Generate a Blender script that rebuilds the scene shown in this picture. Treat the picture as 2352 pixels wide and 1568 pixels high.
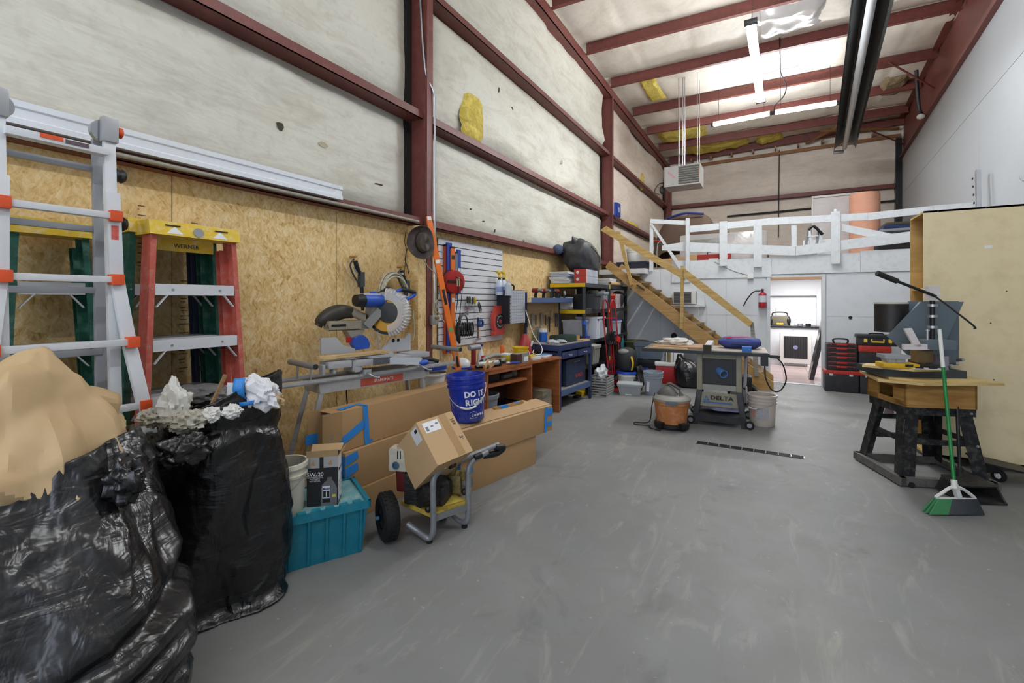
import bpy, bmesh, math, random
from mathutils import Vector as V, Matrix as Mx, Euler, noise
for _o in list(bpy.data.objects): bpy.data.objects.remove(_o)
SC = bpy.context.scene
COL = SC.collection
R = math.radians
PI = math.pi
rnd = random.Random(7)

# ---------------------------------------------------------------- camera
cam_d = bpy.data.cameras.new('camera'); cam = bpy.data.objects.new('camera', cam_d); COL.objects.link(cam)
cam.location = (0, 0, 1.5); cam.rotation_euler = (R(90), 0, R(29.7))
cam_d.sensor_width = 36; cam_d.lens = 16.0
cam_d.shift_y = -94/2352; cam_d.clip_start = .05
SC.camera = cam
# ---------------------------------------------------------------- world, daylight through the open end behind, exposure
W = bpy.data.worlds.new('world'); SC.world = W; W.use_nodes = True
W.node_tree.nodes['Background'].inputs[0].default_value = (.80, .88, 1, 1)
W.node_tree.nodes['Background'].inputs[1].default_value = 2.45
SC.view_settings.view_transform = 'Standard'; SC.view_settings.look = 'None'
SC.view_settings.gamma = 1; SC.view_settings.exposure = 0.30
try: SC.view_settings.use_curve_mapping = False
except Exception: pass

SC.cycles.max_bounces = 4; SC.cycles.diffuse_bounces = 4; SC.cycles.glossy_bounces = 2; SC.cycles.transmission_bounces = 2; SC.cycles.transparent_max_bounces = 6
SC.cycles.use_light_tree = False; SC.cycles.caustics_reflective = False; SC.cycles.caustics_refractive = False

def area(name, loc, size, power, rot=(0,0,0), col=(1,1,1)):
    d = bpy.data.lights.new(name, 'AREA'); d.shape = 'RECTANGLE'; d.size, d.size_y = size; d.energy = power; d.color = col
    o = bpy.data.objects.new(name, d); COL.objects.link(o); o.location = loc; o.rotation_euler = rot
    return o

# ---------------------------------------------------------------- materials
def hx(h):
    h = h.lstrip('#'); v = [int(h[i:i+2], 16)/255 for i in (0, 2, 4)]
    return tuple((a/12.92 if a <= .04045 else ((a+.055)/1.055)**2.4) for a in v)
MATS = {}
class NT:
    def __init__(s, name):
        s.m = bpy.data.materials.new(name); s.m.use_nodes = True; s.t = s.m.node_tree
        s.b = s.t.nodes['Principled BSDF']; s.out = s.t.nodes['Material Output']
        s.tc = None
    def n(s, typ, ins=None, **kw):
        nd = s.t.nodes.new('ShaderNode'+typ)
        for k, v in kw.items(): setattr(nd, k, v)
        for k, v in (ins or {}).items():
            if isinstance(v, bpy.types.NodeSocket): s.t.links.new(v, nd.inputs[k])
            else: nd.inputs[k].default_value = v
        return nd
    def co(s, scale=(1,1,1), rot=(0,0,0)):
        if not s.tc: s.tc = s.t.nodes.new('ShaderNodeTexCoord')
        return s.n('Mapping', {0: s.tc.outputs['Object'], 'Scale': scale, 'Rotation': rot}).outputs[0]
    def noise(s, vec, scale, detail=4, rough=.55, dist=0):
        return s.n('TexNoise', {'Vector': vec, 'Scale': scale, 'Detail': detail, 'Roughness': rough, 'Distortion': dist})
    def ramp(s, fac, stops):
        r = s.n('ValToRGB', {0: fac}); e = r.color_ramp.elements
        while len(e) < len(stops): e.new(.5)
        for i, (p, c) in enumerate(stops):
            e[i].position = p; e[i].color = (c if len(c) == 4 else (*c, 1))
        return r.outputs[0]
    def mix(s, fac, a, b, mode='MIX'):
        m = s.n('Mix', data_type='RGBA', blend_type=mode)
        for k, v in ((0, fac), (6, a), (7, b)):
            if isinstance(v, bpy.types.NodeSocket): s.t.links.new(v, m.inputs[k])
            else: m.inputs[k].default_value = v if k == 0 else ((*v, 1) if len(v) == 3 else v)
        return m.outputs[2]
    def set(s, k, v):
        if isinstance(v, bpy.types.NodeSocket): s.t.links.new(v, s.b.inputs[k])
        else: s.b.inputs[k].default_value = v if not (isinstance(v, tuple) and len(v) == 3) else (*v, 1)
    def bump(s, h, strength=.3, dist=.01):
        b = s.n('Bump', {'Height': h, 'Strength': strength, 'Distance': dist}); s.set('Normal', b.outputs[0])

def mat(name, col, rough=.5, metal=0, var=.10, vs=6, bump=0, bs=60, alpha=1, trans=0, emit=0, dirt=None, da=.5, spec=.5, coat=0):
    if name in MATS: return MATS[name]
    if isinstance(col, str): col = hx(col)
    t = NT(name); co = t.co()
    a = tuple(min(1, x*(1-var)) for x in col); b = tuple(min(1, x*(1+var)) for x in col)
    nz = t.noise(co, vs, 2)
    c = t.mix(nz.outputs[0], a, b)
    if dirt:
        d = hx(dirt) if isinstance(dirt, str) else dirt
        n2 = t.noise(co, vs*2.3, 4, .65)
        f = t.ramp(n2.outputs[0], [(.48, (0,0,0)), (.72, (da,da,da))])
        c = t.mix(f, c, d)
    t.set('Base Color', c); t.set('Metallic', metal); t.set('Specular IOR Level', spec)
    rr = t.n('MapRange', {0: nz.outputs[0], 3: max(0, rough-.08), 4: min(1, rough+.08)})
    t.set('Roughness', rr.outputs[0])
    if bump > .12: t.bump(t.noise(co, bs, 1).outputs[0], bump, .004)
    if trans: t.set('Transmission Weight', trans); t.set('IOR', 1.25)
    if alpha < 1: t.set('Alpha', alpha)
    if coat: t.set('Coat Weight', coat)
    if emit: t.set('Emission Color', tuple(col)); t.set('Emission Strength', emit)
    MATS[name] = t.m
    return t.m

# ---------------------------------------------------------------- mesh building
def sm(pts, k=6, closed=False):
    """Catmull-Rom through the points."""
    P = [V(p) for p in pts]; n = len(P); out = []
    rng = range(n) if closed else range(n-1)
    for i in rng:
        p0 = P[i-1] if (closed or i > 0) else P[0]*2-P[1]
        p1 = P[i]; p2 = P[(i+1) % n]
        p3 = P[(i+2) % n] if (closed or i+2 < n) else p2*2-p1
        for j in range(k):
            t = j/k
            out.append(.5*((2*p1)+(p2-p0)*t+(2*p0-5*p1+4*p2-p3)*t*t+(3*p1-p0-3*p2+p3)*t**3))
    if not closed: out.append(P[-1])
    return out

class Mb:
    def __init__(s): s.bm = bmesh.new()
    def add(s, vs, fs):
        v = [s.bm.verts.new(p) for p in vs]
        for f in fs:
            try: s.bm.faces.new([v[i] for i in f])
            except ValueError: pass
        return s
    def box(s, c, d, r=None, bev=0):
        hx_, hy, hz = d[0]/2, d[1]/2, d[2]/2
        m = (Euler(r).to_matrix() if r is not None and not isinstance(r, Mx) else (r.to_3x3() if r is not None else Mx.Identity(3)))
        c = V(c)
        if bev <= 0:
            vs = [c+m @ V((x, y, z)) for x in (-hx_, hx_) for y in (-hy, hy) for z in (-hz, hz)]
            s.add(vs, [(0,1,3,2), (4,6,7,5), (0,4,5,1), (2,3,7,6), (0,2,6,4), (1,5,7,3)])
        else:
            b = min(bev, hx_*.95, hy*.95, hz*.95); t = bmesh.new()
            bmesh.ops.create_cube(t, size=1); bmesh.ops.scale(t, vec=(d[0], d[1], d[2]), verts=t.verts)
            bmesh.ops.bevel(t, geom=t.edges[:], offset=b, segments=2, affect='EDGES', profile=.7)
            t.verts.index_update()
            s.add([c+m @ v.co for v in t.verts], [[v.index for v in f.verts] for f in t.faces]); t.free()
        return s
    def bx(s, lo, hi, bev=0):
        return s.box([(a+b)/2 for a, b in zip(lo, hi)], [abs(b-a) for a, b in zip(lo, hi)], None, bev)
    def cyl(s, a, b, r, r2=None, n=16, cap=True):
        a, b = V(a), V(b); r2 = r if r2 is None else r2
        d = (b-a).normalized(); u = d.orthogonal().normalized(); w = d.cross(u)
        vs = []
        for p, q in ((a, r), (b, r2)):
            for i in range(n):
                t = 2*PI*i/n; vs.append(p+(u*math.cos(t)+w*math.sin(t))*q)
        fs = [(i, (i+1) % n, n+(i+1) % n, n+i) for i in range(n)]
        if cap: fs += [tuple(range(n-1, -1, -1)), tuple(range(n, 2*n))]
        return s.add(vs, fs)
    def tube(s, pts, r, n=8, closed=False, flat=1.0):
        P = [V(p) for p in pts]; N = len(P)
        if N < 2: return s
        rad = r if callable(r) else (lambda t: r)
        T = []
        for i in range(N):
            a = P[i-1] if (i > 0 or closed) else P[0]; b = P[(i+1) % N] if (i < N-1 or closed) else P[-1]
            d = b-a; T.append(d.normalized() if d.length > 1e-9 else V((0,0,1)))
        u = T[0].orthogonal().normalized(); vs = []
        for i in range(N):
            u = (u-T[i]*u.dot(T[i]))
            u = u.normalized() if u.length > 1e-6 else T[i].orthogonal().normalized()
            w = T[i].cross(u); q = rad(i/max(1, N-1))
            for j in range(n):
                t = 2*PI*j/n; vs.append(P[i]+(u*math.cos(t)+w*math.sin(t)*flat)*q)
        fs = []
        for i in range(N if closed else N-1):
            for j in range(n):
                k = (i+1) % N; fs.append((i*n+j, i*n+(j+1) % n, k*n+(j+1) % n, k*n+j))
        if not closed: fs += [tuple(range(n-1, -1, -1)), tuple(range((N-1)*n, N*n))]
        return s.add(vs, fs)
    def lathe(s, prof, o=(0,0,0), n=24, axis=(0,0,1), cap=True):
        d = V(axis).normalized(); u = d.orthogonal().normalized()
        if abs(d.z) > .99: u = V((1,0,0))
        w = d.cross(u); o = V(o); vs = []
        for r, h in prof:
            for j in range(n):
                t = 2*PI*j/n; vs.append(o+d*h+(u*math.cos(t)+w*math.sin(t))*max(r, 1e-4))
        fs = []; m = len(prof)
        for i in range(m-1):
            for j in range(n): fs.append((i*n+j, i*n+(j+1) % n, (i+1)*n+(j+1) % n, (i+1)*n+j))
        if cap: fs += [tuple(range(n-1, -1, -1)), tuple(range((m-1)*n, m*n))]
        return s.add(vs, fs)
    def prism(s, poly, o, U, Wv, t):
        """polygon (x,y) in plane o+U*x+W*y, extruded by t along U x W"""
        o, U, Wv = V(o), V(U).normalized(), V(Wv).normalized(); N = U.cross(Wv)
        n = len(poly)
        vs = [o+U*x+Wv*y for x, y in poly]+[o+U*x+Wv*y+N*t for x, y in poly]
        fs = [tuple(range(n-1, -1, -1)), tuple(range(n, 2*n))]+[(i, (i+1) % n, n+(i+1) % n, n+i) for i in range(n)]
        return s.add(vs, fs)
    def sph(s, c, r, n=16, m=10, sc=(1,1,1), rot=None):
        c = V(c); M = Euler(rot).to_matrix() if rot else Mx.Identity(3); vs = []
        for i in range(m+1):
            a = PI*i/m
            for j in range(n):
                b = 2*PI*j/n
                vs.append(c+M @ V((r*sc[0]*math.sin(a)*math.cos(b), r*sc[1]*math.sin(a)*math.sin(b), r*sc[2]*math.cos(a))))
        fs = [(i*n+j, (i+1)*n+j, (i+1)*n+(j+1) % n, i*n+(j+1) % n) for i in range(m) for j in range(n)]
        s.add(vs, fs); return s
    def grid(s, fn, nu, nv, wrap=False):
        """surface fn(u,v), u,v in 0..1"""
        U = nu if wrap else nu+1
        vs = [V(fn(i/nu, j/nv)) for j in range(nv+1) for i in range(U)]
        fs = [(j*U+i, j*U+(i+1) % U, (j+1)*U+(i+1) % U, (j+1)*U+i) for j in range(nv) for i in range(nu)]
        return s.add(vs, fs)
    def beam(s, a, b, w, h, up=(0,0,1), bev=0):
        """bar from a to b, w across, h along 'up'"""
        a, b = V(a), V(b); d = (b-a); L = d.length; d.normalize()
        z = V(up)-d*V(up).dot(d); z.normalize(); y = z.cross(d)
        M = Mx((d, y, z)).transposed()
        return s.box((a+b)/2, (L, w, h), M, bev)
    def o(s, name, m, parent=None, smooth=True, ang=38, label=None, kind=None, merge=False, solid=0):
        if merge: bmesh.ops.remove_doubles(s.bm, verts=s.bm.verts, dist=1e-5)
        bmesh.ops.recalc_face_normals(s.bm, faces=s.bm.faces)
        if smooth:
            lim = R(ang)
            for f in s.bm.faces: f.smooth = True
            for e in s.bm.edges:
                if len(e.link_faces) == 2 and e.calc_face_angle(0) > lim: e.smooth = False
        me = bpy.data.meshes.new(name); s.bm.to_mesh(me); s.bm.free()
        me.materials.append(m)
        ob = bpy.data.objects.new(name, me); COL.objects.link(ob)
        if parent: ob.parent = parent
        if label: ob['label'] = label
        if kind: ob['kind'] = kind
        if solid:
            md = ob.modifiers.new('thickness', 'SOLIDIFY'); md.thickness = solid; md.offset = 0
        return ob

def tag(o, label, cat, group=None):
    o['label'] = label; o['category'] = cat
    if group: o['group'] = group
    return o
def thing(name, label, cat, loc=(0,0,0), rz=0, group=None, rot=None):
    o = bpy.data.objects.new(name, None); COL.objects.link(o); o.empty_display_size = .05
    o.location = loc; o.rotation_euler = rot if rot else (0, 0, rz)
    return tag(o, label, cat, group)
def struct(o): o['kind'] = 'structure'; return o
def put(o, loc, rz=0, rot=None):
    o.location = loc; o.rotation_euler = rot if rot else (0, 0, rz); return o
def dup(root, loc, rz=None, label=None, rot=None):
    r = root.copy(); COL.objects.link(r); r.location = loc
    if rz is not None: r.rotation_euler = (0, 0, rz)
    if rot is not None: r.rotation_euler = rot
    if label: r['label'] = label
    for ch in list(root.children):
        c_ = ch.copy(); COL.objects.link(c_); c_.parent = r
        for g in list(ch.children):
            d_ = g.copy(); COL.objects.link(d_); d_.parent = c_
    return r
def text(s_, size, m, parent, loc, U, Wv, ext=.0006, name='lettering', align='CENTER', xs=1, bold=0, label=None):
    """flat lettering: U reading direction, W up"""
    cu = bpy.data.curves.new('t', 'FONT'); cu.body = s_; cu.size = size; cu.extrude = ext; cu.align_x = align; cu.align_y = 'CENTER'
    cu.resolution_u = 2; cu.offset = bold
    t = bpy.data.objects.new('t', cu); me = bpy.data.meshes.new_from_object(t)
    bpy.data.objects.remove(t); bpy.data.curves.remove(cu)
    U, Wv = V(U).normalized(), V(Wv).normalized(); N = U.cross(Wv)
    M = Mx((U*xs, Wv, N)).transposed().to_4x4(); M.translation = V(loc)
    me.transform(M); me.materials.clear(); me.materials.append(m); me.name = name
    o = bpy.data.objects.new(name, me); COL.objects.link(o); o.parent = parent
    if label: o['label'] = label
    return o
def fbm(p, o=4):
    return noise.fractal(V(p), 1.0, 2.0, o)
def plate(self, pts, t):
    P = [V(p) for p in pts]; n = len(P)
    N = V((0,0,0))
    for i in range(n): N += (P[i]-P[0]).cross(P[(i+1) % n]-P[0])
    N.normalize()
    return self.add([p-N*t/2 for p in P]+[p+N*t/2 for p in P], [tuple(range(n-1, -1, -1)), tuple(range(n, 2*n))]+[(i, (i+1) % n, n+(i+1) % n, n+i) for i in range(n)])
Mb.plate = plate
def rm(x, y, z, seed=0, o=3): return noise.ridged_multi_fractal(V((x+seed*3.7, y-seed*1.9, z+seed)), .9, 2.1, o, 1.0, 2.0)
def vor(p, f, seed=0):
    d, _ = noise.voronoi(V((p[0]*f+seed*3.1, p[1]*f-seed, p[2]*f+seed*.7)), distance_metric='DISTANCE', exponent=2.5); return d[0]
def crumple(c, r, sc=(1,1,1), seed=0, amp=.35, f=1.6, n=44, m=28, rot=(0,0,0)):
    """crumpled lump with creased facets"""
    b = Mb(); c = V(c); E = Euler(rot).to_matrix()
    def fn(u, v):
        a, t = 2*PI*u, PI*min(max(v, .002), .998)
        d = V((math.sin(t)*math.cos(a), math.sin(t)*math.sin(a), math.cos(t)))
        k = .86+amp*1.1*(vor(d, f, seed)-.25)+amp*.35*(vor(d, f*2.3, seed+1)-.25)+amp*.6*fbm((d.x*1.3+seed, d.y*1.3, d.z*1.3), 2)
        p = d*r*k
        return c+E @ V((p.x*sc[0], p.y*sc[1], p.z*sc[2]))
    return b.grid(fn, n, m, wrap=True)
def bucket(name, label, loc, rb, rt, h, m, rz=0, group=None, ribs=2, bail=True, rot=None, lid=None, handle=None, bail_a=0, drop=.12, wire=None):
    t = thing(name, label, 'bucket', loc, rz, group, rot)
    dr = (rt-rb)/h; rr = lambda z: rb+dr*z
    prof = [(0, 0), (rb*.96, 0), (rb, .008), (rr(h*.72), h*.72)]
    z = h*.72
    for k in range(ribs):
        prof += [(rr(z)+.010, z+.002), (rr(z)+.012, z+.016), (rr(z)+.002, z+.018), (rr(z)+.002, z+.032)]; z += .036
    prof += [(rr(h)+.001, h-.028), (rr(h)+.010, h-.026), (rr(h)+.010, h-.002), (rr(h)+.004, h), (rr(h)-.004, h-.001), (rr(h)-.006, h-.02), (rb-.006, .01), (0, .01)]
    Mb().lathe(prof, n=40, cap=False).o('body', m, t)
    if lid: Mb().lathe([(0, h-.012), (rr(h)-.01, h-.012), (rr(h)-.008, h+.008), (rr(h)+.014, h+.01), (rr(h)+.016, h-.03), (rr(h)+.011, h-.03)], n=40, cap=False).o('lid', lid, t)
    if bail:
        R1 = rr(h*.8)+.014; pts = []
        for k in range(17):
            a = PI*k/16; pts.append((math.cos(a)*R1, -math.sin(a)*R1*.95-.006 if True else 0, h*.78-math.sin(a)*drop))
        pts = [Mx.Rotation(bail_a, 3, 'Z') @ V(p) for p in pts]
        b_ = Mb().tube(pts, .0028, 6).o('bail', wire or STEEL, t)
        Mb().tube(pts[6:11], .009, 8).o('grip', handle or WHITEPL, b_)
    return t

# ================================================================ STRUCTURE
def m_osb():
    t = NT('oriented strand board'); co = t.co()
    w = t.noise(co, 7, 2)
    warped = t.mix(.06, co, w.outputs[1], 'ADD')
    cols = None; hts = None
    for i, sc_ in enumerate((16, 27)):
        vo = t.n('TexVoronoi', {'Vector': warped, 'Scale': sc_, 'Randomness': 1})
        sep = t.n('SeparateColor', {0: vo.outputs['Color']})
        ang = t.n('MapRange', {0: sep.outputs[0], 3: -1.0, 4: 1.0})
        rot = t.n('VectorRotate', {'Vector': co, 'Angle': ang.outputs[0]}, rotation_type='X_AXIS')
        st = t.n('Mapping', {0: rot.outputs[0], 'Scale': (4, 42, 5)})
        nz = t.noise(st.outputs[0], 1.6, 2, .6)
        sg = t.n('Math', {0: sep.outputs[1], 1: .20}, operation='MULTIPLY'); v = t.n('Math', {0: nz.outputs[0], 1: sg.outputs[0]}, operation='ADD')
        h = t.n('Math', {0: v.outputs[0], 1: .83}, operation='MULTIPLY').outputs[0]
        hts = h if hts is None else t.n('Math', {0: hts, 1: h}, operation='ADD').outputs[0]
    hts = t.n('Math', {0: hts, 1: .5}, operation='MULTIPLY').outputs[0]
    c = t.ramp(hts, [(.29, hx('#9a733a')), (.41, hx('#d4ae6c')), (.52, hx('#e8c88d')), (.66, hx('#f4e2b8'))])
    big = t.noise(co, 1.2, 3)
    c = t.mix(t.ramp(big.outputs[0], [(.35, (0,0,0)), (.7, (.35,.35,.35))]), c, hx('#d3b884'))
    st2 = t.noise(t.co((1, 2.2, .55)), 2.0, 3, .6)
    c = t.mix(t.ramp(st2.outputs[0], [(.6, (0,0,0)), (.8, (.5,.5,.5))]), c, hx('#9b948a'))
    t.set('Base Color', c); t.set('Roughness', .62)
    return t.m
def m_insul(name, base, grime, amt=.55, tears=True):
    t = NT(name); co = t.co()
    a = t.noise(co, .9, 3, .62, .4); b = t.noise(t.co((.6, .6, 2.2), (0, .5, .3)), 2.6, 5, .7, .6); f = t.noise(co, 14, 3, .6)
    c = t.mix(t.ramp(a.outputs[0], [(.3, (0,0,0)), (.75, (1,1,1))]), hx(base), tuple(x*.86 for x in hx(base)))
    c = t.mix(t.ramp(b.outputs[0], [(.46, (0,0,0)), (.74, (amt,)*3)]), c, hx(grime))
    c = t.mix(t.ramp(f.outputs[0], [(.52, (0,0,0)), (.8, (amt*.55,)*3)]), c, hx(grime))
    t.set('Base Color', c); t.set('Roughness', .55)
    w = t.noise(t.co((1, .5, 1.6)), 5, 3, .6)
    t.bump(w.outputs[0], .35, .03)
    return t.m
def m_floor():
    t = NT('concrete floor'); co = t.co()
    a = t.noise(co, .55, 3, .6, .3); b = t.noise(co, 3.5, 5, .68, .5); s_ = t.noise(t.co((1, .25, 1), (0, 0, .6)), 5, 4, .7, 1.5)
    c = t.ramp(a.outputs[0], [(.3, hx('#6c6d71')), (.52, hx('#7e7f80')), (.75, hx('#8e8e8b'))])
    c = t.mix(t.ramp(b.outputs[0], [(.35, (.0,.0,.0)), (.7, (.5,.5,.5))]), c, hx('#7a7873'))
    c = t.mix(t.ramp(s_.outputs[0], [(.56, (0,0,0)), (.78, (.6,.6,.6))]), c, hx('#a5a39b'))
    sp = t.noise(co, 26, 1, .5); c = t.mix(t.ramp(sp.outputs[0], [(.735, (0,0,0)), (.80, (.4,.4,.4))]), c, hx('#b4b2a6'))
    dk = t.noise(co, 1.7, 4, .7, .8); c = t.mix(t.ramp(dk.outputs[0], [(.58, (0,0,0)), (.78, (.6,.6,.6))]), c, hx('#4c4d50'))
    t.set('Base Color', c)
    t.set('Roughness', t.n('MapRange', {0: b.outputs[0], 3: .42, 4: .72}).outputs[0])
    pass
    return t.m
def m_fluff(name, c1, c2):
    t = NT(name); co = t.co(); a = t.noise(co, 9, 4, .75, 1.0)
    t.set('Base Color', t.ramp(a.outputs[0], [(.3, hx(c2)), (.62, hx(c1))])); t.set('Roughness', .95); t.bump(a.outputs[0], .9, .03)
    return t.m
def m_wood(name, c1, c2, scale=(1, 14, 14), s_=3, rough=.5):
    t = NT(name); co = t.co(scale); a = t.noise(co, s_, 3, .6, .8); k = t.noise(t.co(), 5, 2)
    c = t.ramp(a.outputs[0], [(.3, hx(c2)), (.65, hx(c1))]); c = t.mix(t.ramp(k.outputs[0], [(.62, (0,0,0)), (.75, (.35,.35,.35))]), c, hx(c2))
    t.set('Base Color', c); t.set('Roughness', rough)
    return t.m
OSB = m_osb(); INS = m_insul('grimy white vinyl insulation', '#dbd9cc', '#a3967f', .5); INSB = m_insul('tan faded insulation', '#ece0d2', '#b8a792', .45)
INSC = m_insul('ceiling insulation vinyl', '#e4dccf', '#ab9a84', .4)
FLOOR = m_floor(); YEL = m_fluff('yellow fibreglass', '#e3cf6a', '#b39a3c')
IRON = mat('red oxide steel', '#6e3a34', .5, 0, .22, 5, .1, 40, dirt='#8b5a50', da=.35)
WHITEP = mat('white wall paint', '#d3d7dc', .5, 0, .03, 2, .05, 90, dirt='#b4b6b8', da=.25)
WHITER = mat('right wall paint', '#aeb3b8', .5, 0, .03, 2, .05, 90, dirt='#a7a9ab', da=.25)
WHITEW = mat('white painted lumber', '#d3d7da', .5, 0, .05, 6, .1, 50, dirt='#a9aaa8', da=.35)
FOILV = mat('silvery clear plastic vapour sheet', '#c9c6c4', .22, .25, .10, 7, .6, 14)
STEEL = mat('galvanised steel', '#b9bcc0', .38, .85, .10, 9, .05, 80)
ALU = mat('brushed aluminium', '#c3c7cc', .36, .7, .08, 12, .05, 120)
BLACKP = mat('black plastic', '#131314', .45, 0, .2, 8, .05, 90)
DKSTEEL = mat('dark painted steel', '#26272a', .45, .2, .25, 8, .1, 60, dirt='#5b5a57', da=.4)
WHITEPL = mat('white plastic', '#dcdcd8', .4, 0, .05, 6)
RUBBER = mat('black rubber', '#101010', .8, 0, .2, 14, .3, 90)

XL, XW, YB = -3.28, -3.2, 16.5
def xr(y): return 3.168-.0629*(16.5-y)        # the right-hand wall is slightly splayed
Y0 = -5.0

fl_ = Mb().bx((XL-.3, Y0, -.15), (4.2, 17, 0)).o('floor', FLOOR); struct(fl_)
# ---- left wall
wl = Mb().bx((XL-.14, Y0, 0), (XL-.08, YB+.1, 6.6)).o('wall_left', mat('wall cladding', '#b9b3a4', .6)); struct(wl)
COLS = (-2.6, 3.64, 9.83, 16.45)
def bulge(y0, y1, z0, z1, seed, m, amp=.06, x=XL, ny=46, nz=14):
    def fn(u, v):
        y = y0+(y1-y0)*u; z = z0+(z1-z0)*v
        e = min(1, min(u*(y1-y0), (1-u)*(y1-y0))/.25)*min(1, min(v, 1-v)*(z1-z0)/.16)
        b = amp*e*(.55+.9*fbm((y*.5+seed, z*.8, seed)))
        w = .016*e*noise.ridged_multi_fractal(V((y*1.6+z*1.1+seed, z*2.4-y*.35, seed*1.7)), .9, 2.1, 3, 1, 2)
        return (x+b+w-.035*(1-e), y, z)
    return Mb().grid(fn, ny, nz).o('insulation_panel', m, wl, ang=80)
GZ = ((2.30, .08), (3.39, .08), (4.73, .08))   # girt centre heights
for i in range(3):
    a, b = COLS[i]+.03, COLS[i+1]-.05
    bands = ((2.26, 3.40), (3.42, 4.74), (4.76, 6.12))
    for k, (z0, z1) in enumerate(bands):
        bulge(a, b, z0, z1, i*3.1+k*1.7, INS if i < 2 else INSB, .05+.03*k, ny=70 if i < 2 else 40)
    if i == 2: bulge(a, b, 2.0, 2.3, 9, INSB)
    for zc, hh in GZ:
        g = Mb(); y0, y1 = a-.02, b+.0
        g.bx((XL+.01, y0, zc-hh/2), (XL+.016, y1, zc+hh/2)); g.bx((XL, y0, zc-.035), (-3.10, y1, zc-.028))
        g.bx((-3.108, y0, zc-.035), (-3.10, y1, zc+.045)); g.o('girt', IRON, wl)
for i, yc in enumerate(COLS):
    c_ = Mb()
    xb, xt = (-3.05, -3.04)
    for y in (yc-.004,):
        c_.add([(XL-.05, y-.004, 0), (xb, y-.004, 0), (xt, y-.004, 6.0), (XL-.05, y-.004, 6.0), (XL-.05, y+.004, 0), (xb, y+.004, 0), (xt, y+.004, 6.0), (XL-.05, y+.004, 6.0)],
               [(0,1,2,3), (7,6,5,4), (0,4,5,1), (3,2,6,7)])
    c_.beam((xb, yc-.045, 0), (xt, yc-.045, 6.02), .11, .012, (1,0,0)) if False else None
    c_.add([(xb, yc-.045, 0), (xb, yc+.045, 0), (xt, yc+.045, 6.0), (xt, yc-.045, 6.0), (xb-.012, yc-.045, 0), (xb-.012, yc+.045, 0), (xt-.012, yc+.045, 6.0), (xt-.012, yc-.045, 6.0)],
           [(0,1,2,3), (7,6,5,4), (0,3,7,4), (1,5,6,2), (3,2,6,7)])
    c_.o('column', IRON, wl)
    g = Mb().bx((XL-.02, yc-.12, 0 if i != 2 else 2.2), (XL-.005, yc+.06, 6.0)).o('painted_gap_shade', mat('painted shade behind column', '#171310', .9), wl)  # near-black sheet paints in the shade of the gap beside the column
# osb sheets
y = -2.266
seams = [-2.266, -1.046, .174, 1.394, 2.614, 3.60]
for a, b in zip(seams[:-1], seams[1:]):
    Mb().bx((-3.215, a+.002, 0), (-3.2, b-.002, 2.272)).o('strand_board', OSB, wl, False)
for a, b in ((3.70, 5.06), (5.064, 6.28), (6.284, 7.5), (7.504, 8.72), (8.724, 9.6)):
    Mb().bx((-3.235, a, 0), (-3.22, b, 2.272)).o('strand_board', OSB, wl, False)
Mb().bx((-3.2, 3.47, 0), (-3.055, 3.592, 2.25)).o('strand_board_batten', OSB, wl, False)
# lettering stamps and nail lines printed on the strand board
STAMP = mat('faded ink stamp', '#5c4a33', .8)
for yy, zz, n, w in ((1.22, 2.05, 7, .05), (1.50, 1.99, 3, .07), (1.43, 1.35, 6, .06), (3.45, 1.45, 9, .05), (1.44, 1.62, 5, .06)):
    s_ = Mb()
    for k in range(n):
        z = zz-k*.055
        s_.bx((-3.2, yy, z), (-3.1994, yy+w*(.5+.5*rnd.random()), z+.006)); s_.bx((-3.2, yy, z-.02), (-3.1994, yy+w*rnd.random(), z-.016))
    s_.o('ink_stamp', STAMP, wl, False)
Mb().bx((-3.2, 1.391, 1.9), (-3.199, 1.396, 2.27)).o('seam_line', STAMP, wl, False)
# torn and patched spots in the insulation
TEAR = mat('dark tear', '#4a4230', .9)
def patch(y, z, dy, dz, m, name, x=-3.235, seed=0, t=.02, n=18, parent=None):
    p = []
    for k in range(n):
        a = 2*PI*k/n; r = 1+.18*fbm((math.cos(a)*2+seed, math.sin(a)*2, seed)); sq = 1/max(abs(math.cos(a)), abs(math.sin(a)))**.6
        p.append((y+dy*math.cos(a)*r*sq, z+dz*math.sin(a)*r*sq))
    b = Mb(); c0 = V((x+t, y, z))
    ring = [V((x-.03, q[0], q[1])) for q in p]; mid = [V((x+t*.8, y+(q[0]-y)*.75, z+(q[1]-z)*.8)) for q in p]
    b.add(ring+mid+[c0], [(k, (k+1) % n, n+(k+1) % n, n+k) for k in range(n)]+[(n+k, n+(k+1) % n, 2*n) for k in range(n)])
    return b.o(name, m, parent or wl, ang=80)
patch(4.66, 3.80, .25, .27, YEL, 'fibreglass_patch', -3.2, 1)
patch(4.64, 3.56, .22, .13, YEL, 'fibreglass_patch', -3.2, 2)
patch(13.1, 4.9, .22, .25, YEL, 'fibreglass_patch', -3.2, 3)
patch(12.2, 3.5, .6, .08, YEL, 'fibreglass_patch', -3.2, 4)
TORN = ((-3.230,2.110,2.814), (-3.230,2.480,2.786), (-3.230,3.106,2.594), (-3.230,5.235,4.335), (-3.230,7.476,3.947), (-3.230,5.588,4.217), (-3.230,1.895,2.447), (-3.230,0.933,2.464), (-3.230,4.915,2.522), (-3.230,4.622,2.628), (-3.230,5.191,2.435), (-3.230,6.046,2.398))
panels_ = [o for o in wl.children if o.name.startswith('insulation_panel')]
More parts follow.
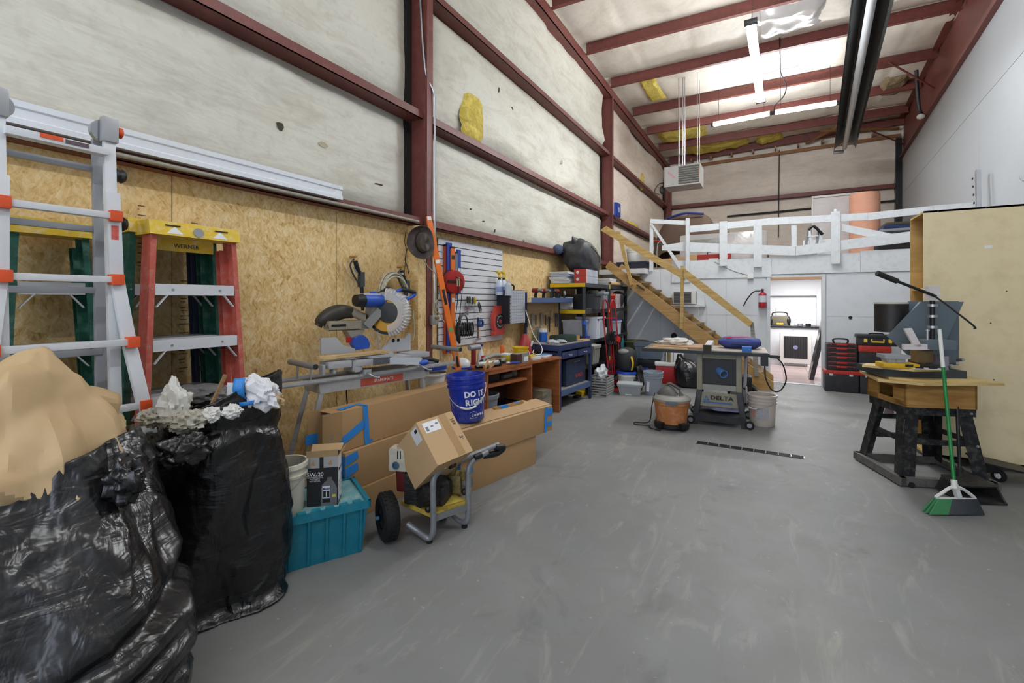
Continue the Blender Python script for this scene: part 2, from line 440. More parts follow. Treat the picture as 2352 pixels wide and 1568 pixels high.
for k, (_, py_, pz_) in enumerate(TORN):
    w = (.03, .06, .09, .02, .02, .03, .07, .05, .03, .02, .02, .03)[k]; h = (.035, .03, .008, .05, .06, .02, .008, .025, .010, .012, .025, .016)[k]
    hx_ = -3.25
    for o in panels_:
        ok, loc, nr, fi = o.ray_cast(V((-2.6, py_, pz_)), V((-1, 0, 0)))
        if ok: hx_ = max(hx_, loc.x)
    q = [(py_+w*math.cos(2*PI*i/7)*(.45+.75*rnd.random()), pz_+h*math.sin(2*PI*i/7)*(.45+.75*rnd.random())) for i in range(7)]
    Mb().plate([(hx_+.006+.004*math.sin(i*2.1), yy, zz) for i, (yy, zz) in enumerate(q)], .002).o('torn_spot', TEAR if k not in (1, 7) else mat('peeling vinyl flap', '#b3aa90', .6), wl)

# ---- right wall
wr = Mb().add([(xr(Y0)+.04, Y0, 0), (xr(YB)+.04, YB, 0), (xr(YB)+.04, YB, 5.4), (xr(Y0)+.04, Y0, 5.4)], [(0,1,2,3)]).o('wall_right', WHITEP); struct(wr)
for (a, b) in ((Y0, -2.6), (-2.596, -.2), (-.196, 2.2), (2.204, 4.6), (4.604, 7.0), (7.004, 9.4), (9.404, 11.8), (11.804, 14.2), (14.204, 16.45)):
    for z0, z1 in ((0, 2.2), (2.205, 4.445), (4.452, 5.45)):
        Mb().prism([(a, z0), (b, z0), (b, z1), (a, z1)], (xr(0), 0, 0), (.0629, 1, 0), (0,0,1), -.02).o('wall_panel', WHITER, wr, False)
bm_ = Mb()
for y0, y1 in ((Y0, 16.4),):
    bm_.add([(xr(y0)+.02, y0, 5.35), (xr(y1)+.02, y1, 5.35), (xr(y1)+.02, y1, 6.95), (xr(y0)+.02, y0, 6.95)], [(0,1,2,3)])
    for z in (5.42, 6.5):
        bm_.prism([(y0, z), (y1, z), (y1, z+.02), (y0, z+.02)], (xr(0), 0, 0), (.0629, 1, 0), (0,0,1), -.10)
bm_.o('rafter_beam', IRON, wr)
# ---- ceiling
def zc(x, y): return 6.42+.2*(x+3.2)/6.2
CEILB = Mb().add([(XL-.1, Y0, 6.6), (4, Y0, 6.85), (4, 17, 6.85), (XL-.1, 17, 6.6)], [(0,1,2,3)]).o('ceiling', mat('roof deck', '#8c8578', .7)); struct(CEILB)
PUR = [-3.6, -1.9, -.2, 1.5, 3.2, 4.9, 6.65, 8.2, 9.73, 11.5, 13.0, 14.6, 16.2]
def pr(k, s_): return PUR[k]+(0 if s_ == 0 else .5+.012*PUR[k]*.8)
for k in range(len(PUR)):
    ya, yb = pr(k, 0), pr(k, 1); xa, xb = -3.05, xr(yb)-.03
    if k == 12: yb = ya
    za, zb = 6.15, 6.34
    p = Mb(); d = V((xb-xa, yb-ya, 0)).normalized(); n_ = V((-d.y, d.x, 0))
    A, B = V((xa, ya, za)), V((xb, yb, zb))
    p.beam(A+V((0,0,.11)), B+V((0,0,.11)), .008, .22); p.beam(A-n_*.035, B-n_*.035, .075, .007); p.beam(A+n_*.035+V((0,0,.22)), B+n_*.035+V((0,0,.22)), .075, .007)
    p.o('purlin', IRON, CEILB)
for k in range(len(PUR)-1):
    def fn(u, v, k=k):
        ya = pr(k, 0)*(1-v)+pr(k+1, 0)*v; yb = pr(k, 1)*(1-v)+(pr(k+1, 1) if k < 11 else PUR[12])*v
        xa, xb = -3.18, xr(yb)+.02
        x = xa+(xb-xa)*u; yy = ya+(yb-ya)*u
        e = min(1, min(v, 1-v)*7)
        z = zc(x, yy)-.03-.05*e*(1+.9*fbm((x*.6, yy*.7, 3)))-.012*e*noise.ridged_multi_fractal(V((x*2.2, yy*1.1, 1)), .9, 2, 3, 1, 2)
        z += .03*math.exp(-((x*1.0-.9*math.floor(x/.9)-.45)/.04)**2)*e
        return (x, yy, z)
    Mb().grid(fn, 84, 14).o('ceiling_insulation', INSC, CEILB, ang=80)
def cpatch(x0, x1, y0, y1, m, name, zoff=-.06, seed=0, sag=.05):
    def fn(u, v):
        x = x0+(x1-x0)*u; y = y0+(y1-y0)*v+.08*(x+3)
        x += .05*fbm((v*4, seed, u)); e = min(1, min(u, 1-u)*6)*min(1, min(v, 1-v)*6)
        return (x, y, zc(x, y)+zoff-sag*e*(1+fbm((x*3, y*3, seed)))+.03*(1-e))
    return Mb().grid(fn, 20, 12).o(name, m, CEILB, ang=80)
cpatch(-.25, .75, 7.2, 8.05, FOILV, 'plastic_sheet', -.10, 1); cpatch(-.3, .8, 8.6, 9.5, FOILV, 'plastic_sheet', -.12, 2, .07)
cpatch(-.3, .6, 10.2, 11.2, FOILV, 'plastic_sheet', -.08, 3, .03)
cpatch(-2.9, -1.6, 13.3, 14.4, YEL, 'fibreglass_batt', -.12, 5, .06); cpatch(-2.4, -.6, 14.8, 16.0, YEL, 'fibreglass_batt', -.12, 6, .07); cpatch(-2.55, -2.2, 9.9, 11.3, YEL, 'fibreglass_batt', -.13, 7, .02)
cpatch(-.4, .3, 14.8, 16.0, YEL, 'fibreglass_batt', -.12, 8, .07); cpatch(2.2, 2.7, 12.6, 13.6, m_fluff('grey dusty fibreglass', '#a08c6c', '#5c4c3a'), 'fibreglass_batt', -.12, 9, .07)
# wooden blocking above the back wall
WBLK = m_wood('old framing lumber', '#a06f3e', '#6b4526')
for k in range(9):
    x = -2.3+k*.6
    Mb().beam((x, 15.9, 6.12), (x, 16.5, 6.22), .04, .09).o('roof_block', WBLK, CEILB)
Mb().beam((-2.4, 16.3, 6.02), (3.1, 16.3, 6.08), .05, .09).o('roof_plate', WBLK, CEILB)
for a, b in (((1.2, 15.2, 6.2), (3.05, 16.2, 6.25)), ((.9, 16.2, 6.2), (1.9, 15.0, 6.35))):
    Mb().beam(a, b, .05, .05).o('roof_brace', WBLK, CEILB)
# brace rods near right wall
for a, b in (((2.085,11.900,6.368), (3.061,12.600,5.811)), ((2.300,15.300,6.033), (3.260,16.300,5.760))):
    Mb().tube([a, b], .018, 8).o('brace_rod', IRON, CEILB)
# eave strut
e_ = Mb(); e_.bx((-3.22, Y0, 5.97), (-3.05, 16.4, 5.985)); e_.bx((-3.062, Y0, 5.97), (-3.05, 16.4, 6.15)); e_.bx((-3.13, Y0, 6.145), (-3.05, 16.4, 6.157)); e_.o('eave_strut', IRON, wl)
Mb().bx((-3.2, Y0, 6.15), (-3.185, 16.4, 6.5)).o('eave_liner', INSC, wl, False)
# ---- back wall
wb = Mb().bx((XL-.1, YB+.05, 0), (4, YB+.12, 6.95)).o('wall_back', INSB); struct(wb)
def bfn(z0, z1, seed, x0=-3.2, x1=3.4):
    def fn(u, v):
        x = x0+(x1-x0)*u; z = z0+(z1-z0)*v
        e = min(1, min(v, 1-v)*(z1-z0)/.12)
        return (x, YB-.02-.06*e*(.7+fbm((x*.8, z, seed)))-.02*e*noise.ridged_multi_fractal(V((x*2.5, z*2, seed)), .9, 2, 3, 1, 2), z)
    return Mb().grid(fn, 60, 12).o('insulation_panel', INSB, wb, ang=80)
bfn(4.80, 6.75, 4); bfn(2.2, 4.62, 7)
for z, h, dd in ((4.71, .12, .16), (2.75, .12, .16)):
    g = Mb(); g.bx((-3.2, YB-dd, z-h/2), (3.2, YB-dd+.01, z+h/2)); g.bx((-3.2, YB-dd, z-h/2), (3.2, YB, z-h/2+.008)); g.o('girt', IRON, wb)
Mb().tube([(-1.260,16.350,4.237), (3.083,16.350,4.289)], .03, 8).o('pipe', DKSTEEL, wb)
Mb().tube([(0.207,16.300,6.139), (0.184,16.300,3.451)], .012, 8).o('conduit', DKSTEEL, wb)
Mb().bx((3.0, 16.25, 2.2), (3.13, 16.5, 6.0)).o('corner_column', BLACKP, wb)
Mb().bx((-3.15, 16.25, 2.2), (-3.0, 16.5, 6.0)).o('corner_column', IRON, wb)
# ---- front of the loft: wall with doorway, loft floor, fascia
YF = 9.62
wf = Mb()
DX0, DX1, DZ = -.02, .765, 1.92
wf.bx((XL, YF, 0), (DX0-.03, YF+.12, 2.14)); wf.bx((DX1+.03, YF, 0), (xr(YF)+.05, YF+.12, 2.14)); wf.bx((DX0-.03, YF, DZ+.03), (DX1+.03, YF+.12, 2.14))
wfo = wf.o('wall_loft', WHITEP); struct(wfo)
for a, b, z0, z1 in ((-3.2, -1.98, 0, 1.22), (-3.2, -1.98, 1.224, 2.13), (-1.976, -.756, 0, 1.22), (-1.976, -.756, 1.224, 2.13), (-.752, -.09, 0, 1.22), (-.752, -.09, 1.224, 1.97),
                     (.835, 2.05, 0, 1.22), (.835, 2.05, 1.224, 1.97), (2.054, 2.72, 0, 1.22), (2.054, 2.72, 1.224, 1.97), (-.752, 2.72, 1.974, 2.13)):
    Mb().bx((a, YF-.013, z0), (b, YF, z1)).o('wall_panel', WHITEP, wfo, False)
fa = Mb(); fa.prism([(-1.75, 1.86), (-1.4, 1.86), (-1.4, 2.30), (-1.75, 2.30)], (0, YF-.02, 0), (1,0,0), (0,0,1), .02)
fa.bx((-1.399, YF-.035, 1.93), (.0, YF-.013, 2.29)); fa.bx((.003, YF-.035, 1.98), (1.3, YF-.013, 2.31)); fa.bx((1.303, YF-.035, 1.98), (2.74, YF-.013, 2.34))
fa.o('fascia_board', WHITEW, wfo, False)
lf = Mb().bx((-3.2, YF+.02, 2.14), (3.15, YB-.02, 2.18)).o('loft_floor', m_wood('loft plywood', '#9c8361', '#6f5a3d')); struct(lf)
# door trim
d1 = Mb(); d1.bx((DX0-.05, YF-.03, 0), (DX0, YF+.14, DZ+.04)); d1.bx((DX1, YF-.03, 0), (DX1+.05, YF+.14, DZ+.04)); d1.bx((DX0, YF-.02, DZ), (DX1, YF+.14, DZ+.04))
d1o = d1.o('door_1', WHITEW); struct(d1o)
Mb().bx((DX0, YF-.025, DZ-.045), (DX1, YF+.1, DZ)).o('header_board', m_wood('raw pine header', '#caa07a', '#a87a54'), d1o)
Mb().bx((DX0, YF, 0), (DX1, YF+.12, .008)).o('threshold', ALU, d1o)
# ---- the small room behind the doorway
TILE = mat('pinkish floor tile', '#b9a3a0', .22, 0, .10, 3)
br = Mb(); br.bx((-1.6, 13.1, 0), (2.4, 13.2, 2.14)); br.bx((-1.65, YF+.12, 0), (-1.6, 13.2, 2.14)); br.bx((2.4, YF+.12, 0), (2.45, 13.2, 2.14)); br.bx((-1.65, YF+.12, 2.10), (2.45, 13.2, 2.14))
struct(br.o('wall_room', mat('bright white room paint', '#e3e4e6', .5, 0, .02, 3)))
tf = Mb().bx((-1.6, YF+.12, .0), (2.4, 13.1, .004)).o('floor_room', mat('tile grout', '#8b7774', .7)); struct(tf)
for i in range(9):
    for j in range(8):
        x = -1.55+i*.44; y = YF+.14+j*.43
        if -.6 < x < 1.3: Mb().bx((x, y, .004), (x+.43, y+.42, .009)).o('floor_tile', TILE, tf, False)
rtr = Mb(); rtr.bx((-.10, 12.98, 1.62), (1.12, 13.1, 1.72)); rtr.bx((.93, 12.98, .9), (1.03, 13.1, 1.62)); struct(rtr.o('trim_1', WHITEW))
# ---- floor drain grate
dr = thing('floor_drain', 'long narrow black slotted drain grate set in the concrete floor', 'drain', (-.21, 5.15, 0))
Mb().bx((-.475, -.04, .0), (.475, .04, .003)).o('channel', mat('drain pit', '#0b0b0c', .8), dr, False)
fr = Mb(); fr.bx((-.48, -.045, 0), (.48, -.038, .006)); fr.bx((-.48, .038, 0), (.48, .045, .006)); fr.o('frame', DKSTEEL, dr, False)
for k in range(10):
    Mb().bx((-.478+k*.106, -.04, 0), (-.478+k*.106+.006, .04, .007)).o('cross_bar', STEEL, dr, False)
for k in range(3): Mb().bx((-.475, -.022+k*.02, 0), (.475, -.018+k*.02, .006)).o('slat', DKSTEEL, dr, False)

# ---------------------------------------------------------------- lamps of the place, and two added fill strips out of view
TUBE = mat('lit fluorescent tube', (.95, .98, 1), .4, 0, 0, emit=142)
def strip(name, label, a, b, w, n, power):
    a, b = V(a), V(b); d = (b-a).normalized(); side = V((-d.y, d.x, 0)); L = (b-a).length
    t = thing(name, label, 'light', (a+b)/2, 0)
    f = Mb(); f.beam(-d*L/2+V((0,0,.03)), d*L/2+V((0,0,.03)), w*.5, .025); f.o('housing', WHITEPL, t)
    for k in range(n):
        off = side*((k-(n-1)/2)*w*.55)
        Mb().cyl(-d*L/2*.97+off+V((0,0,-.03)), d*L/2*.97+off+V((0,0,-.03)), .019, n=12).o('tube', TUBE, t)
    for s_ in (-.4, .4):
        c0 = d*L*s_; top = 6.38-t.location.z
        Mb().tube([c0+V((0,0,.015)), c0+V((0, 0, top))], .004, 6).o('hanging_wire', DKSTEEL, t)
    for s_ in (-1, 1): Mb().box(d*s_*(L/2+.02)+V((0,0,-.012)), (.05, w*1.1, .06), (0, 0, math.atan2(d.y, d.x)), .006).o('end_cap', DKSTEEL if n > 1 else WHITEPL, t)
    return t
strip('tube_light', 'twin tube strip light hung lengthwise from dark chains over the shop floor', (-.22, 6.27, 4.9), (-.16, 8.8, 4.9), .13, 2, 150)
strip('tube_light', 'left of the two end-to-end strip lights hung crosswise under the ceiling', (-1.18, 11.51, 5.6), (-.03, 11.44, 5.6), .085, 2, 75)
strip('tube_light', 'right of the two end-to-end strip lights, beside the dark heater tube', (.06, 11.44, 5.6), (1.17, 11.51, 5.6), .085, 2, 75)
strip('tube_light', 'added crosswise fill strip light, unseen over the near end of the shop', (-1.18, 3.0, 5.6), (1.17, 3.0, 5.6), .085, 1, 75)  # added lamp above the frame, brightens the left wall and near ceiling
strip('tube_light', 'added fill strip light, unseen over the front of the shop near the open end', (-.22, -2.4, 4.9), (-.16, .1, 4.9), .13, 1, 150)  # added lamp behind the camera, gives fill from the front
area('room_ceiling_lamp', (.6, 11.6, 2.08), (1.2, 1.2), 60)

# ================================================================ LEFT FOREGROUND
CARD = mat('corrugated cardboard', '#b08d62', .75, 0, .08, 5, .05, 120); CARD2 = mat('paler cardboard', '#bd9d74', .75, 0, .06, 5, .05, 120)
CARDIN = mat('cardboard edge', '#cbb08a', .8)
BTAPE = mat('blue masking tape', '#2f86d6', .5, 0, .10, 20, .15, 90)
ORNG = mat('orange plastic', '#d8542a', .42, 0, .08, 9)
YELP = mat('yellow plastic', '#dcb92c', .45, 0, .12, 12, dirt='#e9e3cf', da=.5)
BLUEP = mat('royal blue plastic', '#1d3f9e', .38, 0, .12, 9)
REDP = mat('red plastic', '#b8281f', .4, 0, .12, 9)
GREYP = mat('grey plastic', '#8b8d90', .5, 0, .08, 9)
WHLBL = mat('white paper label', '#e2e4e6', .6, 0, .03, 20)
INKB = mat('black ink', '#1a1a1c', .7); INKG = mat('grey ink', '#7d7f83', .7)

# ---- white metal channel lying along the girt
ch = thing('metal_channel', 'long white metal channel lying on the girt above the strand board', 'channel', (-3.1, -1.2, 2.30))
pc = [(0, 0), (.05, 0), (.05, .028), (.041, .034), (.041, .075), (.05, .082), (.05, .112), (0, .112)]
Mb().prism(pc, (0, 0, 0), (1,0,0), (0,0,1), -3.75).o('channel', mat('white enamelled steel', '#e6eaf0', .3, .1, .04, 4), ch)
put(ch, (-3.098, -1.2, 2.322))
# lower grey pipe under the channel
pp = thing('pipe', 'thin grey pipe running under the white channel along the girt', 'pipe', (-3.075, -1.5, 2.29))
Mb().cyl((0, 0, 0), (0, 5.0, 0), .014, n=10).o('tube', mat('grey pvc', '#9a978c', .5), pp)
Mb().bx((-.03, 4.2, -.018), (.0, 4.24, .018)).o('strap', STEEL, pp)

# ---- aluminium multi-position ladder
ml = thing('folding_ladder', 'aluminium multi-position ladder with orange rung brackets standing by the strand board wall', 'ladder', (-2.8, .77, 0))
RAIL = mat('ladder aluminium', '#d6d9dd', .38, .15, .07, 10, .04, 140)
xf = lambda z: .10-.056*(z-.3)          # lean of the front section
yl, yr = -.185, .185
for s_, y in ((-1, yl), (1, yr)):
    Mb().beam((xf(.25), y, .25), (xf(2.36), y, 2.36), .045, .032, (1,0,0), .004).o('inner_rail', RAIL, ml)
    Mb().beam((xf(.3)-.13, y*.96, .05), (xf(2.3)-.10, y*.96, 2.3), .05, .03, (1,0,0), .004).o('rear_rail', mat('ladder aluminium dull', '#9a9ea4', .45, .2, .1, 10), ml)
    # flared outer leg
    pts = [(xf(2.0)+.025, y, 2.02), (xf(1.62)+.027, y*1.03, 1.62), (xf(1.3)+.05, y*1.24, 1.28), (xf(.9)+.085, y*1.5, .92), (xf(.1)+.15, y*2.05, .04)]
    for a, b in zip(pts[:-1], pts[1:]): Mb().beam(a, b, .052, .03, (1,0,0), .003).o('outer_rail', RAIL, ml)
    h_ = Mb(); h_.box((xf(2.3)+.005, y, 2.33), (.05, .06, .12), None, .006); h_.o('hinge_block', STEEL, ml)
    Mb().cyl((xf(2.3)-.06, y-.005*s_, 2.33), (xf(2.3)-.03, y-.005*s_, 2.33), .055, n=20).o('hinge_disc', STEEL, ml)
    Mb().lathe([(0, 0), (.022, 0), (.026, .006), (.026, .02), (.015, .026), (0, .026)], (xf(2.3), y+s_*.03, 2.33), 14, (0, s_, 0)).o('release_knob', ORNG, ml)
    for z in (2.12, 1.88):
        Mb().lathe([(0, 0), (.03, 0), (.034, .008), (.03, .02), (.036, .03), (.026, .044), (0, .044)], (xf(z)-.02, y+s_*.024, z), 12, (0, s_, 0)).o('lock_knob', BLACKP, ml)
    Mb().bx((xf(1.7)+.036, y-.014, 1.64), (xf(1.7)+.0365, y+.014, 1.86)).o('warning_label', mat('red and white decal', '#c65a55', .5, 0, .5, 40), ml) if s_ > 0 else None
def rung(z, x, ya, yb, par=ml, m=RAIL, cap=True):
    Mb().box((x+.012, (ya+yb)/2, z), (.045, abs(yb-ya), .03), None, .005).o('rung', m, par)
    if cap:
        for y in (ya, yb): Mb().box((x+.012, y, z), (.062, .048, .052), None, .006).o('rung_bracket', ORNG, par)
for z in (1.905, 1.6): rung(z, xf(z)+.03, yl, yr)
for z, k in ((1.30, 1.24), (.99, 1.47), (.69, 1.65), (.39, 1.83)): rung(z, xf(z)+.06, yl*k, yr*k)
Mb().box((xf(2.2)+.01, 0, 2.215), (.06, .34, .035), None, .004).o('top_rung', RAIL, ml)
Mb().box((xf(2.2)+.042, -.03, 2.222), (.002, .075, .02)).o('orange_decal', ORNG, ml)
Mb().box((xf(2.2)+.042, .055, 2.218), (.002, .08, .018)).o('grey_decal', mat('grey and red decal', '#5b4a4e', .5, 0, .6, 60), ml)
for z in (2.15, 1.85, 1.55, 1.25, .95, .65, .35):
    Mb().box((xf(z)-.115, 0, z), (.03, .35, .03), None, .004).o('rear_rung', mat('ladder aluminium dull', '#8f949b', .45), ml)

# ---- step ladders
def stepladder(name, label, loc, rz, lean, H, wt, wb, mrail, mcap, steps, group=None, werner=False, mstep=RAIL):
    t = thing(name, label, 'ladder', loc, rz, group)
    # local: x width, -y front, z up; ladder leans back (+y) by lean (m at top)
    f = lambda z: lean*z/H
    hw = lambda z: wb/2+(wt-wb)/2*z/H
    def rail(s_, y0, y1, z0, z1, wd, nm, m, sh=0):
        a = V((s_*hw(z0), f(z0)+y0, z0)); b = V((s_*hw(z1), f(z1)+y1, z1))
        r_ = Mb()
        r_.beam(a, b, .026, .006, (0,1,0)); ox = V((-s_*.026, 0, 0))   # front flange
        r_.beam(a+V((s_*.012, wd/2, 0)), b+V((s_*.012, wd/2, 0)), .005, wd, (0,1,0)); r_.beam(a+V((0, wd, 0)), b+V((0, wd, 0)), .026, .006, (0,1,0))
        r_.o(nm, m, t)
    for s_ in (-1, 1):
        rail(s_, 0, 0, .02, H-.05, .088, 'front_rail', mrail)
        rail(s_*.88, .10, .085, .02, H-.12, .045, 'rear_rail', mrail)
        Mb().box((s_*wb/2, .04, .012), (.05, .10, .024), None, .004).o('foot', BLACKP, t)
    for z in steps:
        w = hw(z)*2-.03; y = f(z)
        s2 = Mb(); s2.box((0, y+.002, z-.028), (w, .006, .056)); s2.box((0, y+.04, z), (w, .08, .006)); s2.box((0, y+.08, z-.02), (w, .005, .04)); so = s2.o('step', mstep, t)
        for s_ in (-1, 1):
            Mb().beam((s_*(w/2-.005), y+.004, z-.12), (s_*(w/2-.06), y+.004, z-.05), .004, .02, (0,1,0)).o('step_brace', mstep, so)
            Mb().cyl((s_*w*.3, y-.003, z-.028), (s_*w*.3, y, z-.028), .007, n=10).o('rivet', STEEL, so)
            Mb().cyl((s_*(w/2+.018), y-.006, z-.025), (s_*(w/2+.018), y, z-.025), .005, n=8).o('rivet', STEEL, so)
    for z in [z for z in steps]:
        Mb().box((0, f(z)+.125, z-.03), (hw(z)*1.7, .02, .03)).o('rear_brace', mstep, t)
    zt = H; cp = Mb(); y0 = f(H)
    prof = [(-.02, -.065), (-.005, -.065), (.0, -.012), (.012, 0), (.115, 0), (.13, -.012), (.135, -.07), (.12, -.07), (-.0, -.02)]
    cp.prism([(-.028, -.075), (-.012, 0), (.128, 0), (.14, -.075)], (-wt/2-.03, y0, zt), (0,1,0), (0,0,1), wt+.06)
    co_ = cp.o('top_cap', mcap, t)
    for s_ in (-.5, .5): Mb().box((s_*wt*.62, y0-.018, zt-.022), (.07, .01, .006)).o('slot', mat('dark slot', '#3a2f12', .8), co_)
    if werner:
        text('WERNER', .032, mat('navy ink', '#2b2a3a', .6), co_, (0, y0+.10, zt-.115), (1,0,0), (0,0,1))
        Mb().box((0, y0+.105, zt-.11), (wt*.72, .006, .07)).o('cap_skirt', mcap, co_)
        Mb().lathe([(0, 0), (.022, 0), (.026, .001), (0, .0012)], (0, y0-.026, zt-.045), 20, (0, -1, .2)).o('oval_badge', GREYP, co_)
        for k, sx in ((-1, -1), (1, 1)):
            Mb().prism([(-.04, -.02), (.04, -.02), (.0, .02)], (k*.115, y0-.0235, zt-.045), (1,0,0), (0,.2,1), -.002).o('triangle_mark', WHLBL, co_)
    return t
ORAIL = mat('worn orange fibreglass', '#b9594a', .55, 0, .14, 9, .1, 60, dirt='#d5a79b', da=.35)
GRAIL = mat('green fibreglass', '#1f5a4a', .5, 0, .12, 9, .1, 60, dirt='#9fb0a6', da=.25)
BRAIL = mat('slate blue fibreglass', '#47506a', .5, 0, .15, 9)
st6 = [.39, .69, .99, 1.29, 1.585]
stepladder('step_ladder', 'worn orange fibreglass step ladder with yellow top cap, front of the leaning stack', (-2.73, 1.335, 0), R(91), .06, 1.92, .40, .58, ORAIL, YELP, st6, werner=True)
stepladder('step_ladder', 'green fibreglass step ladder with yellow cap leaning behind the orange one', (-2.885, 1.30, 0), R(92), .05, 1.935, .40, .56, GRAIL, YELP, st6)
stepladder('step_ladder', 'slate blue step ladder, rearmost of the stack behind the orange ladder', (-3.015, 1.30, 0), R(92), .03, 1.94, .40, .56, BRAIL, YELP, st6)
stepladder('step_ladder', 'green step ladder with yellow cap behind the aluminium folding ladder', (-2.93, .81, 0), R(90), .10, 1.89, .24, .42, GRAIL, YELP, st6)

# ---- trash bags
def m_bag():
    t = NT('black trash bag film'); co = t.co()
    a = t.noise(t.co((2, 2, 7), (.5, .3, 0)), 2.0, 3, .5, 1.2); b = t.noise(t.co((5, 5, 1.4), (.2, .6, .4)), 2.4, 3, .5, 1.0); f = t.noise(co, 42, 2, .6)
    d = t.noise(co, 2.0, 3, .7, .6)
    c = t.mix(t.ramp(d.outputs[0], [(.45, (0,0,0)), (.8, (.5,.5,.5))]), (.0065, .0065, .0075), (.035, .034, .036))
    c = t.mix(t.ramp(f.outputs[0], [(.62, (0,0,0)), (.75, (.25,.25,.25))]), c, (.08, .08, .08))
    t.set('Base Color', c); t.set('Roughness', t.n('MapRange', {0: d.outputs[0], 3: .16, 4: .42}).outputs[0])
    h = t.n('Math', {0: a.outputs[0], 1: b.outputs[0]}, operation='ADD').outputs[0]
    t.bump(h, .5, .02); t.set('Specular IOR Level', .6)
    return t.m
BAG = m_bag()
def bagmesh(rings, seed=0, nu=150, nv=110, amp=.03, tilt=(0,0), folds=None):
    """rings: (z, cx, cy, rx, ry)"""
    n = len(rings)
    cr = sm([(r[0], r[1], r[2]) for r in rings], 20); rr = sm([(r[3], r[4], 0) for r in rings], 20); N = len(cr)-1
    b = Mb()
    def crs(x, y, z, f, sd): return max(0., 1-abs(noise.noise(V((x*f+sd, y*f-sd, z*f*1.2))))*7)
    def fn(u, v):
        q = v*N; i = min(int(q), N-1); t = q-i
        c = cr[i].lerp(cr[i+1], t); r = rr[i].lerp(rr[i+1], t); a = 2*PI*u
        ca, sa = math.cos(a), math.sin(a)
        x, y = ca*1.6, sa*1.6
        z = c.x
        d = amp*2.0*fbm((x*.7+seed, y*.7, z*1.6), 2)
        wz = z*2.6+.35*x+.5*noise.noise(V((x, y, z*2+seed)))
        d += amp*.34*crs(x*.5, y*.5, wz, 1.3, seed)+amp*.20*crs(x*.8+z, y*.8, wz*.9, 2.3, seed+4)+amp*.10*crs(x*1.5, y*1.5-z, wz, 3.5, seed+9)
        d *= min(1, v*10+.15)
        if folds:
            for (fz, fw, fa, tl) in folds: d -= fa*math.exp(-((z-fz-tl*sa-.03*ca)/fw)**2)
        z2 = z+tilt[0]*ca*max(0, z-.5)+tilt[1]*sa*max(0, z-.5)
        px_, py_ = c.y+(r.x+d)*ca, c.z+(r.y+d)*sa
        return (px_, py_, max(z2+.2*d, .002))
    return b.grid(fn, nu, nv, wrap=True)
b1 = thing('trash_bag', 'large black trash bag slumped in front with brown kraft paper bulging out', 'bag', (-2.06, .50, 0))
bagmesh([(.004, 0, 0, .05, .05), (.004, -.02, .0, .34, .36), (.10, -.02, .02, .42, .40), (.30, -.02, .02, .42, .39), (.42, -.03, .03, .40, .38), (.6, -.09, .03, .37, .36), (.8, -.16, .03, .33, .32), (.90, -.19, .04, .31, .29), (.93, -.20, .04, .295, .27), (.86, -.20, .04, .26, .22)], 1, 200, 150, .034, (.10, .14), folds=[(.40, .03, .04, .10), (.31, .025, .025, .06), (.23, .025, .025, .02)]).o('bag_film', BAG, b1, ang=70)
crumple((.13, .20, .88), .07, (.8, .7, .9), 4, .6, 2).o('bag_mouth_bunch', BAG, b1, ang=60)
PAPER = mat('brown kraft paper', '#bda27a', .7, 0, .05, 3, .1, 40)
CRE = ((.3, .9, .3, .45, .16, .28), (.8, -.5, .3, .35, .12, .22), (-.4, -.6, .7, .60, .14, .22), (.9, .3, -.2, .15, .09, .16), (-.7, .6, .3, .30, .11, .2), (.1, -.9, .4, .55, .13, .2), (.5, .2, .8, .62, .10, .12), (.6, -.2, .7, .85, .10, .14))
def paperfn(c, rx, ry, rz_, seed):
    c = V(c)
    def fn(u, v):
        a = 2*PI*u; t = PI*.62*max(v, .004)
        d = V((math.sin(t)*math.cos(a), math.sin(t)*math.sin(a), math.cos(t)))
        k = .90+.10*fbm((d.x*1.2+seed, d.y*1.2, d.z*1.2), 2)+.05*(vor(d, 2.6, seed+2)-.25)
        for (nx, ny, nz_, c0, am, wd_) in CRE: k += am*max(0., 1-abs(d.x*nx+d.y*ny+d.z*nz_-c0)/wd_)
        return c+V((d.x*rx, d.y*ry, d.z*rz_))*k
    return fn
pb = thing('kraft_paper', 'crumpled brown kraft paper bundle stuffed in the front trash bag', 'paper', (-2.31, .54, .80))
Mb().grid(paperfn((0, 0, 0), .33, .31, .375, 5.7), 110, 70, True).o('outer_sheet', PAPER, pb, ang=24)
def flapfn(u, v):
    return (.02-.30*v+.06*u*v, -.42+.5*u, .20+.10*math.sin(PI*u)*(1-v)-.05*v+.025*fbm((u*3, v*3, 1)))
Mb().grid(flapfn, 24, 16).o('loose_sheet', PAPER, pb, solid=.003)
Mb().grid(lambda u, v: (.28-.10*u-.16*v+.02*math.sin(9*v), -.20+.42*u+.05*v, .10+.22*v+.06*math.sin(PI*u)+.02*vor((u*2, v*2, 0), 2)), 22, 14).o('folded_sheet', PAPER, pb, ang=14, solid=.003)
Mb().grid(lambda u, v: (.10-.34*u, -.30+.16*v+.06*u, .24+.13*math.sin(PI*u)*v+.05*v-.03*vor((u*3, v*2, 1), 2)), 22, 12).o('folded_sheet', PAPER, pb, ang=14, solid=.003)
b2 = thing('trash_bag', 'tall open black trash bag overflowing with scrap beside the kraft paper bag', 'bag', (-2.47, 1.27, 0))
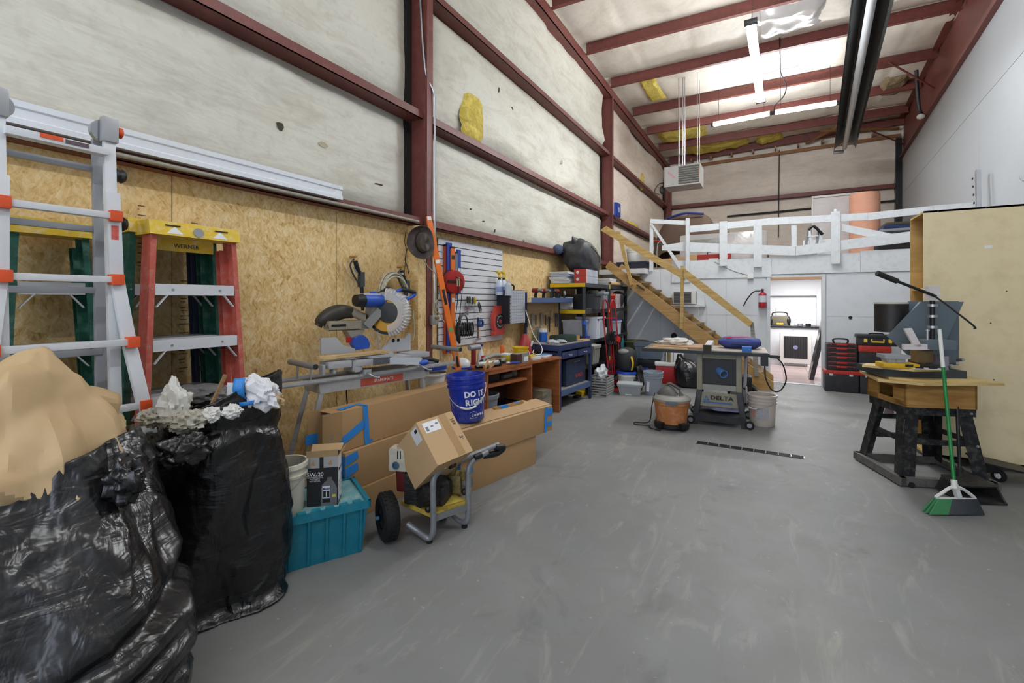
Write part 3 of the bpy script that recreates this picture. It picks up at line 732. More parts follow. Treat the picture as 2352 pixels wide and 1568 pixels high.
bagmesh([(.004, 0, 0, .04, .04), (.004, .06, .02, .26, .24), (.06, .03, .02, .25, .28), (.25, .02, .02, .265, .32), (.5, .01, .02, .265, .325), (.72, .0, .02, .255, .315), (.9, -.01, .03, .25, .31), (.97, -.02, .03, .25, .31), (.99, -.02, .03, .24, .30), (.9, -.02, .03, .22, .28), (.86, -.02, .04, .03, .03)], 5, 180, 140, .030, (.17, .20), folds=[(.80, .03, .02, -.08)]).o('bag_film', BAG, b2, ang=70)
crumple((.30, -.28, .86), .07, (.8, 1.3, .9), 9, .5, 3).o('bag_tail', BAG, b2, ang=60)
b3 = thing('trash_bag', 'black trash bag mostly hidden between the ladders and the two front bags', 'bag', (-2.98, .95, 0))
bagmesh([(.004, 0, 0, .04, .04), (.004, 0, 0, .09, .10), (.3, 0, 0, .11, .12), (.6, 0, 0, .11, .12), (.78, 0, 0, .09, .10), (.84, 0, 0, .04, .05), (.85, 0, 0, .01, .01)], 8, 90, 60, .02).o('bag_film', BAG, b3, ang=70)
put(b3, (-2.53, .86, 0))
WPL = mat('crumpled white plastic', '#d9d8d2', .35, 0, .06, 10, .3, 30); WPL2 = mat('dirty clear plastic', '#b3b0a2', .3, 0, .15, 9, .4, 30, dirt='#7b6a4c', da=.4)
GRYF = mat('grey wrapped foam', '#5e5d5b', .4, 0, .18, 12, .5, 26)
def scrap(name, label, cat, c, r, sc, seed, m, amp=.4, f=2.4, rot=(0,0,0)):
    o = crumple((0,0,0), r, sc, seed, amp, f, rot=rot).o(name, m, None, ang=25); o.location = c; return tag(o, label, cat)
scrap('crumpled_plastic', 'translucent white crumpled plastic at the left lip of the open trash bag', 'plastic', (-2.429,1.067,1.001), .085, (.9, .6, 1.15), 1, WPL, .6)
scrap('crumpled_plastic', 'dirty clear crumpled plastic spilling over the bag front', 'plastic', (-2.298,1.061,0.958), .085, (1.1, .8, .5), 2, WPL2, .6, 3)
scrap('crumpled_plastic', 'small white crumpled scrap near the leaning wood stick', 'plastic', (-2.225,1.126,0.979), .04, (1, .8, .8), 3, WPL, .5, 3)
scrap('crumpled_plastic', 'yellowed torn plastic at the far left of the bag mouth', 'plastic', (-2.491,0.997,0.958), .055, (1.2, .7, .6), 4, WPL2, .6, 3)
scrap('foam_wrap', 'grey plastic-wrapped foam roll lying in the trash bag', 'foam', (-2.518,1.212,1.027), .115, (1.2, .8, .42), 5, GRYF, .35, 1.8, (0, 0, .6))
scrap('foam_wrap', 'second grey foam roll end beside the white card scrap', 'foam', (-2.430,1.285,1.001), .075, (.8, .8, .75), 6, GRYF, .4, 2.2)
scrap('crumpled_paper', 'large white crumpled paper sheet at the right of the bag mouth', 'paper', (-2.225,1.356,1.042), .085, (1.15, .7, .75), 7, mat('white paper', '#dddde0', .6, 0, .04, 9), .5, 2.2, (0, .5, .5))
scrap('crumpled_paper', 'small white paper wad under the blue taped card', 'paper', (-2.183,1.195,0.983), .035, (1.2, 1, .8), 8, WPL, .5, 3)
scrap('crumpled_paper', 'brown paper scrap tucked at the right rim of the bag', 'paper', (-2.212,1.409,0.990), .06, (1, .8, .7), 9, PAPER, .5, 2.5)
o = Mb().beam((-2.289,1.158,1.005), (-2.293,1.225,1.142), .012, .014).o('wood_stick', m_wood('splintered lath', '#a5825b', '#6e5236'), None); tag(o, 'thin splintered wood stick poking up out of the trash', 'stick')
cdp = thing('card_scrap', 'white card scrap with blue masking tape in the trash bag', 'card', (-2.255,1.270,1.043), R(40))
Mb().plate([(-.06, 0, -.06), (.05, .01, -.07), (.07, 0, .05), (-.05, -.01, .06)], .002).o('card', WHLBL, cdp)
Mb().grid(lambda u, v: (-.02+.05*u, -.008-.02*math.sin(v*4), .08-.12*v), 4, 12).o('blue_tape', BTAPE, cdp, solid=.001)
Mb().grid(lambda u, v: (-.0+.10*u, -.02-.012*math.sin(u*5), -.035-.02*v+.01*u), 12, 3).o('blue_tape', BTAPE, cdp, solid=.001)

# ---- teal tote with attached lid
TEAL = mat('teal plastic tote', '#107a92', .42, 0, .08, 6, .05, 60, dirt='#5fa0ab', da=.25)
TEALD = mat('dusty teal lid', '#6fa7ae', .55, 0, .12, 7, .1, 40, dirt='#bcc4bd', da=.6)
ux = V((.217, .404, 0)).normalized(); uy = V((-.37, .14, 0)).normalized()
tt = thing('storage_tote', 'teal plastic storage tote with dusty attached lid in front of the long boxes', 'tote', (-2.09, 1.931, 0), math.atan2(.404, .217))
# local x along long side (ends at 0 at right corner), y towards the wall
L_, Wd, Ht = .48, .39, .30
def frus(b, z0, z1, i0, i1):
    vs = [(-L_+i0, i0, z0), (-i0, i0, z0), (-i0, Wd-i0, z0), (-L_+i0, Wd-i0, z0), (-L_+i1, i1, z1), (-i1, i1, z1), (-i1, Wd-i1, z1), (-L_+i1, Wd-i1, z1)]
    b.add(vs, [(3,2,1,0), (4,5,6,7), (0,1,5,4), (1,2,6,5), (2,3,7,6), (3,0,4,7)])
b_ = Mb(); frus(b_, 0, Ht, .03, .0); b_.o('body', TEAL, tt)
for k in range(5):
    x = -L_+.06+k*.095
    Mb().beam((x, .026, .01), (x-.0, -.004, .27), .014, .012, (0,-1,0)).o('rib', TEAL, tt)
for y in (.10, .20, .30): Mb().beam((-.024, y, .01), (.004, y, .27), .012, .014, (1,0,0)).o('rib', TEAL, tt)
rim = Mb()
for a, b in (((-L_-.015, -.015), (.015, .0)), ((-L_-.015, Wd), (.015, Wd+.015)), ((.0, -.015), (.015, Wd+.015)), ((-L_-.015, -.015), (-L_, Wd+.015))): rim.bx((a[0], a[1], .27), (b[0], b[1], .315))
rim.o('rim', TEAL, tt)
ld = Mb(); ld.bx((-L_, 0, .296), (0, Wd, .306)); lo_ = ld.o('lid', TEALD, tt)
for k in range(6):
    Mb().bx((-L_+.02+k*.075, -.014, .306), (-L_+.065+k*.075, .02, .322)).o('lid_tooth', TEAL, lo_)
Mb().cyl((-.008, .0, .316), (-.008, Wd, .316), .007, n=8).o('hinge_rod', TEAL, tt)
# ---- oil box and white bucket on the tote
ob = thing('motor_oil_box', 'open carton of motor oil printed 5W-20 standing on the teal tote', 'box', (-2.332,1.695,0.306), math.atan2(.44, .49))
obm = mat('black printed carton', '#1c1c1f', .5, 0, .1, 12); W_, D_, H_ = .172, .115, .285
Mb().bx((0, 0, 0), (W_, D_, H_)).o('carton', obm, ob)
Mb().bx((W_, 0, .02), (W_+.001, D_, H_)).o('side_print', mat('white and grey print', '#cfd1d6', .5, 0, .2, 20), ob)
Mb().bx((0, -.001, .222), (W_, 0, H_)).o('upper_band', mat('grey carton band', '#a9a9a8', .5), ob)
Mb().bx((.07, -.0016, .222), (.092, -.001, H_)).o('black_stripe', obm, ob)
for x0 in (.02, .115): Mb().prism([(x0, .24), (x0+.025, .235), (x0+.02, .268), (x0+.012, .262)], (0, -.0012, 0), (1,0,0), (0,0,1), -.0006).o('torn_patch', CARD, ob)
fl1 = Mb(); fl1.plate([(0, 0, H_), (W_, 0, H_), (W_, -.015, H_+.045), (0, -.015, H_+.04)], .002); fl1.plate([(0, D_, H_), (W_, D_, H_), (W_+.01, D_+.04, H_+.03), (0, D_+.04, H_+.03)], .002); fl1.plate([(W_, 0, H_), (W_, D_, H_), (W_+.03, D_, H_+.035), (W_+.03, 0, H_+.04)], .002); fl1.o('flap', CARD2, ob)
bt = Mb(); bt.prism([(.078, .0), (.165, .0), (.165, .10), (.150, .135), (.138, .15), (.138, .165), (.112, .165), (.112, .15), (.085, .125), (.078, .10)], (0, -.0012, 0), (1,0,0), (0,0,1), -.0008); bt.o('bottle_picture', mat('printed grey bottle', '#6d6e70', .4, 0, .3, 30), ob)
Mb().bx((.086, -.0032, .045), (.128, -.002, .115)).o('bottle_label', WHLBL, ob)
Mb().bx((.090, -.0042, .05), (.125, -.0034, .087)).o('black_square', obm, ob)
text('5W-20', .032, WHLBL, ob, (.046, -.0016, .185), (1,0,0), (0,0,1), bold=.0006)
text('ADVANCED FULL\nSYNTHETIC\nMOTOR OIL', .011, WHLBL, ob, (.045, -.0016, .158), (1,0,0), (0,0,1))
text('SAE', .010, INKG, ob, (.016, -.0016, .206), (1,0,0), (0,0,1))
text('Mobil', .017, mat('logo blue', '#27408b', .5), ob, (.107, -.0046, .100), (1,0,0), (0,0,1), bold=.0004)
text('1', .036, WHLBL, ob, (.108, -.0052, .068), (1,0,0), (0,0,1), bold=.001)
Mb().bx((.14, -.0032, .05), (.158, -.002, .064)).o('yellow_label', mat('yellow print', '#d9c13a', .5), ob)
Mb().bx((.086, -.0032, .02), (.128, -.002, .042)).o('black_caption', obm, ob)
text('Mobil 1', .03, obm, ob, (W_+.0016, D_/2, .20), (0,1,0), (0,0,1)); 
for k in range(4): Mb().prism([(.0, .02+k*.03), (D_, .06+k*.03), (D_, .07+k*.03), (0, .03+k*.03)], (W_+.001, 0, 0), (0,1,0), (0,0,1), .0006).o('stripe', INKG, ob)
IVORY = mat('ivory plastic bucket', '#d8d4c4', .4, 0, .06, 6, dirt='#b9b29a', da=.3)
wbk = bucket('bucket', 'ivory plastic bucket with a small black label on the teal tote', (-2.388, 1.606, .306), .088, .106, .285, IVORY, ribs=1, rz=R(20), drop=.10)
Mb().bx((.03, -.10, .07), (.065, -.094, .12)).o('label_patch', mat('printed black and ivory label', '#8c897c', .5, 0, .7, 60), wbk)

# ---- long cardboard boxes
def longbox(name, label, o, U, Wv, L, D_, H_, m=CARD, group='long flat-pack cardboard boxes'):
    """front bottom corner o, U along front, W into depth"""
    U, Wv = V(U).normalized(), V(Wv).normalized()
    t = thing(name, label, 'box', o, math.atan2(U.y, U.x), group)
    Mb().box((L/2, D_/2, H_/2), (L, D_, H_), None, .006).o('carton', m, t)
    return t
def tape(t, pts, w=.0015, m=BTAPE): return Mb().plate(pts, w).o('blue_tape', m, t)
a1 = longbox('cardboard_box', 'long cardboard box with open left flaps and blue tape, top of the left stack', (-2.52, 2.10, .475), (.035, 1, 0), (-1, .035, 0), 1.28, .165, .275)
x_ = -.004
tape(a1, [(.19, x_, .0), (.235, x_, .0), (.215, x_, .277), (.175, x_, .277)]); tape(a1, [(.235, x_, -.0), (.265, x_, .02), (.25, x_, .03), (.22, x_, .02)])
tape(a1, [(.0, x_, .10), (.19, x_, .19), (.19, x_, .125), (.01, x_, .05)]); tape(a1, [(.01, .02, .279), (.16, .06, .279), (.16, .10, .279), (.01, .07, .279)]); tape(a1, [(.18, .0, .279), (.215, .0, .279), (.215, .09, .279), (.18, .09, .279)])
fp = Mb(); fp.plate([(0, 0, 0), (0, 0, .275), (-.10, .07, .262), (-.10, .07, .01)], .004); fp.plate([(0, .165, 0), (0, .165, .275), (-.12, .20, .275), (-.12, .20, .0)], .004); fp.plate([(0, 0, .275), (0, .165, .275), (-.05, .165, .265), (-.05, .03, .265)], .004); fp.o('end_flap', CARD, a1)
Mb().grid(lambda u, v: (-.005-.085*u, -.005+.045*u+.004*math.sin(v*9), .085-.06*u-.055*v+.02*u*v), 8, 6).o('blue_tape', BTAPE, a1, solid=.001)
tape(a1, [(-.135, .20, .115), (-.06, .175, .12), (-.06, .175, .05), (-.135, .20, .05)])
text('52716', .03, INKG, a1, (-.05, .033, .09), (0,0,1), (-.8,.56,0))
a2 = longbox('cardboard_box', 'long cardboard box, middle of the left stack, blue tape on its left end', (-2.49, 2.10, .20), (.035, 1, 0), (-1, .035, 0), 1.3, .18, .272)
for z0 in (.18, .10): tape(a2, [(-.0, x_, z0), (.11, x_, z0+.035), (.10, x_, z0+.085), (0, x_, z0+.07)])
tape(a2, [(-.004, 0, .02), (-.004, .12, .02), (-.004, .12, .25), (-.004, 0, .25)])
a3 = longbox('cardboard_box', 'long cardboard box at the bottom of the left stack, half hidden by the tote', (-2.47, 2.14, 0), (.035, 1, 0), (-1, .035, 0), 1.3, .19, .198)
cu = V((.19, .95, 0))
c2 = longbox('cardboard_box', 'long cardboard box on the floor, bottom of the right stack', (-2.065, 2.83, 0), cu, (-.95, .19, 0), .93, .36, .26)
c1 = longbox('cardboard_box', 'long cardboard box with blue taped end, top of the right stack under the blue bucket', (-2.06, 2.80, .262), cu, (-.95, .19, 0), 1.20, .37, .235)
for (x0, x1) in ((0, .09),): 
    for z0 in (.05, .14): tape(c2, [(-.003, x_, z0), (.13, x_, z0+.02), (.12, x_, z0+.07), (-.003, x_, z0+.06)])
tape(c2, [(-.004, 0, .03), (-.004, .10, .03), (-.004, .10, .24), (-.004, 0, .24)])
tape(c1, [(1.07, x_, .0), (1.105, x_, .0), (1.125, x_, .23), (1.085, x_, .238)]); tape(c1, [(1.12, x_, .15), (1.20, x_, .15), (1.20, x_, .215), (1.12, x_, .215)]); tape(c1, [(1.11, x_, .05), (1.19, x_, .05), (1.19, x_, .095), (1.11, x_, .09)])
tape(c1, [(1.204, -.002, .15), (1.204, .08, .15), (1.204, .08, .21), (1.204, -.002, .21)])
fp = Mb(); fp.plate([(.02, 0, .235), (1.2, 0, .235), (1.18, .10, .258), (.0, .13, .262)], .004); fp.plate([(.05, .03, .25), (1.19, .02, .245), (1.19, .15, .268), (.03, .17, .275)], .004); fp.plate([(.25, .12, .262), (1.2, .07, .252), (1.2, .2, .27), (.22, .22, .28)], .004); fp.o('top_flap', CARD2, c1)
lb = thing('wood_offcut', 'short bundle of wood laths bound with blue tape on the right box stack', 'wood', (-2.088,3.573,0.530), R(72))
for k in range(3): Mb().beam((-.16, .014*k-.014, .012), (.16+.03*k, .014*k-.01, .012+.002*k), .012, .02).o('lath', m_wood('pale lath', '#c79f63', '#946c3a'), lb)
Mb().box((-.05, 0, .012), (.09, .05, .024)).o('blue_tape', BTAPE, lb); Mb().box((.13, .01, .014), (.05, .05, .022)).o('blue_tape', BTAPE, lb)
hn = thing('hose_nozzle', 'grey metal hose nozzle lying beside the blue bucket', 'nozzle', (-2.175,3.002,0.520), R(50))
Mb().lathe([(0, 0), (.012, 0), (.014, .03), (.022, .05), (.022, .08), (.014, .09), (.016, .16), (0, .165)], (-.08, 0, .022), 14, (1, 0, 0)).o('barrel', DKSTEEL, hn); Mb().box((-.02, 0, .025), (.06, .05, .04), None, .01).o('valve', STEEL, hn)

# ---- blue bucket
BLB = mat('dusty blue bucket plastic', '#17309c', .36, 0, .10, 5, dirt='#8f98bd', da=.28)
bb = bucket('bucket', 'blue plastic bucket printed DO IT RIGHT standing on the cardboard boxes', (-2.15, 3.05, .535), .13, .150, .37, BLB, ribs=2, rz=0, bail=True, bail_a=R(38), drop=.17, rot=(R(2), R(-3), 0))
def curved(s_, size, z, a0, r, par, m, xs=1, bold=0):
    """letters set round the bucket wall, one mesh"""
    adv = {'I': .32, ' ': .35, 'L': .62, 'O': .82, 'W': 1.0}; a = a0
    for ch_ in s_:
        w = size*adv.get(ch_, .72)*xs
        am = a+w/2/r
        if ch_ != ' ':
            p = V((math.cos(am)*r, math.sin(am)*r, z)); u = V((-math.sin(am), math.cos(am), 0))
            text(ch_, size, m, par, p, u, (0,0,1), .0012, xs=xs, bold=bold)
        a += w/r
curved('DO IT', .062, .222, R(-62), .146, bb, WHLBL, bold=.0022); curved('RIGHT', .062, .158, R(-62), .1425, bb, WHLBL, bold=.0022); curved('Lowes', .035, .06, R(-44), .1375, bb, WHLBL, bold=.001)
for a0, z0, w, h in ((-112, .21, .045, .03), (-90, .13, .035, .05)):
    am = R(a0); r = .143-.02*(1-z0/.37); p = V((math.cos(am)*r, math.sin(am)*r, z0)); u = V((-math.sin(am), math.cos(am), 0))
    Mb().prism([(-w/2, -h/2), (w/2, -h/2), (w/2, h/2), (-w/2, h/2)], p, u, (0,0,1), .0012).o('printed_label', mat('pale blue print', '#9aa3c8', .5, 0, .5, 70), bb)
hs = [(R(-48), .078), (R(-36), .088), (R(-24), .078), (R(-24), .035), (R(-48), .035)]
Mb().tube([(math.cos(a)*.1385, math.sin(a)*.1385, z) for a, z in hs], .0014, 5, True).o('logo_outline', WHLBL, bb)
Mb().tube([(math.cos(a)*.139+0*k, math.sin(a)*.139, .145+.02*math.sin(t)) for t in [2*PI*q/14 for q in range(14)] for a, k in ((R(-106)+.12*math.cos(t), 0),)], .0011, 5, True).o('warning_mark', WHLBL, bb)

# ---- pressure washer with a carton balanced on it
pw = thing('pressure_washer', 'dirty wheeled pressure washer with bent grey tube frame and yellow deck', 'machine', (-1.95, 2.35, 0))
O_ = V((-1.95, 2.35, 0)); w_ = lambda x, y, z: V((x, y, z))-O_
TUBEG = mat('grey painted tube', '#8a8d92', .4, .3, .1, 9, dirt='#5e5d5a', da=.4)
F1, F2 = (-1.815, 2.20), (-1.735, 2.46)
wn, wf_ = (-2.10, 2.10), (-1.98, 2.42)
hd = V((.28, .96, 0)).normalized()
p1 = [w_(wn[0]+.10, wn[1]+.07, .09), w_(-1.93, 2.19, .05), w_(-1.86, 2.19, .03), w_(F1[0]-.02, F1[1], .035), w_(F1[0], F1[1], .09), w_(F1[0], F1[1], .25), w_(F1[0], F1[1], .38), w_(F1[0]+.008, F1[1]+.03, .43), w_(F1[0]+.03, F1[1]+.12, .455), w_(F1[0]+.085, F1[1]+.33, .47), w_(F1[0]+.14, F1[1]+.54, .485)]
Mb().tube(sm(p1, 5), .019, 12).o('frame_tube', TUBEG, pw)
p2 = [w_(wf_[0]+.08, wf_[1]+.06, .09), w_(-1.84, 2.46, .05), w_(F2[0]-.03, F2[1], .035), w_(F2[0], F2[1], .09), w_(F2[0], F2[1], .30), w_(F2[0], F2[1]+.01, .40), w_(F2[0]+.02, F2[1]+.06, .445), w_(F2[0]+.045, F2[1]+.16, .465)]
Mb().tube(sm(p2, 5), .019, 12).o('frame_tube', TUBEG, pw)
for p in (F1, F2): Mb().cyl(w_(p[0]-.03, p[1], 0), w_(p[0]-.03, p[1], .02), .02, n=12).o('rubber_foot', RUBBER, pw)
Mb().tube(sm([w_(F1[0]+.14, F1[1]+.50, .475), w_(F1[0]+.165, F1[1]+.57, .46), w_(F1[0]+.14, F1[1]+.52, .43), w_(F1[0]+.10, F1[1]+.42, .435)], 5), .022, 10).o('gun_holder', BLACKP, pw)
for (a, b) in ((.10, .14), (.30, .36)): Mb().cyl(w_(F1[0]+.02+.26*a, F1[1]+a, .455), w_(F1[0]+.02+.26*b, F1[1]+b, .46), .021, n=12).o('clamp', BLACKP, pw)
ax = V((.50, .866, 0)); fw = V((.866, -.5, 0))
def wheel(par, c, r, w, axis, hub=BLACKP, knob=True, nm='wheel', hr=.5):
    c = V(c); axis = V(axis).normalized()
    o = Mb().lathe([(r*hr, -w/2*.8), (r*.8, -w/2), (r*.95, -w/2*.8), (r, -w*.25), (r, w*.25), (r*.95, w/2*.8), (r*.8, w/2), (r*hr, w/2*.8)], c, 36, axis, cap=False).o(nm, RUBBER, par)
    Mb().lathe([(0, -w/2*.6), (r*hr*.5, -w/2*.9), (r*hr, -w/2*.7), (r*hr*1.02, w/2*.7), (r*hr*.5, w/2*.9), (0, w/2*.6)], c, 24, axis).o('hub', hub, o)
    if knob:
        u = axis.orthogonal().normalized(); v = axis.cross(u); k = Mb()
        for j in range(3):
            for i in range(30):
                a = 2*PI*(i+.5*(j % 2))/30; d = u*math.cos(a)+v*math.sin(a)
                k.box(c+d*r+axis*((j-1)*w*.27), (.01, .012, .012), d.to_track_quat('X', 'Z').to_matrix())
        k.o('tread_knobs', RUBBER, o, False)
    return o
wheel(pw, w_(wn[0], wn[1], .145), .142, .10, ax); wheel(pw, w_(wf_[0]-.02, wf_[1]+.08, .142), .142, .10, ax)
Mb().lathe([(0, 0), (.012, 0), (.012, .02), (0, .022)], w_(wn[0], wn[1], .145)-ax*.054, 10, -ax).o('axle_nut', mat('blue nut', '#4a7f96', .4), pw)
YDK = mat('dirty yellow deck', '#c3aa4a', .55, 0, .15, 9, dirt='#5a5038', da=.6)
Mb().plate([w_(-2.12, 2.24, .17), w_(-1.82, 2.20, .17), w_(-1.74, 2.46, .17), w_(-2.02, 2.52, .17)], .03).o('deck', YDK, pw)
Mb().plate([w_(F1[0]+.004, F1[1]+.02, .13), w_(F2[0]+.004, F2[1]-.02, .13), w_(F2[0]+.004, F2[1]-.02, .17), w_(F1[0]+.004, F1[1]+.02, .17)], .006).o('deck_front', mat('dull alloy plate', '#8f9093', .45, .5), pw)
Mb().plate([w_(-1.82, 2.30, .19), w_(-1.755, 2.44, .19), w_(-1.86, 2.47, .20), w_(-1.90, 2.36, .20)], .004).o('yellow_cover', mat('yellow cover', '#d3bb55', .5, 0, .1, 8), pw)
ENG = mat('oily engine block', '#2b2b2b', .5, .3, .3, 20, .4, 50, dirt='#6a6152', da=.4)
e = Mb(); e.box(w_(-1.99, 2.35, .29), (.24, .24, .20), (0, 0, .4), .02); e.cyl(w_(-1.96, 2.22, .27), w_(-1.90, 2.40, .27), .085, n=20); e.box(w_(-1.88, 2.36, .25), (.10, .16, .12), (0, 0, .3), .02); e.cyl(w_(-2.05, 2.38, .30), w_(-1.88, 2.31, .30), .075, n=20); e.cyl(w_(-2.04, 2.27, .31), w_(-2.0, 2.37, .31), .09, n=20); eo = e.o('engine', ENG, pw)
for k in range(8): Mb().box(w_(-1.98, 2.30, .22+k*.02), (.15, .16, .005), (0, 0, .4)).o('cooling_fin', ENG, eo)
Mb().box(w_(-2.10, 2.245, .36), (.07, .10, .20), (.1, 0, .35), .02).o('recoil_cover', mat('oxblood cover', '#5d1f1d', .45, 0, .2, 8), pw)
mf = Mb(); mf.box(w_(-2.10, 2.22, .475), (.13, .10, .15), (0, 0, .35), .022); mf = mf.o('air_box', mat('dirty cream plastic', '#c2bcae', .5, 0, .1, 8, dirt='#7f776a', da=.4), pw)
nrm = V((.34, -.94, 0)); sd = V((.94, .34, 0)); fc = w_(-2.10, 2.22, .475)+nrm*.052
Mb().lathe([(0, 0), (.016, 0), (.024, .004), (.024, .010), (.015, .011), (.014, .002)], fc-sd*.012+V((0,0,-.03)), 16, nrm).o('exhaust_port', mat('blued steel', '#5c7890', .35, .6), mf)
for k in (0, .018): Mb().box(fc+sd*(.0+k)+V((0,0,.035)), (.006, .004, .05), (0, 0, .35)).o('vent_slot', BLACKP, mf)
pm = Mb(); pm.box(w_(-1.86, 2.50, .27), (.10, .12, .12), (0, 0, .3), .015); pm.cyl(w_(-1.87, 2.46, .33), w_(-1.83, 2.46, .42), .022, n=12); pm.cyl(w_(-1.80, 2.50, .30), w_(-1.80, 2.50, .36), .03, n=12); pm.o('pump', mat('brassy pump casting', '#8a7a4a', .45, .4, .3, 25, dirt='#2c2a24', da=.7), pw)
Mb().sph(w_(-1.79, 2.52, .27), .045, sc=(1, 1, 1.2)).o('chequered_cover', mat('black and white checked cloth', '#77736a', .6, 0, .9, 60), pw)
for p in (w_(F1[0]-.03, F1[1]-.01, .21), w_(F2[0]-.03, F2[1], .235)): Mb().sph(p, .022, 10, 8).o('clamp_knob', BLACKP, pw)
Mb().box(w_(-1.76, 2.33, .465), (.02, .05, .018), (0, 0, .3)).o('red_clip', REDP, pw); Mb().box(w_(-1.775, 2.27, .46), (.018, .03, .016), (0, 0, .3)).o('yellow_clip', YELP, pw)
sb = thing('cardboard_box', 'small square cardboard box with shipping labels tilted on the pressure washer', 'box', (-1.90, 2.14, .75))
EB, ED, EE = V((.060, .276, .019)), V((.193, -.028, -.222)), V((-.243, .068, -.216))
EE = EB.cross(ED).normalized()*-.325 if EB.cross(ED).dot(EE) < 0 else EB.cross(ED).normalized()*.325
b_ = Mb(); c_ = [V((0,0,0)), EB, EB+ED, ED]; b_.add(c_+[p+EE for p in c_], [(3,2,1,0), (4,5,6,7), (0,1,5,4), (1,2,6,5), (2,3,7,6), (3,0,4,7)]); b_.o('carton', CARD2, sb)
nb = -EE.normalized()*.001; ub, ud, ue = EB.normalized(), ED.normalized(), EE.normalized(); ne = -EB.normalized()*.0012
q = lambda a, b: ub*a+ud*b+nb
Mb().plate([q(.03, .02), q(.15, .02), q(.15, .09), q(.03, .09)], .001).o('shipping_label', WHLBL, sb)
for k in range(3): Mb().plate([q(.04+k*.04, .05), q(.06+k*.04, .05), q(.06+k*.04, .08-.02*k), q(.04+k*.04, .08-.02*k)], .0022).o('barcode', INKG, sb)
Mb().plate([q(.17, 0), q(.225, 0), q(.225, .29), q(.17, .29)], .0006).o('packing_tape', mat('clear brown tape', '#a9875c', .3), sb)
text('186', .035, INKB, sb, q(.255, .07), ud*1, -ub, .0006); text('3-', .04, INKB, sb, q(.255, .19), ud, -ub, .0006)
qe = lambda a, b: ud*a+ue*b+ne
Mb().plate([qe(.015, .02), qe(.11, .02), qe(.11, .10), qe(.015, .10)], .001).o('shipping_label', mat('shaded label paper', '#cfd0d2', .6), sb)
Mb().plate([qe(.03, .03), qe(.05, .03), qe(.05, .06), qe(.03, .06)], .0022).o('barcode', INKB, sb)

# ---- miter saw stand
SS = (-2.79, 2.69, 0); SR = math.atan2(.98, .196)
GALV = mat('scuffed light steel', '#b7b9bb', .42, .3, .08, 9, dirt='#8d8b86', da=.3)
ss = thing('saw_stand', 'long galvanised steel saw stand on splayed legs behind the cardboard boxes', 'stand', SS, SR)
for y in (-.13, .10):
    r_ = Mb(); r_.bx((-.87, y-.018, .918), (.70, y+.018, .946)); r_.bx((-.87, y-.024, .926), (.70, y+.024, .936)); r_.o('rail', GALV, ss)
bd = Mb(); bd.prism([(-.565, .918), (.362, .918), (.38, .84), (-.552, .84)], (0, -.135, 0), (1,0,0), (0,0,1), -.004); bd.prism([(-.565, .918), (.362, .918), (.38, .84), (-.552, .84)], (0, .11, 0), (1,0,0), (0,0,1), -.004)
bd.plate([(-.565, -.135, .918), (-.565, .11, .918), (-.552, .11, .84), (-.552, -.135, .84)], .004); bd.o('body', GALV, ss)
Mb().bx((-.24, -.1375, .848), (.14, -.1355, .905)).o('red_plate', mat('brick red name plate', '#b3503d', .5, 0, .1, 12), ss)
text('STABLEMATE', .03, WHLBL, ss, (-.04, -.139, .878), (1,0,0), (0,0,1))
for x, dx in ((-.54, -.17), (.35, .17)):
    for y, dy in ((-.115, .05), (.10, .12)): Mb().beam((x, y, .84), (x+dx, y+dy*.9, .0), .03, .03, (0,0,1)).o('leg', GALV, ss)

DGR = mat('roller grey', '#86878a', .45, .2, .08, 12)
for x, z in ((-.62, 1.045), (.72, 1.055)):
    rl = Mb().cyl((x, -.20, z), (x, .20, z), .021, n=16).o('support_roller', DGR, ss)
    Mb().cyl((x, -.205, z), (x, -.198, z), .018, n=16).o('roller_end', DKSTEEL, rl)
    for y in (-.13, .08): Mb().cyl((x, y, .93), (x, y, z-.02), .007, n=8).o('roller_post', STEEL, rl)
for x in (-.2, .30):
    Mb().bx((x-.03, -.17, .94), (x+.03, .14, .975)).o('mount_bracket', GALV, ss)
    Mb().tube(sm([(x-.01, -.17, .955), (x-.01, -.21, .945), (x+.03, -.23, .92), (x+.06, -.235, .918)], 4), .007, 8).o('clamp_lever', STEEL, ss)
Mb().tube([(.40, -.16, .88), (.56, -.18, .872)], .008, 8).o('handle_bar', DKSTEEL, ss)
Mb().tube(sm([(-.25, 0, .92), (-.27, .02, .80), (-.25, .05, .66), (-.30, .06, .5)], 6), .005, 6).o('power_cord', BLACKP, ss)
# ---- miter saw on it
SAWG = mat('cast grey alloy', '#b4b6ba', .45, .2, .06, 8); SAWB = mat('cobalt blue saw plastic', '#2a56b4', .38, 0, .1, 9); SAWT = mat('beige grey casting', '#a69d8c', .45, .1, .08, 9)
ms = thing('miter_saw', 'blue and grey sliding miter saw with clear blade guard on the steel stand', 'saw', SS, SR)
b = Mb(); b.box((-.05, -.02, 1.03), (.50, .30, .045), None, .012); b.box((-.42, -.10, 1.035), (.18, .14, .05), None, .01); b.box((.30, -.06, 1.04), (.20, .20, .045), None, .01); b.lathe([(0, 0), (.15, 0), (.15, .02), (0, .022)], (-.05, -.02, 1.055), 36)
for x in (-.54, -.46, -.31, -.25): b.box((x, -.13, 1.01), (.02, .06, .07), None, .004)
for x in (-.28, .17): b.box((x, -.12, .995), (.05, .09, .06), None, .008)
b.o('base', SAWG, ms)
Mb().prism([(-.485, 1.105), (-.211, 1.09), (-.211, 1.124), (-.313, 1.160), (-.367, 1.222), (-.484, 1.223)], (0, .012, 0), (1,0,0), (0,0,1), .02).o('left_fence', SAWG, ms)
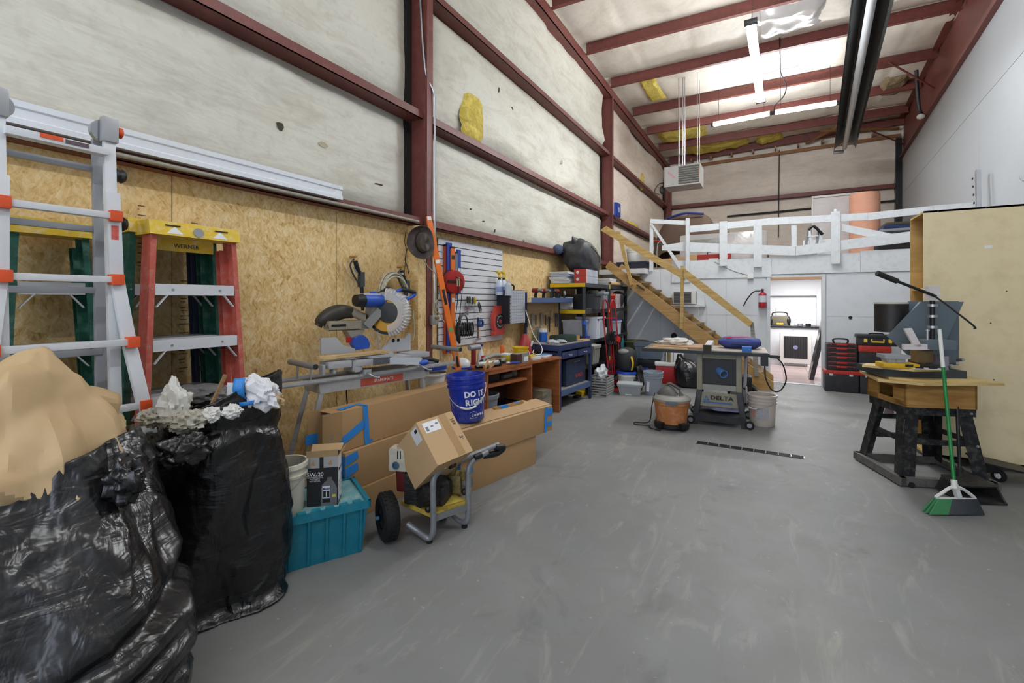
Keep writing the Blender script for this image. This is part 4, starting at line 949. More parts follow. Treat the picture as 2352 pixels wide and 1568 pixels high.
Mb().prism([(.033, 1.075), (.313, 1.07), (.313, 1.215), (.286, 1.214), (.252, 1.175), (.124, 1.181), (.097, 1.145), (.065, 1.129), (.033, 1.1)], (0, .012, 0), (1,0,0), (0,0,1), .02).o('right_fence', SAWG, ms)
fh = Mb(); fh.cyl((.135, -.01, 1.165), (.135, -.0085, 1.165), .016, n=14); fh.cyl((.185, -.01, 1.165), (.185, -.0085, 1.165), .014, n=14); fh.o('fence_bolt', BLACKP, ms)
Mb().box((-.10, -.21, 1.035), (.16, .006, .05)).o('spec_plate', mat('printed spec plate', '#55585c', .5, 0, .6, 90), ms)
ml_ = Mb(); ml_.beam((-.02, -.18, 1.03), (.16, -.36, 1.02), .07, .05); ml_.o('miter_arm', SAWG, ms)
Mb().sph((.17, -.375, 1.01), .03, sc=(1.6, .9, .8)).o('miter_grip', SAWB, ms); Mb().tube(sm([(.2, -.30, 1.03), (.28, -.33, 1.02), (.33, -.36, 1.0)], 4), .016, 10).o('black_lever', BLACKP, ms)
Mb().prism([(-.16, 1.105), (-.05, 1.11), (-.04, 1.14), (-.06, 1.19), (-.10, 1.22), (-.17, 1.2), (-.19, 1.15)], (0, .12, 0), (1,0,0), (0,0,1), .06).o('pivot_scale', SAWB, ms)
Mb().prism([(-.15, 1.115), (-.08, 1.115), (-.07, 1.14), (-.10, 1.155), (-.14, 1.15)], (0, .112, 0), (1,0,0), (0,0,1), .006).o('white_scale', WHLBL, ms)
Mb().box((-.195, .12, 1.185), (.03, .03, .045)).o('red_tab', REDP, ms)
a = Mb(); a.box((-.21, .16, 1.305), (.30, .11, .07), None, .012); a.prism([(-.21, 1.26), (-.05, 1.26), (-.08, 1.20), (-.17, 1.20)], (0, .21, 0), (1,0,0), (0,0,1), .09); a.cyl((-.36, .14, 1.285), (-.10, .14, 1.285), .025, n=14); a.o('slide_arm', SAWT, ms)
Mb().box((-.29, .10, 1.305), (.12, .004, .016)).o('slide_slot', BLACKP, ms)
hg = Mb(); hg.prism([(-.09, 1.335), (-.04, 1.335), (-.02, 1.30), (-.03, 1.265), (-.09, 1.27)], (0, .10, 0), (1,0,0), (0,0,1), -.05); hg.beam((-.05, .10, 1.29), (.05, .05, 1.42), .06, .07, (0,0,1)); hg.o('hinge_arm', mat('grey alloy arm', '#8a8985', .45, .2), ms)
BC = V((.095, .02, 1.40)); BN = V((-.80, -.60, 0)).normalized()
u_ = BN.cross(V((0,0,1))).normalized(); z_ = V((0,0,1))
def garc(a0, a1, r0, r1, k): return lambda u, v: BC+BN*k+(u_*math.cos(R(a0+(a1-a0)*u))+z_*math.sin(R(a0+(a1-a0)*u)))*(r0+(r1-r0)*v)
ug = Mb(); ug.grid(garc(-25, 92, .06, .172, .035), 30, 2); ug.grid(lambda u, v: BC+BN*(.035-.07*v)+(u_*math.cos(R(-25+117*u))+z_*math.sin(R(-25+117*u)))*.172, 30, 2); ug.grid(garc(-25, 92, .06, .172, -.035), 30, 2)
ug.o('upper_guard', mat('grey upper guard', '#9a958c', .45, .1, .08, 8), ms, solid=.004)
bl = Mb().lathe([(0, -.0015), (.15, -.0015), (.15, .0015), (0, .0015)], BC+BN*.02+V((0, 0, -.03)), 60, BN).o('blade', mat('yellow coated blade', '#c08c22', .4, .3, .1, 9), ms)
Mb().lathe([(.128, -.0022), (.153, -.0022), (.153, .0022), (.128, .0022)], BC+BN*.02+V((0, 0, -.03)), 60, BN, cap=False).o('blade_rim', mat('dark blade rim', '#2e2c29', .4, .5), bl)
Mb().lathe([(0, .0), (.085, .0), (.085, .012), (0, .016)], BC+BN*.03+V((0, 0, .0))-u_*.02, 36, BN).o('gear_cover', BLACKP, ms)
CLR = mat('clear smoked polycarbonate', '#d6d4d0', .15, 0, .05, 30, .2, 40, alpha=.55)
def guardfn(u, v):
    t = R(88)+R(175)*u; r = .165+.035*math.sin(v*PI)**.5; k = (v-.5)*.085
    fw_ = -1
    return BC+V((0, 0, .0))+BN*k+(u_*math.cos(t)+z_*math.sin(t))*r
lg = Mb().grid(guardfn, 40, 8).o('clear_guard', CLR, ms)
for k in range(22):
    t = R(90)+R(170)*k/21; d = u_*math.cos(t)+z_*math.sin(t)
    Mb().tube([BC+d*.168+BN*.044, BC+d*.198+BN*.03, BC+d*.202, BC+d*.198-BN*.03], .003, 5).o('guard_rib', mat('clear rib', '#e3e2df', .2, 0, .05), lg)
Mb().grid(lambda u, v: BC+BN*.046+(u_*math.cos(R(88)+R(175)*u)+z_*math.sin(R(88)+R(175)*u))*(.105+.06*v), 40, 3).o('guard_side', CLR, lg)
m0 = BC+V((-.04, .03, .10)); m1 = BC+V((-.29, .0, .10))
Mb().cyl(m0, m0.lerp(m1, .72), .055, n=28).o('motor_housing', SAWB, ms); Mb().cyl(m0.lerp(m1, .72), m1, .056, .046, n=28).o('motor_end', BLACKP, ms)
Mb().beam(m0.lerp(m1, .1)+V((0,0,.048)), m0.lerp(m1, .75)+V((0,0,.048)), .06, .02).o('motor_top', mat('light grey motor label', '#c2c5ca', .4), ms)
Mb().box(m0.lerp(m1, .3)+V((0,0,.06)), (.05, .04, .03), None, .006).o('switch_block', SAWB, ms)
Mb().tube(sm([BC+V((-.10, .03, .14)), BC+V((-.03, .03, .175)), BC+V((.02, .02, .205)), BC+V((.05, 0, .185)), BC+V((.06, -.01, .15))], 5), .012, 10).o('carry_handle', BLACKP, ms)
hp = [BC+V((.03, -.06, .15)), BC+V((.07, -.10, .19)), BC+V((.19, -.13, .165)), BC+V((.12, -.12, .115)), BC+V((.05, -.08, .12))]
Mb().tube(sm(hp, 5, True), .014, 10, True).o('trigger_handle', SAWB, ms); Mb().tube([hp[1], hp[1].lerp(hp[2], .5)+V((0,0,.006)), hp[2]], .018, 10).o('handle_grip', BLACKP, ms)
db = sm([(-.13, .15, 1.40), (-.22, .17, 1.41), (-.30, .19, 1.39), (-.37, .21, 1.345), (-.40, .22, 1.30)], 6)
Mb().tube(db, lambda t: .042+.022*math.sin(PI*min(1, t*1.15))-.01*(t > .9), 18).o('dust_bag', mat('waxed black dust bag', '#3b372f', .45, 0, .25, 9, .6, 18), ms)
Mb().cyl((-.06, .12, 1.36), (-.16, .14, 1.41), .036, n=16).o('dust_chute', SAWT, ms)
Mb().cyl((-.02, -.04, 1.08), (-.035, -.04, 1.25), .006, n=8).o('hold_down_rod', STEEL, ms)
tb = Mb(); tb.box((-.28, -.11, 1.092), (.56, .075, .022)); tb = tb.o('pine_board', m_wood('clean pine', '#d9bd8c', '#b08c58'), None); tag(tb, 'short pale pine board lying on the miter saw table', 'board'); tb.location = SS; tb.rotation_euler = (0, 0, SR)

# ---- things hung on the strand board
XO = -3.2
def washgun(label, c, ang, lance=.0):
    t = thing('spray_gun', label, 'spray gun', c, 0); t.rotation_euler = (ang, 0, 0)
    # local plane y (along wall), z up
    Mb().tube(sm([(0, -.02, .10), (0, .0, .03), (0, .03, -.03)], 4), .020, 10).o('grip', BLACKP, t)
    Mb().prism([(.015, .0), (.06, -.0), (.05, -.13), (.0, -.13)], (-.02, 0, 0), (0,1,0), (0,0,1), .04).o('gun_body', mat('charcoal plastic', '#3b3c3e', .5), t)
    Mb().tube(sm([(0, -.03, .115), (0, -.075, .07), (0, -.06, .0), (0, -.02, -.07), (0, .01, -.12)], 5), .008, 8).o('trigger_guard', mat('charcoal plastic', '#3b3c3e', .5), t)
    Mb().tube(sm([(0, -.045, .05), (0, -.02, .01), (0, .01, -.02)], 4), .006, 8).o('trigger', GREYP, t)
    Mb().cyl((0, .03, -.12), (0, .02, -.22-lance), .018, .014, n=12).o('lance', BLACKP, t)
    Mb().cyl((-.05, -.025, .135), (.02, -.025, .135), .012, n=10).o('peg', m_wood('wooden peg', '#b98c55', '#8a6233'), t)
    return t
washgun('black pressure washer spray gun hung on a wooden peg left of the hose coil', (-3.140,2.787,1.747), .1, .12)
washgun('black spray gun hung on the right side of the coiled hose', (-3.050,3.265,1.687), .1)
hs_ = thing('hose', 'coiled off-white pressure hose hung on the strand board above the miter saw', 'hose', (-3.100,3.156,1.602))
HOSE = mat('dirty white hose', '#b7b3a0', .5, 0, .1, 14)
for k in range(9):
    ra, rb_ = .215+.012*(k % 3), .27+.012*((k*2) % 5); off = -.03-.013*k
    pts = [(.015*k-.045, off*.6+ra*math.cos(t)*(.72+.0*k)+.06, -.05+rb_*math.sin(t)*.72-.004*k) for t in [2*PI*q/30 for q in range(30)]]
    Mb().tube(pts, .008, 7, True).o('coil', HOSE, hs_)
Mb().tube(sm([(.06, -.02, -.22), (.07, -.02, -.12), (.08, .04, -.06), (.08, .11, -.07)], 6), .008, 7).o('hose_end', HOSE, hs_); Mb().tube([(.08, .05, -.058), (.08, .13, -.075)], .013, 10).o('strain_relief', GREYP, hs_)
Mb().tube(sm([(.03, .26, -.2), (.03, .275, -.4), (.03, .26, -.5)], 6), .007, 7).o('hose_tail', HOSE, hs_)
Mb().cyl((-.1, .05, .15), (.09, .05, .15), .012, n=8).o('hanger_hook', STEEL, hs_)
wr_ = thing('wire_hook', 'thin dark bent wire hanging on the strand board beside the hat', 'wire', (-3.180,3.429,2.066))
Mb().tube(sm([(0, .0, .12), (0, -.015, .02), (0, .01, -.06), (0, -.01, -.16), (0, .02, -.22), (0, .045, -.30), (0, .06, -.27)], 5), .004, 6).o('wire', DKSTEEL, wr_); Mb().tube(sm([(.006, .02, .12), (.006, .03, 0), (.006, .0, -.1), (.006, -.02, -.24), (.006, -.03, -.33)], 5), .003, 6).o('wire', DKSTEEL, wr_)
# cowboy hat
ht = thing('cowboy_hat', 'dark brown leather cowboy hat hung on the column beside the orange level', 'hat', (-2.980,3.427,2.071), 0)
HAT = mat('worn brown leather', '#453a34', .6, 0, .2, 9, .3, 40, dirt='#6d625a', da=.4)
def brim(u, v):
    a = 2*PI*u; r0 = .085+(.075+.02*math.cos(2*a))*v; x = .02-.04*v*abs(math.cos(a))**1.5*(1) + .05*v*v*abs(math.sin(a))
    return (x, r0*.78*math.cos(a), r0*1.15*math.sin(a))
def crown(u, v):
    a = 2*PI*u; r0 = .088*(1-.25*v**3) if v < .93 else .066*(1-(v-.93)/.07); x = .02+.105*min(1, v/.9)-.03*max(0, math.cos(a))*v
    return (x, r0*.74*math.cos(a), r0*1.12*math.sin(a))
Mb().grid(brim, 40, 8, True).o('brim', HAT, ht, solid=.004); Mb().grid(crown, 40, 16, True).o('crown', HAT, ht)
Mb().tube([crown(k/24, .14) for k in range(24)], .008, 6, True).o('hat_band', mat('black braided band', '#191614', .6, 0, .3, 60), ht)
ht.rotation_euler = (R(12), R(8), R(-28))
# conduit, junction box and cable on the column
cd = thing('conduit', 'thin metal conduit running down the steel column to a junction box', 'conduit', (-3.03, 3.70, 1.30))
Mb().tube(sm([(-.12, -.06, 5.0), (-.12, -.10, 3.6), (-.05, -.10, 2.6), (.0, -.02, 2.35), (.0, 0, 2.1), (0, 0, 1.2), (0, 0, .05)], 6), .010, 8).o('pipe', STEEL, cd)
jb = Mb(); jb.box((0, -.02, 0), (.05, .09, .10), None, .006); jb = jb.o('junction_box', STEEL, cd); Mb().box((.03, .0, .02), (.02, .05, .03), None, .008).o('brass_knob', mat('old brass', '#9a7a3c', .4, .6), jb)
cb = thing('cable', 'grey cable hanging in a loop from the column down to the junction box', 'cable', (-3.02, 3.68, 1.35))
Mb().tube(sm([(0, -.22, .62), (.01, -.12, .50), (.02, 0, .42), (.02, .07, .30), (.02, .04, .17), (.02, -.03, .12), (.02, -.02, .05), (.02, .03, .03), (.02, .04, .10), (.02, .0, .15), (.02, .05, .02), (.02, .14, -.08)], 6), .005, 6).o('cord', mat('pale grey cable', '#b5b0a2', .5), cb)
# big orange level leaning on the bench
lv = thing('spirit_level', 'long orange spirit level leaning diagonally against the column', 'level', (-2.680,3.634,0.814))
la, lb_ = V((-2.680,3.634,0.814)), V((-2.990,3.550,2.343)); dv = (lb_-la)
ORL = mat('orange anodised level', '#e2701f', .4, 0, .08, 9)
dn = dv.normalized(); fx = V((.85, -.5, 0)); fx = (fx-dn*fx.dot(dn)).normalized(); sy = dn.cross(fx)
lm = Mb(); L_ = dv.length
lm.beam((0,0,0), dv, .055, .025, fx, .002); lm.o('bar', ORL, lv)
for t0, t1, mm in ((.42, .52, BLACKP), (.02, .09, BLACKP)): Mb().beam(dv*t0+fx*.0135, dv*t1+fx*.0135, .028, .003, fx, .001).o('grip_hole', mm, lv)
for t0, mm in ((.60+.1, WHLBL), (.26, mat('green vial', '#6d9a63', .3)), (.985, WHLBL)): Mb().beam(dv*(t0-.012)+fx*.0138, dv*(t0+.012)+fx*.0138, .04, .004, fx, .001).o('vial', mm, lv)
# white bucket with blue lid behind the stand
wb2 = bucket('bucket', 'white ribbed bucket with blue lid behind the right end of the saw stand', (*(-2.999,3.608,0.660)[:2], .50), .12, .14, .34, WHITEPL, ribs=3, bail=False, lid=BLUEP)
bs = Mb().bx((-.16, -.16, 0), (.16, .16, .499)).o('wood_block', CARD, None); tag(bs, 'brown carton under the white ribbed bucket behind the stand', 'box'); bs.location = (*(-2.999,3.608,0.660)[:2], 0)

# ================================================================ SLAT WALL AND BENCHES
NAVY = mat('navy painted steel', '#26365f', .45, .1, .12, 7, dirt='#4d5a7a', da=.35); NAVYL = mat('scuffed blue steel', '#4c5f86', .45, .1, .12, 7)
DKW = m_wood('reddish desk laminate', '#a8663c', '#8a4f2c', (3, 1, 12), 2.5, .45)
sw = thing('slat_wall', 'white slotted slat wall panel hung with levels and hand tools', 'panel', (-3.22, 3.968, .965))
SLW = mat('white slat laminate', '#dcdee2', .4, 0, .02, 4)
Mb().bx((-.003, 0, 0), (.008, 1.377, 1.232)).o('backing', mat('slat groove', '#3b3a38', .8), sw)
for k in range(16): Mb().bx((.006, 0, k*.077+.004), (.02, 1.377, k*.077+.0715)).o('slat', SLW, sw)
XS = -3.2
def onwall(name, label, cat, p, group=None): return thing(name, label, cat, p, 0, group)
def lbar(name, label, px0, w, z0, z1, m, x=-3.185, vials=2, extra=None, t=.022):
    y = px0; o = thing(name, label, 'level', (x, y, z0)); h = z1-z0
    b = Mb(); b.bx((-t/2, 0, 0), (t/2, w, h)); b.o('bar', m, o)
    for k in range(vials): Mb().bx((t/2, w*.15, h*(.08+.40*k)), (t/2+.003, w*.85, h*(.08+.40*k)+.05)).o('vial', WHLBL if k % 2 else BLACKP, o)
    Mb().bx((-t/2-.001, -.001, h-.02), (t/2+.001, w+.001, h)).o('end_cap', BLACKP if m is not BLUEP else m, o)
    return o
OR2 = mat('dark orange level', '#cf5a22', .4, 0, .08, 9)
lbar('spirit_level', 'dark orange straight edge, leftmost on the slat wall', (-3.185,4.049,1.939)[1], .04, .90, 2.13, OR2, vials=0)
lbar('spirit_level', 'tall blue straight bar second from the left on the slat wall', (-3.170,4.069,1.940)[1], .085, .92, 2.15, BLUEP, -3.165, 0)
lbar('spirit_level', 'orange spirit level with white vials beside the tall blue bar', (-3.160,4.120,1.943)[1], .07, .90, 2.11, ORL, -3.15, 3)
lbar('spirit_level', 'grey and black spirit level between the orange and blue ones', (-3.160,4.201,1.949)[1], .06, 1.52, 2.06, mat('grey level body', '#7a8192', .4, .3), -3.155, 2)
lbar('spirit_level', 'short blue spirit level, rightmost of the hanging levels', (-3.160,4.251,1.953)[1], .06, 1.58, 2.09, BLUEP, -3.155, 2)
# cord reel
cr_ = thing('cord_reel', 'red round extension cord reel hung on the slat wall with black cord', 'reel', (-3.060,4.052,1.707))
Mb().lathe([(0, .045), (.10, .05), (.125, .045), (.128, .03), (.128, -.03), (.12, -.045), (0, -.045)], (0,0,0), 40, (.95, -.3, 0)).o('drum', mat('red enamel', '#a81f1b', .35, 0, .08, 7), cr_)
Mb().lathe([(.124, -.02), (.134, -.02), (.134, -.05), (.124, -.05)], (0,0,0), 40, (.95, -.3, 0), cap=False).o('rim', mat('dark red rim', '#3c1216', .4), cr_)
nn = V((.95, -.3, 0)).normalized(); tt_ = V((.3, .95, 0))
Mb().beam(nn*.055-tt_*.11, nn*.055+tt_*.0, .006, .03).o('bracket', BLACKP, cr_); Mb().prism([(-.02, -.05), (.02, -.05), (.02, .05), (-.02, .05)], nn*.052+tt_*.03, tt_, (0,0,1), .002).o('label_plate', mat('cream label', '#c9b98c', .5), cr_)
for k, dx in ((0, .0), (1, .05)):
    Mb().tube(sm([nn*.055+tt_*.0+V((0,0,.06)), nn*.06+tt_*(.03+dx)+V((0,0,0)), nn*.055+tt_*(.02+dx)+V((0,0,-.2)), nn*.05+tt_*(-.0+dx)+V((0,0,-.38)), nn*.05+tt_*(.03+dx*.5)+V((0,0,-.48))], 6), .0045, 6).o('cord', BLACKP, cr_)
Mb().tube(sm([nn*.05+tt_*.03+V((0,0,-.52)), nn*.05+tt_*.035+V((0,0,-.62)), nn*.05+tt_*.05+V((0,0,-.68))], 4), lambda t: .012+.012*math.sin(PI*t), 10).o('lamp_handle', BLACKP, cr_)
# ear muffs and coiled cord bundle
em = thing('ear_muffs', 'black ear muffs hung beside the bundled black cord on the slat wall', 'ear muffs', (-3.100,4.296,1.273))
Mb().tube(sm([(0, -.07, -.06), (0, -.065, .02), (0, -.02, .06), (0, .04, .055), (0, .08, 0), (0, .085, -.06)], 6), .018, 8, flat=.5).o('band', mat('grey headband', '#4a4b4d', .5), em)
for y in (-.07, .085): Mb().sph((0, y, -.09), .045, sc=(.6, .9, 1.2)).o('cup', BLACKP, em)
cbn = thing('cord_bundle', 'bundle of coiled black cord hanging under the red reel', 'cord', (-3.090,4.316,1.187))
for k in range(7): Mb().tube([(.012*k-.03, -.1+.03*k+.035*math.cos(t)*.8, -.02+.075*math.sin(t)) for t in [2*PI*q/16 for q in range(16)]], .011, 6, True).o('loop', BLACKP, cbn)
# screwdrivers in a rack
for k, (px_, c1_, lab) in enumerate(((1074, '#3f4236', 'olive handled'), (1079, '#57585c', 'grey handled'), (1086, '#4e4f45', 'dark grey handled'), (1091, '#d0b028', 'yellow handled'))):
    p = {1074: (-3.160,4.467,1.500), 1079: (-3.160,4.513,1.500), 1086: (-3.160,4.577,1.489), 1091: (-3.160,4.624,1.489)}[px_]
    t = thing('screwdriver', lab+' screwdriver in the rack on the slat wall', 'screwdriver', p)
    Mb().lathe([(0, 0), (.011, 0), (.014, -.02), (.013, -.07), (.008, -.085), (0, -.085)], (0, 0, .05), 10).o('handle', mat('driver '+lab, c1_, .4), t)
    Mb().cyl((0, 0, -.035), (0, 0, -.13+.015*k), .003, n=6).o('shaft', STEEL, t)
Mb_r = thing('tool_rack', 'thin wire rack holding the row of screwdrivers', 'rack', (-3.170,4.555,1.447)); Mb().bx((-.02, -.10, -.012), (.02, .10, -.006)).o('bar', STEEL, Mb_r)
t = thing('chisel', 'short grey handled chisel with red collar hung left under the screwdrivers', 'chisel', (-3.170,4.482,1.385)); Mb().cyl((0, 0, .0), (0, 0, -.06), .013, n=10).o('handle', GREYP, t); Mb().cyl((0, 0, .0), (0, 0, .03), .012, n=10).o('collar', REDP, t)
t = thing('cable_bundle', 'small bundle of black wire hung on the slat wall above the hammer', 'cable', (-3.160,4.710,1.446))
for k in range(4): Mb().tube([(.005*k, .02*math.cos(q)+.004*k, .035*math.sin(q)-.02*k) for q in [2*PI*i/12 for i in range(12)]], .005, 5, True).o('loop', BLACKP, t)
t = thing('hammer', 'framing hammer with dark blue grip hung head down on the slat wall', 'hammer', (-3.160,4.691,1.230))
Mb().cyl((0, 0, .06), (0, 0, -.06), .016, .013, n=12).o('grip', mat('navy rubber grip', '#232a3a', .6), t); Mb().cyl((0, 0, -.06), (0, 0, -.20), .010, n=10).o('shaft', m_wood('brown handle', '#8a5f3e', '#5f3f28'), t); Mb().beam((0, -.04, -.21), (0, .05, -.205), .02, .02).o('head', STEEL, t)
t = thing('tape_roll', 'blue and white tape roll hung beside the hammer', 'tape', (-3.140,4.729,1.218)); Mb().lathe([(.03, -.012), (.05, -.012), (.05, .012), (.03, .012)], (0,0,0), 24, (1, 0, 0), cap=False).o('roll', mat('blue tape roll', '#33518f', .4, 0, .4, 30), t)
# red tape reel
tr_ = thing('tape_measure_reel', 'red open reel tape measure shaped like a tall frame on the slat wall', 'tape measure', (-3.160,5.122,1.241))
RDP = mat('coral red plastic', '#c2463c', .4, 0, .06, 9)
pol = [(-.13, -.19), (.13, -.19), (.13, -.165), (.105, -.14), (.14, -.06), (.14, .06), (.09, .14), (.065, .19), (-.065, .19), (-.09, .14), (-.14, .06), (-.14, -.06), (-.105, -.14), (-.13, -.165)]
Mb().prism(pol, (0,0,0), (0,1,0), (0,0,1), .05).o('frame', RDP, tr_)
Mb().lathe([(0, 0), (.10, 0), (.10, .006), (.085, .01), (0, .01)], (.05, 0, -.015), 30, (1,0,0)).o('dial', mat('dark grey dial', '#34363a', .5), tr_)
for k in range(12): Mb().box((.062, .07*math.cos(k*PI/6), -.015+.07*math.sin(k*PI/6)), (.003, .008, .02), (k*PI/6, 0, 0)).o('dial_mark', WHLBL, tr_)
Mb().cyl((.06, 0, -.015), (.07, 0, -.015), .025, n=14).o('crank_hub', RDP, tr_)
# spray bottles on a hook
for k, p in enumerate(((-3.100,5.101,1.700), (-3.100,5.212,1.703))):
    t = thing('spray_bottle', ('left' if k == 0 else 'right')+' white spray bottle with yellow trigger hanging at the slat wall edge', 'spray bottle', p)
    Mb().lathe([(0, -.13), (.045, -.13), (.048, -.12), (.048, .0), (.03, .05), (.018, .075), (0, .075)], n=20).o('bottle', mat('translucent white bottle', '#cdd6e2', .3, 0, .05, 9), t)
    Mb().lathe([(.0485, -.09), (.0488, -.09), (.0488, -.02), (.0485, -.02)], n=20, cap=False).o('blue_print', mat('blue printed band', '#8898c8', .4, 0, .5, 50), t)
    Mb().cyl((0,0,.07), (0,0,.10), .019, n=12).o('collar', BLACKP, t); Mb().tube(sm([(0, 0, .10), (0, .0, .15), (.0, -.03, .175), (0, -.05, .165)], 4), .02, 8).o('trigger_head', mat('bright yellow trigger', '#e2be22', .4), t)
tb_ = thing('plastic_jug', 'clear plastic bottle standing on top of the small parts cabinet', 'bottle', (-2.990,5.139,1.625)); Mb().lathe([(0, -.06), (.045, -.06), (.045, .08), (.02, .11), (.02, .13), (0, .13)], n=16).o('bottle', mat('clear grey plastic', '#b9c2cc', .2, 0, .1, 9), tb_)
# parts cabinet
pcb = thing('parts_cabinet', 'black small parts cabinet with ten rows of clear drawers', 'cabinet', (-3.18, 5.17, 1.19))
Mb().bx((0, 0, 0), (.20, .40, .45)).o('case', mat('black cabinet shell', '#1d1f25', .5), pcb)
DRW = mat('clear drawer front', '#a9adb6', .3, 0, .25, 40); 
d0 = Mb().bx((0, 0, 0), (.015, .060, .032)).o('drawer', DRW, pcb); first = True
for r in range(10):
    for c in range(6):
        if r == 0 and c == 0: d0.location = (.20, .015, .02); continue
        q = d0.copy(); COL.objects.link(q); q.location = (.20, .015+c*.063, .02+r*.0425)
gf = Mb()
for r in range(11): gf.bx((.198, .0, .008+r*.0425), (.212, .40, .018+r*.0425))
for y in (0, .393): gf.bx((.198, y, 0), (.212, y+.008, .45))
gf.o('drawer_grid', mat('pale grey frame', '#c4c6cc', .4), pcb)
Mb().tube(sm([(.05, .22, .45), (.05, .22, .52), (.05, .36, .52), (.05, .36, .45)], 4), .012, 8).o('top_handle', BLACKP, pcb)
# ---- brown desk
dk = thing('desk', 'reddish brown laminate desk with open shelf bays along the wall', 'desk', (-2.72, 4.18, 0), R(79.8))
# top outline kept clear of the wall
Mb().prism([(-.03, -.015), (1.475, -.015), (1.475, .62), (.0, .45)], (0, 0, .72), (1,0,0), (0,1,0), .03).o('top', DKW, dk)
Mb().bx((.03, 0, 0), (.05, .42, .72)).o('left_side', DKW, dk); Mb().bx((1.435, 0, 0), (1.455, .60, .72)).o('right_side', DKW, dk); Mb().bx((.825, 0, 0), (.845, .52, .72)).o('divider', DKW, dk)
Mb().bx((.05, .0, .535), (.74, .36, .56)).o('shelf', DKW, dk); Mb().bx((.05, .40, .1), (.83, .415, .72)).o('back_panel', mat('dark back panel', '#3a2417', .6), dk); Mb().bx((.05, -.01, .68), (.83, .0, .72)).o('apron', DKW, dk)
dkp = lambda x, y, z: Mx.Translation((-2.72, 4.18, 0)) @ Mx.Rotation(R(79.8), 4, 'Z') @ V((x, y, z))
def ondesk(name, label, cat, x, y, z=.751, rz=0): return thing(name, label, cat, dkp(x, y, z), R(79.8)+rz)
# inside the desk
gb_ = ondesk('waste_bin', 'grey round plastic waste bin under the desk shelf', 'bin', .14, .16, 0)
Mb().lathe([(0, 0), (.125, 0), (.165, .40), (.178, .40), (.18, .44), (.17, .445), (.155, .40), (.118, .01), (0, .01)], n=32, cap=False).o('body', mat('slate grey bin', '#7d8288', .45), gb_); Mb().box((.02, -.155, .27), (.06, .006, .07), (R(-6), 0, .1)).o('sticker', mat('blue white sticker', '#9fb3c9', .5, 0, .5, 60), gb_)
mc = ondesk('milk_crate', 'black plastic milk crate on the floor under the desk shelf', 'crate', .56, .19, 0)
def crate(t, w, d, h, m, nx=6, nz=5):
    for y in (-d/2, d/2):
        for k in range(nz+1): Mb().bx((-w/2, y-.008, h*k/nz*.94), (w/2, y+.008, h*k/nz*.94+.018)).o('slat', m, t)
        for k in range(nx+1): Mb().bx((-w/2+w*k/nx-.006, y-.006, 0), (-w/2+w*k/nx+.006, y+.006, h)).o('upright', m, t)
    for x in (-w/2, w/2):
        for k in range(nz+1): Mb().bx((x-.008, -d/2, h*k/nz*.94), (x+.008, d/2, h*k/nz*.94+.018)).o('slat', m, t)
    Mb().bx((-w/2, -d/2, 0), (w/2, d/2, .012)).o('base', m, t)
crate(mc, .30, .30, .27, BLACKP)
dm = ondesk('grinder', 'dusty grey angle grinder lying on the desk shelf', 'tool', .60, .14, .562); Mb().cyl((-.16, 0, .03), (.0, 0, .035), .028, n=14).o('body', mat('dusty grey tool', '#6a6a68', .7), dm); Mb().sph((.05, 0, .055), .05).o('head', mat('dusty grey tool', '#6a6a68', .7), dm)
dbx = ondesk('storage_box', 'black box pushed back on the desk shelf', 'box', .22, .2, .562); Mb().box((0, 0, .06), (.26, .2, .12), None, .01).o('body', BLACKP, dbx)
wbk_ = ondesk('wood_block', 'weathered grey timber block under the right side of the desk', 'block', 1.22, .21, 0); Mb().box((0, 0, .165), (.20, .34, .33), None, .006).o('timber', m_wood('weathered timber', '#8d8371', '#5e5546', (1, 1, 10)), wbk_)
# on the desk
yb_ = ondesk('bucket', 'bright yellow square tub on the desk behind the small carton', 'tub', .86, .20); Mb().lathe([(0, 0), (.075, 0), (.098, .15), (.106, .15), (.106, .165), (.098, .165), (.07, .008), (0, .008)], n=20, cap=False).o('tub', mat('bright yellow tub', '#dcb91f', .4), yb_)
Mb().tube(sm([(.1, .0, .14), (.13, -.03, .10), (.11, -.06, .05)], 4), .004, 6).o('white_handle', WHITEPL, yb_)
sc1 = ondesk('carton', 'small grey and brown open carton at the desk edge', 'box', .66, .05); Mb().bx((-.11, -.05, 0), (.11, .05, .11)).o('box', mat('grey carton', '#8c8885', .6, 0, .2, 20), sc1); Mb().bx((-.112, -.052, 0), (-.02, .052, .108)).o('brown_end', mat('dark brown print', '#4b2d1f', .6, 0, .4, 30), sc1); Mb().bx((.02, -.053, .015), (.10, -.05, .07)).o('label_patch', WHLBL, sc1)
yb2 = ondesk('carton', 'small yellow carton beside the grey hose on the desk', 'box', .56, .18); Mb().bx((-.05, -.05, 0), (.05, .05, .09)).o('box', mat('yellow carton', '#c9b833', .5), yb2); Mb().bx((-.05, -.05, .09), (.05, .05, .11)).o('white_top', WHLBL, yb2)
hv = ondesk('vacuum_hose', 'thick grey ribbed vacuum hose coiled on the desk', 'hose', .38, .2); Mb().tube(sm([(-.22, .0, .05), (-.10, .05, .07), (.06, .06, .09), (.16, .02, .07), (.10, -.05, .04), (-.05, -.08, .035), (-.15, -.04, .035)], 8), .028, 12).o('hose', mat('grey ribbed hose', '#8f8f86', .55, 0, .15, 40), hv); Mb().cyl((-.25, -.01, .04), (-.15, .02, .05), .03, n=12).o('nozzle', BLACKP, hv)
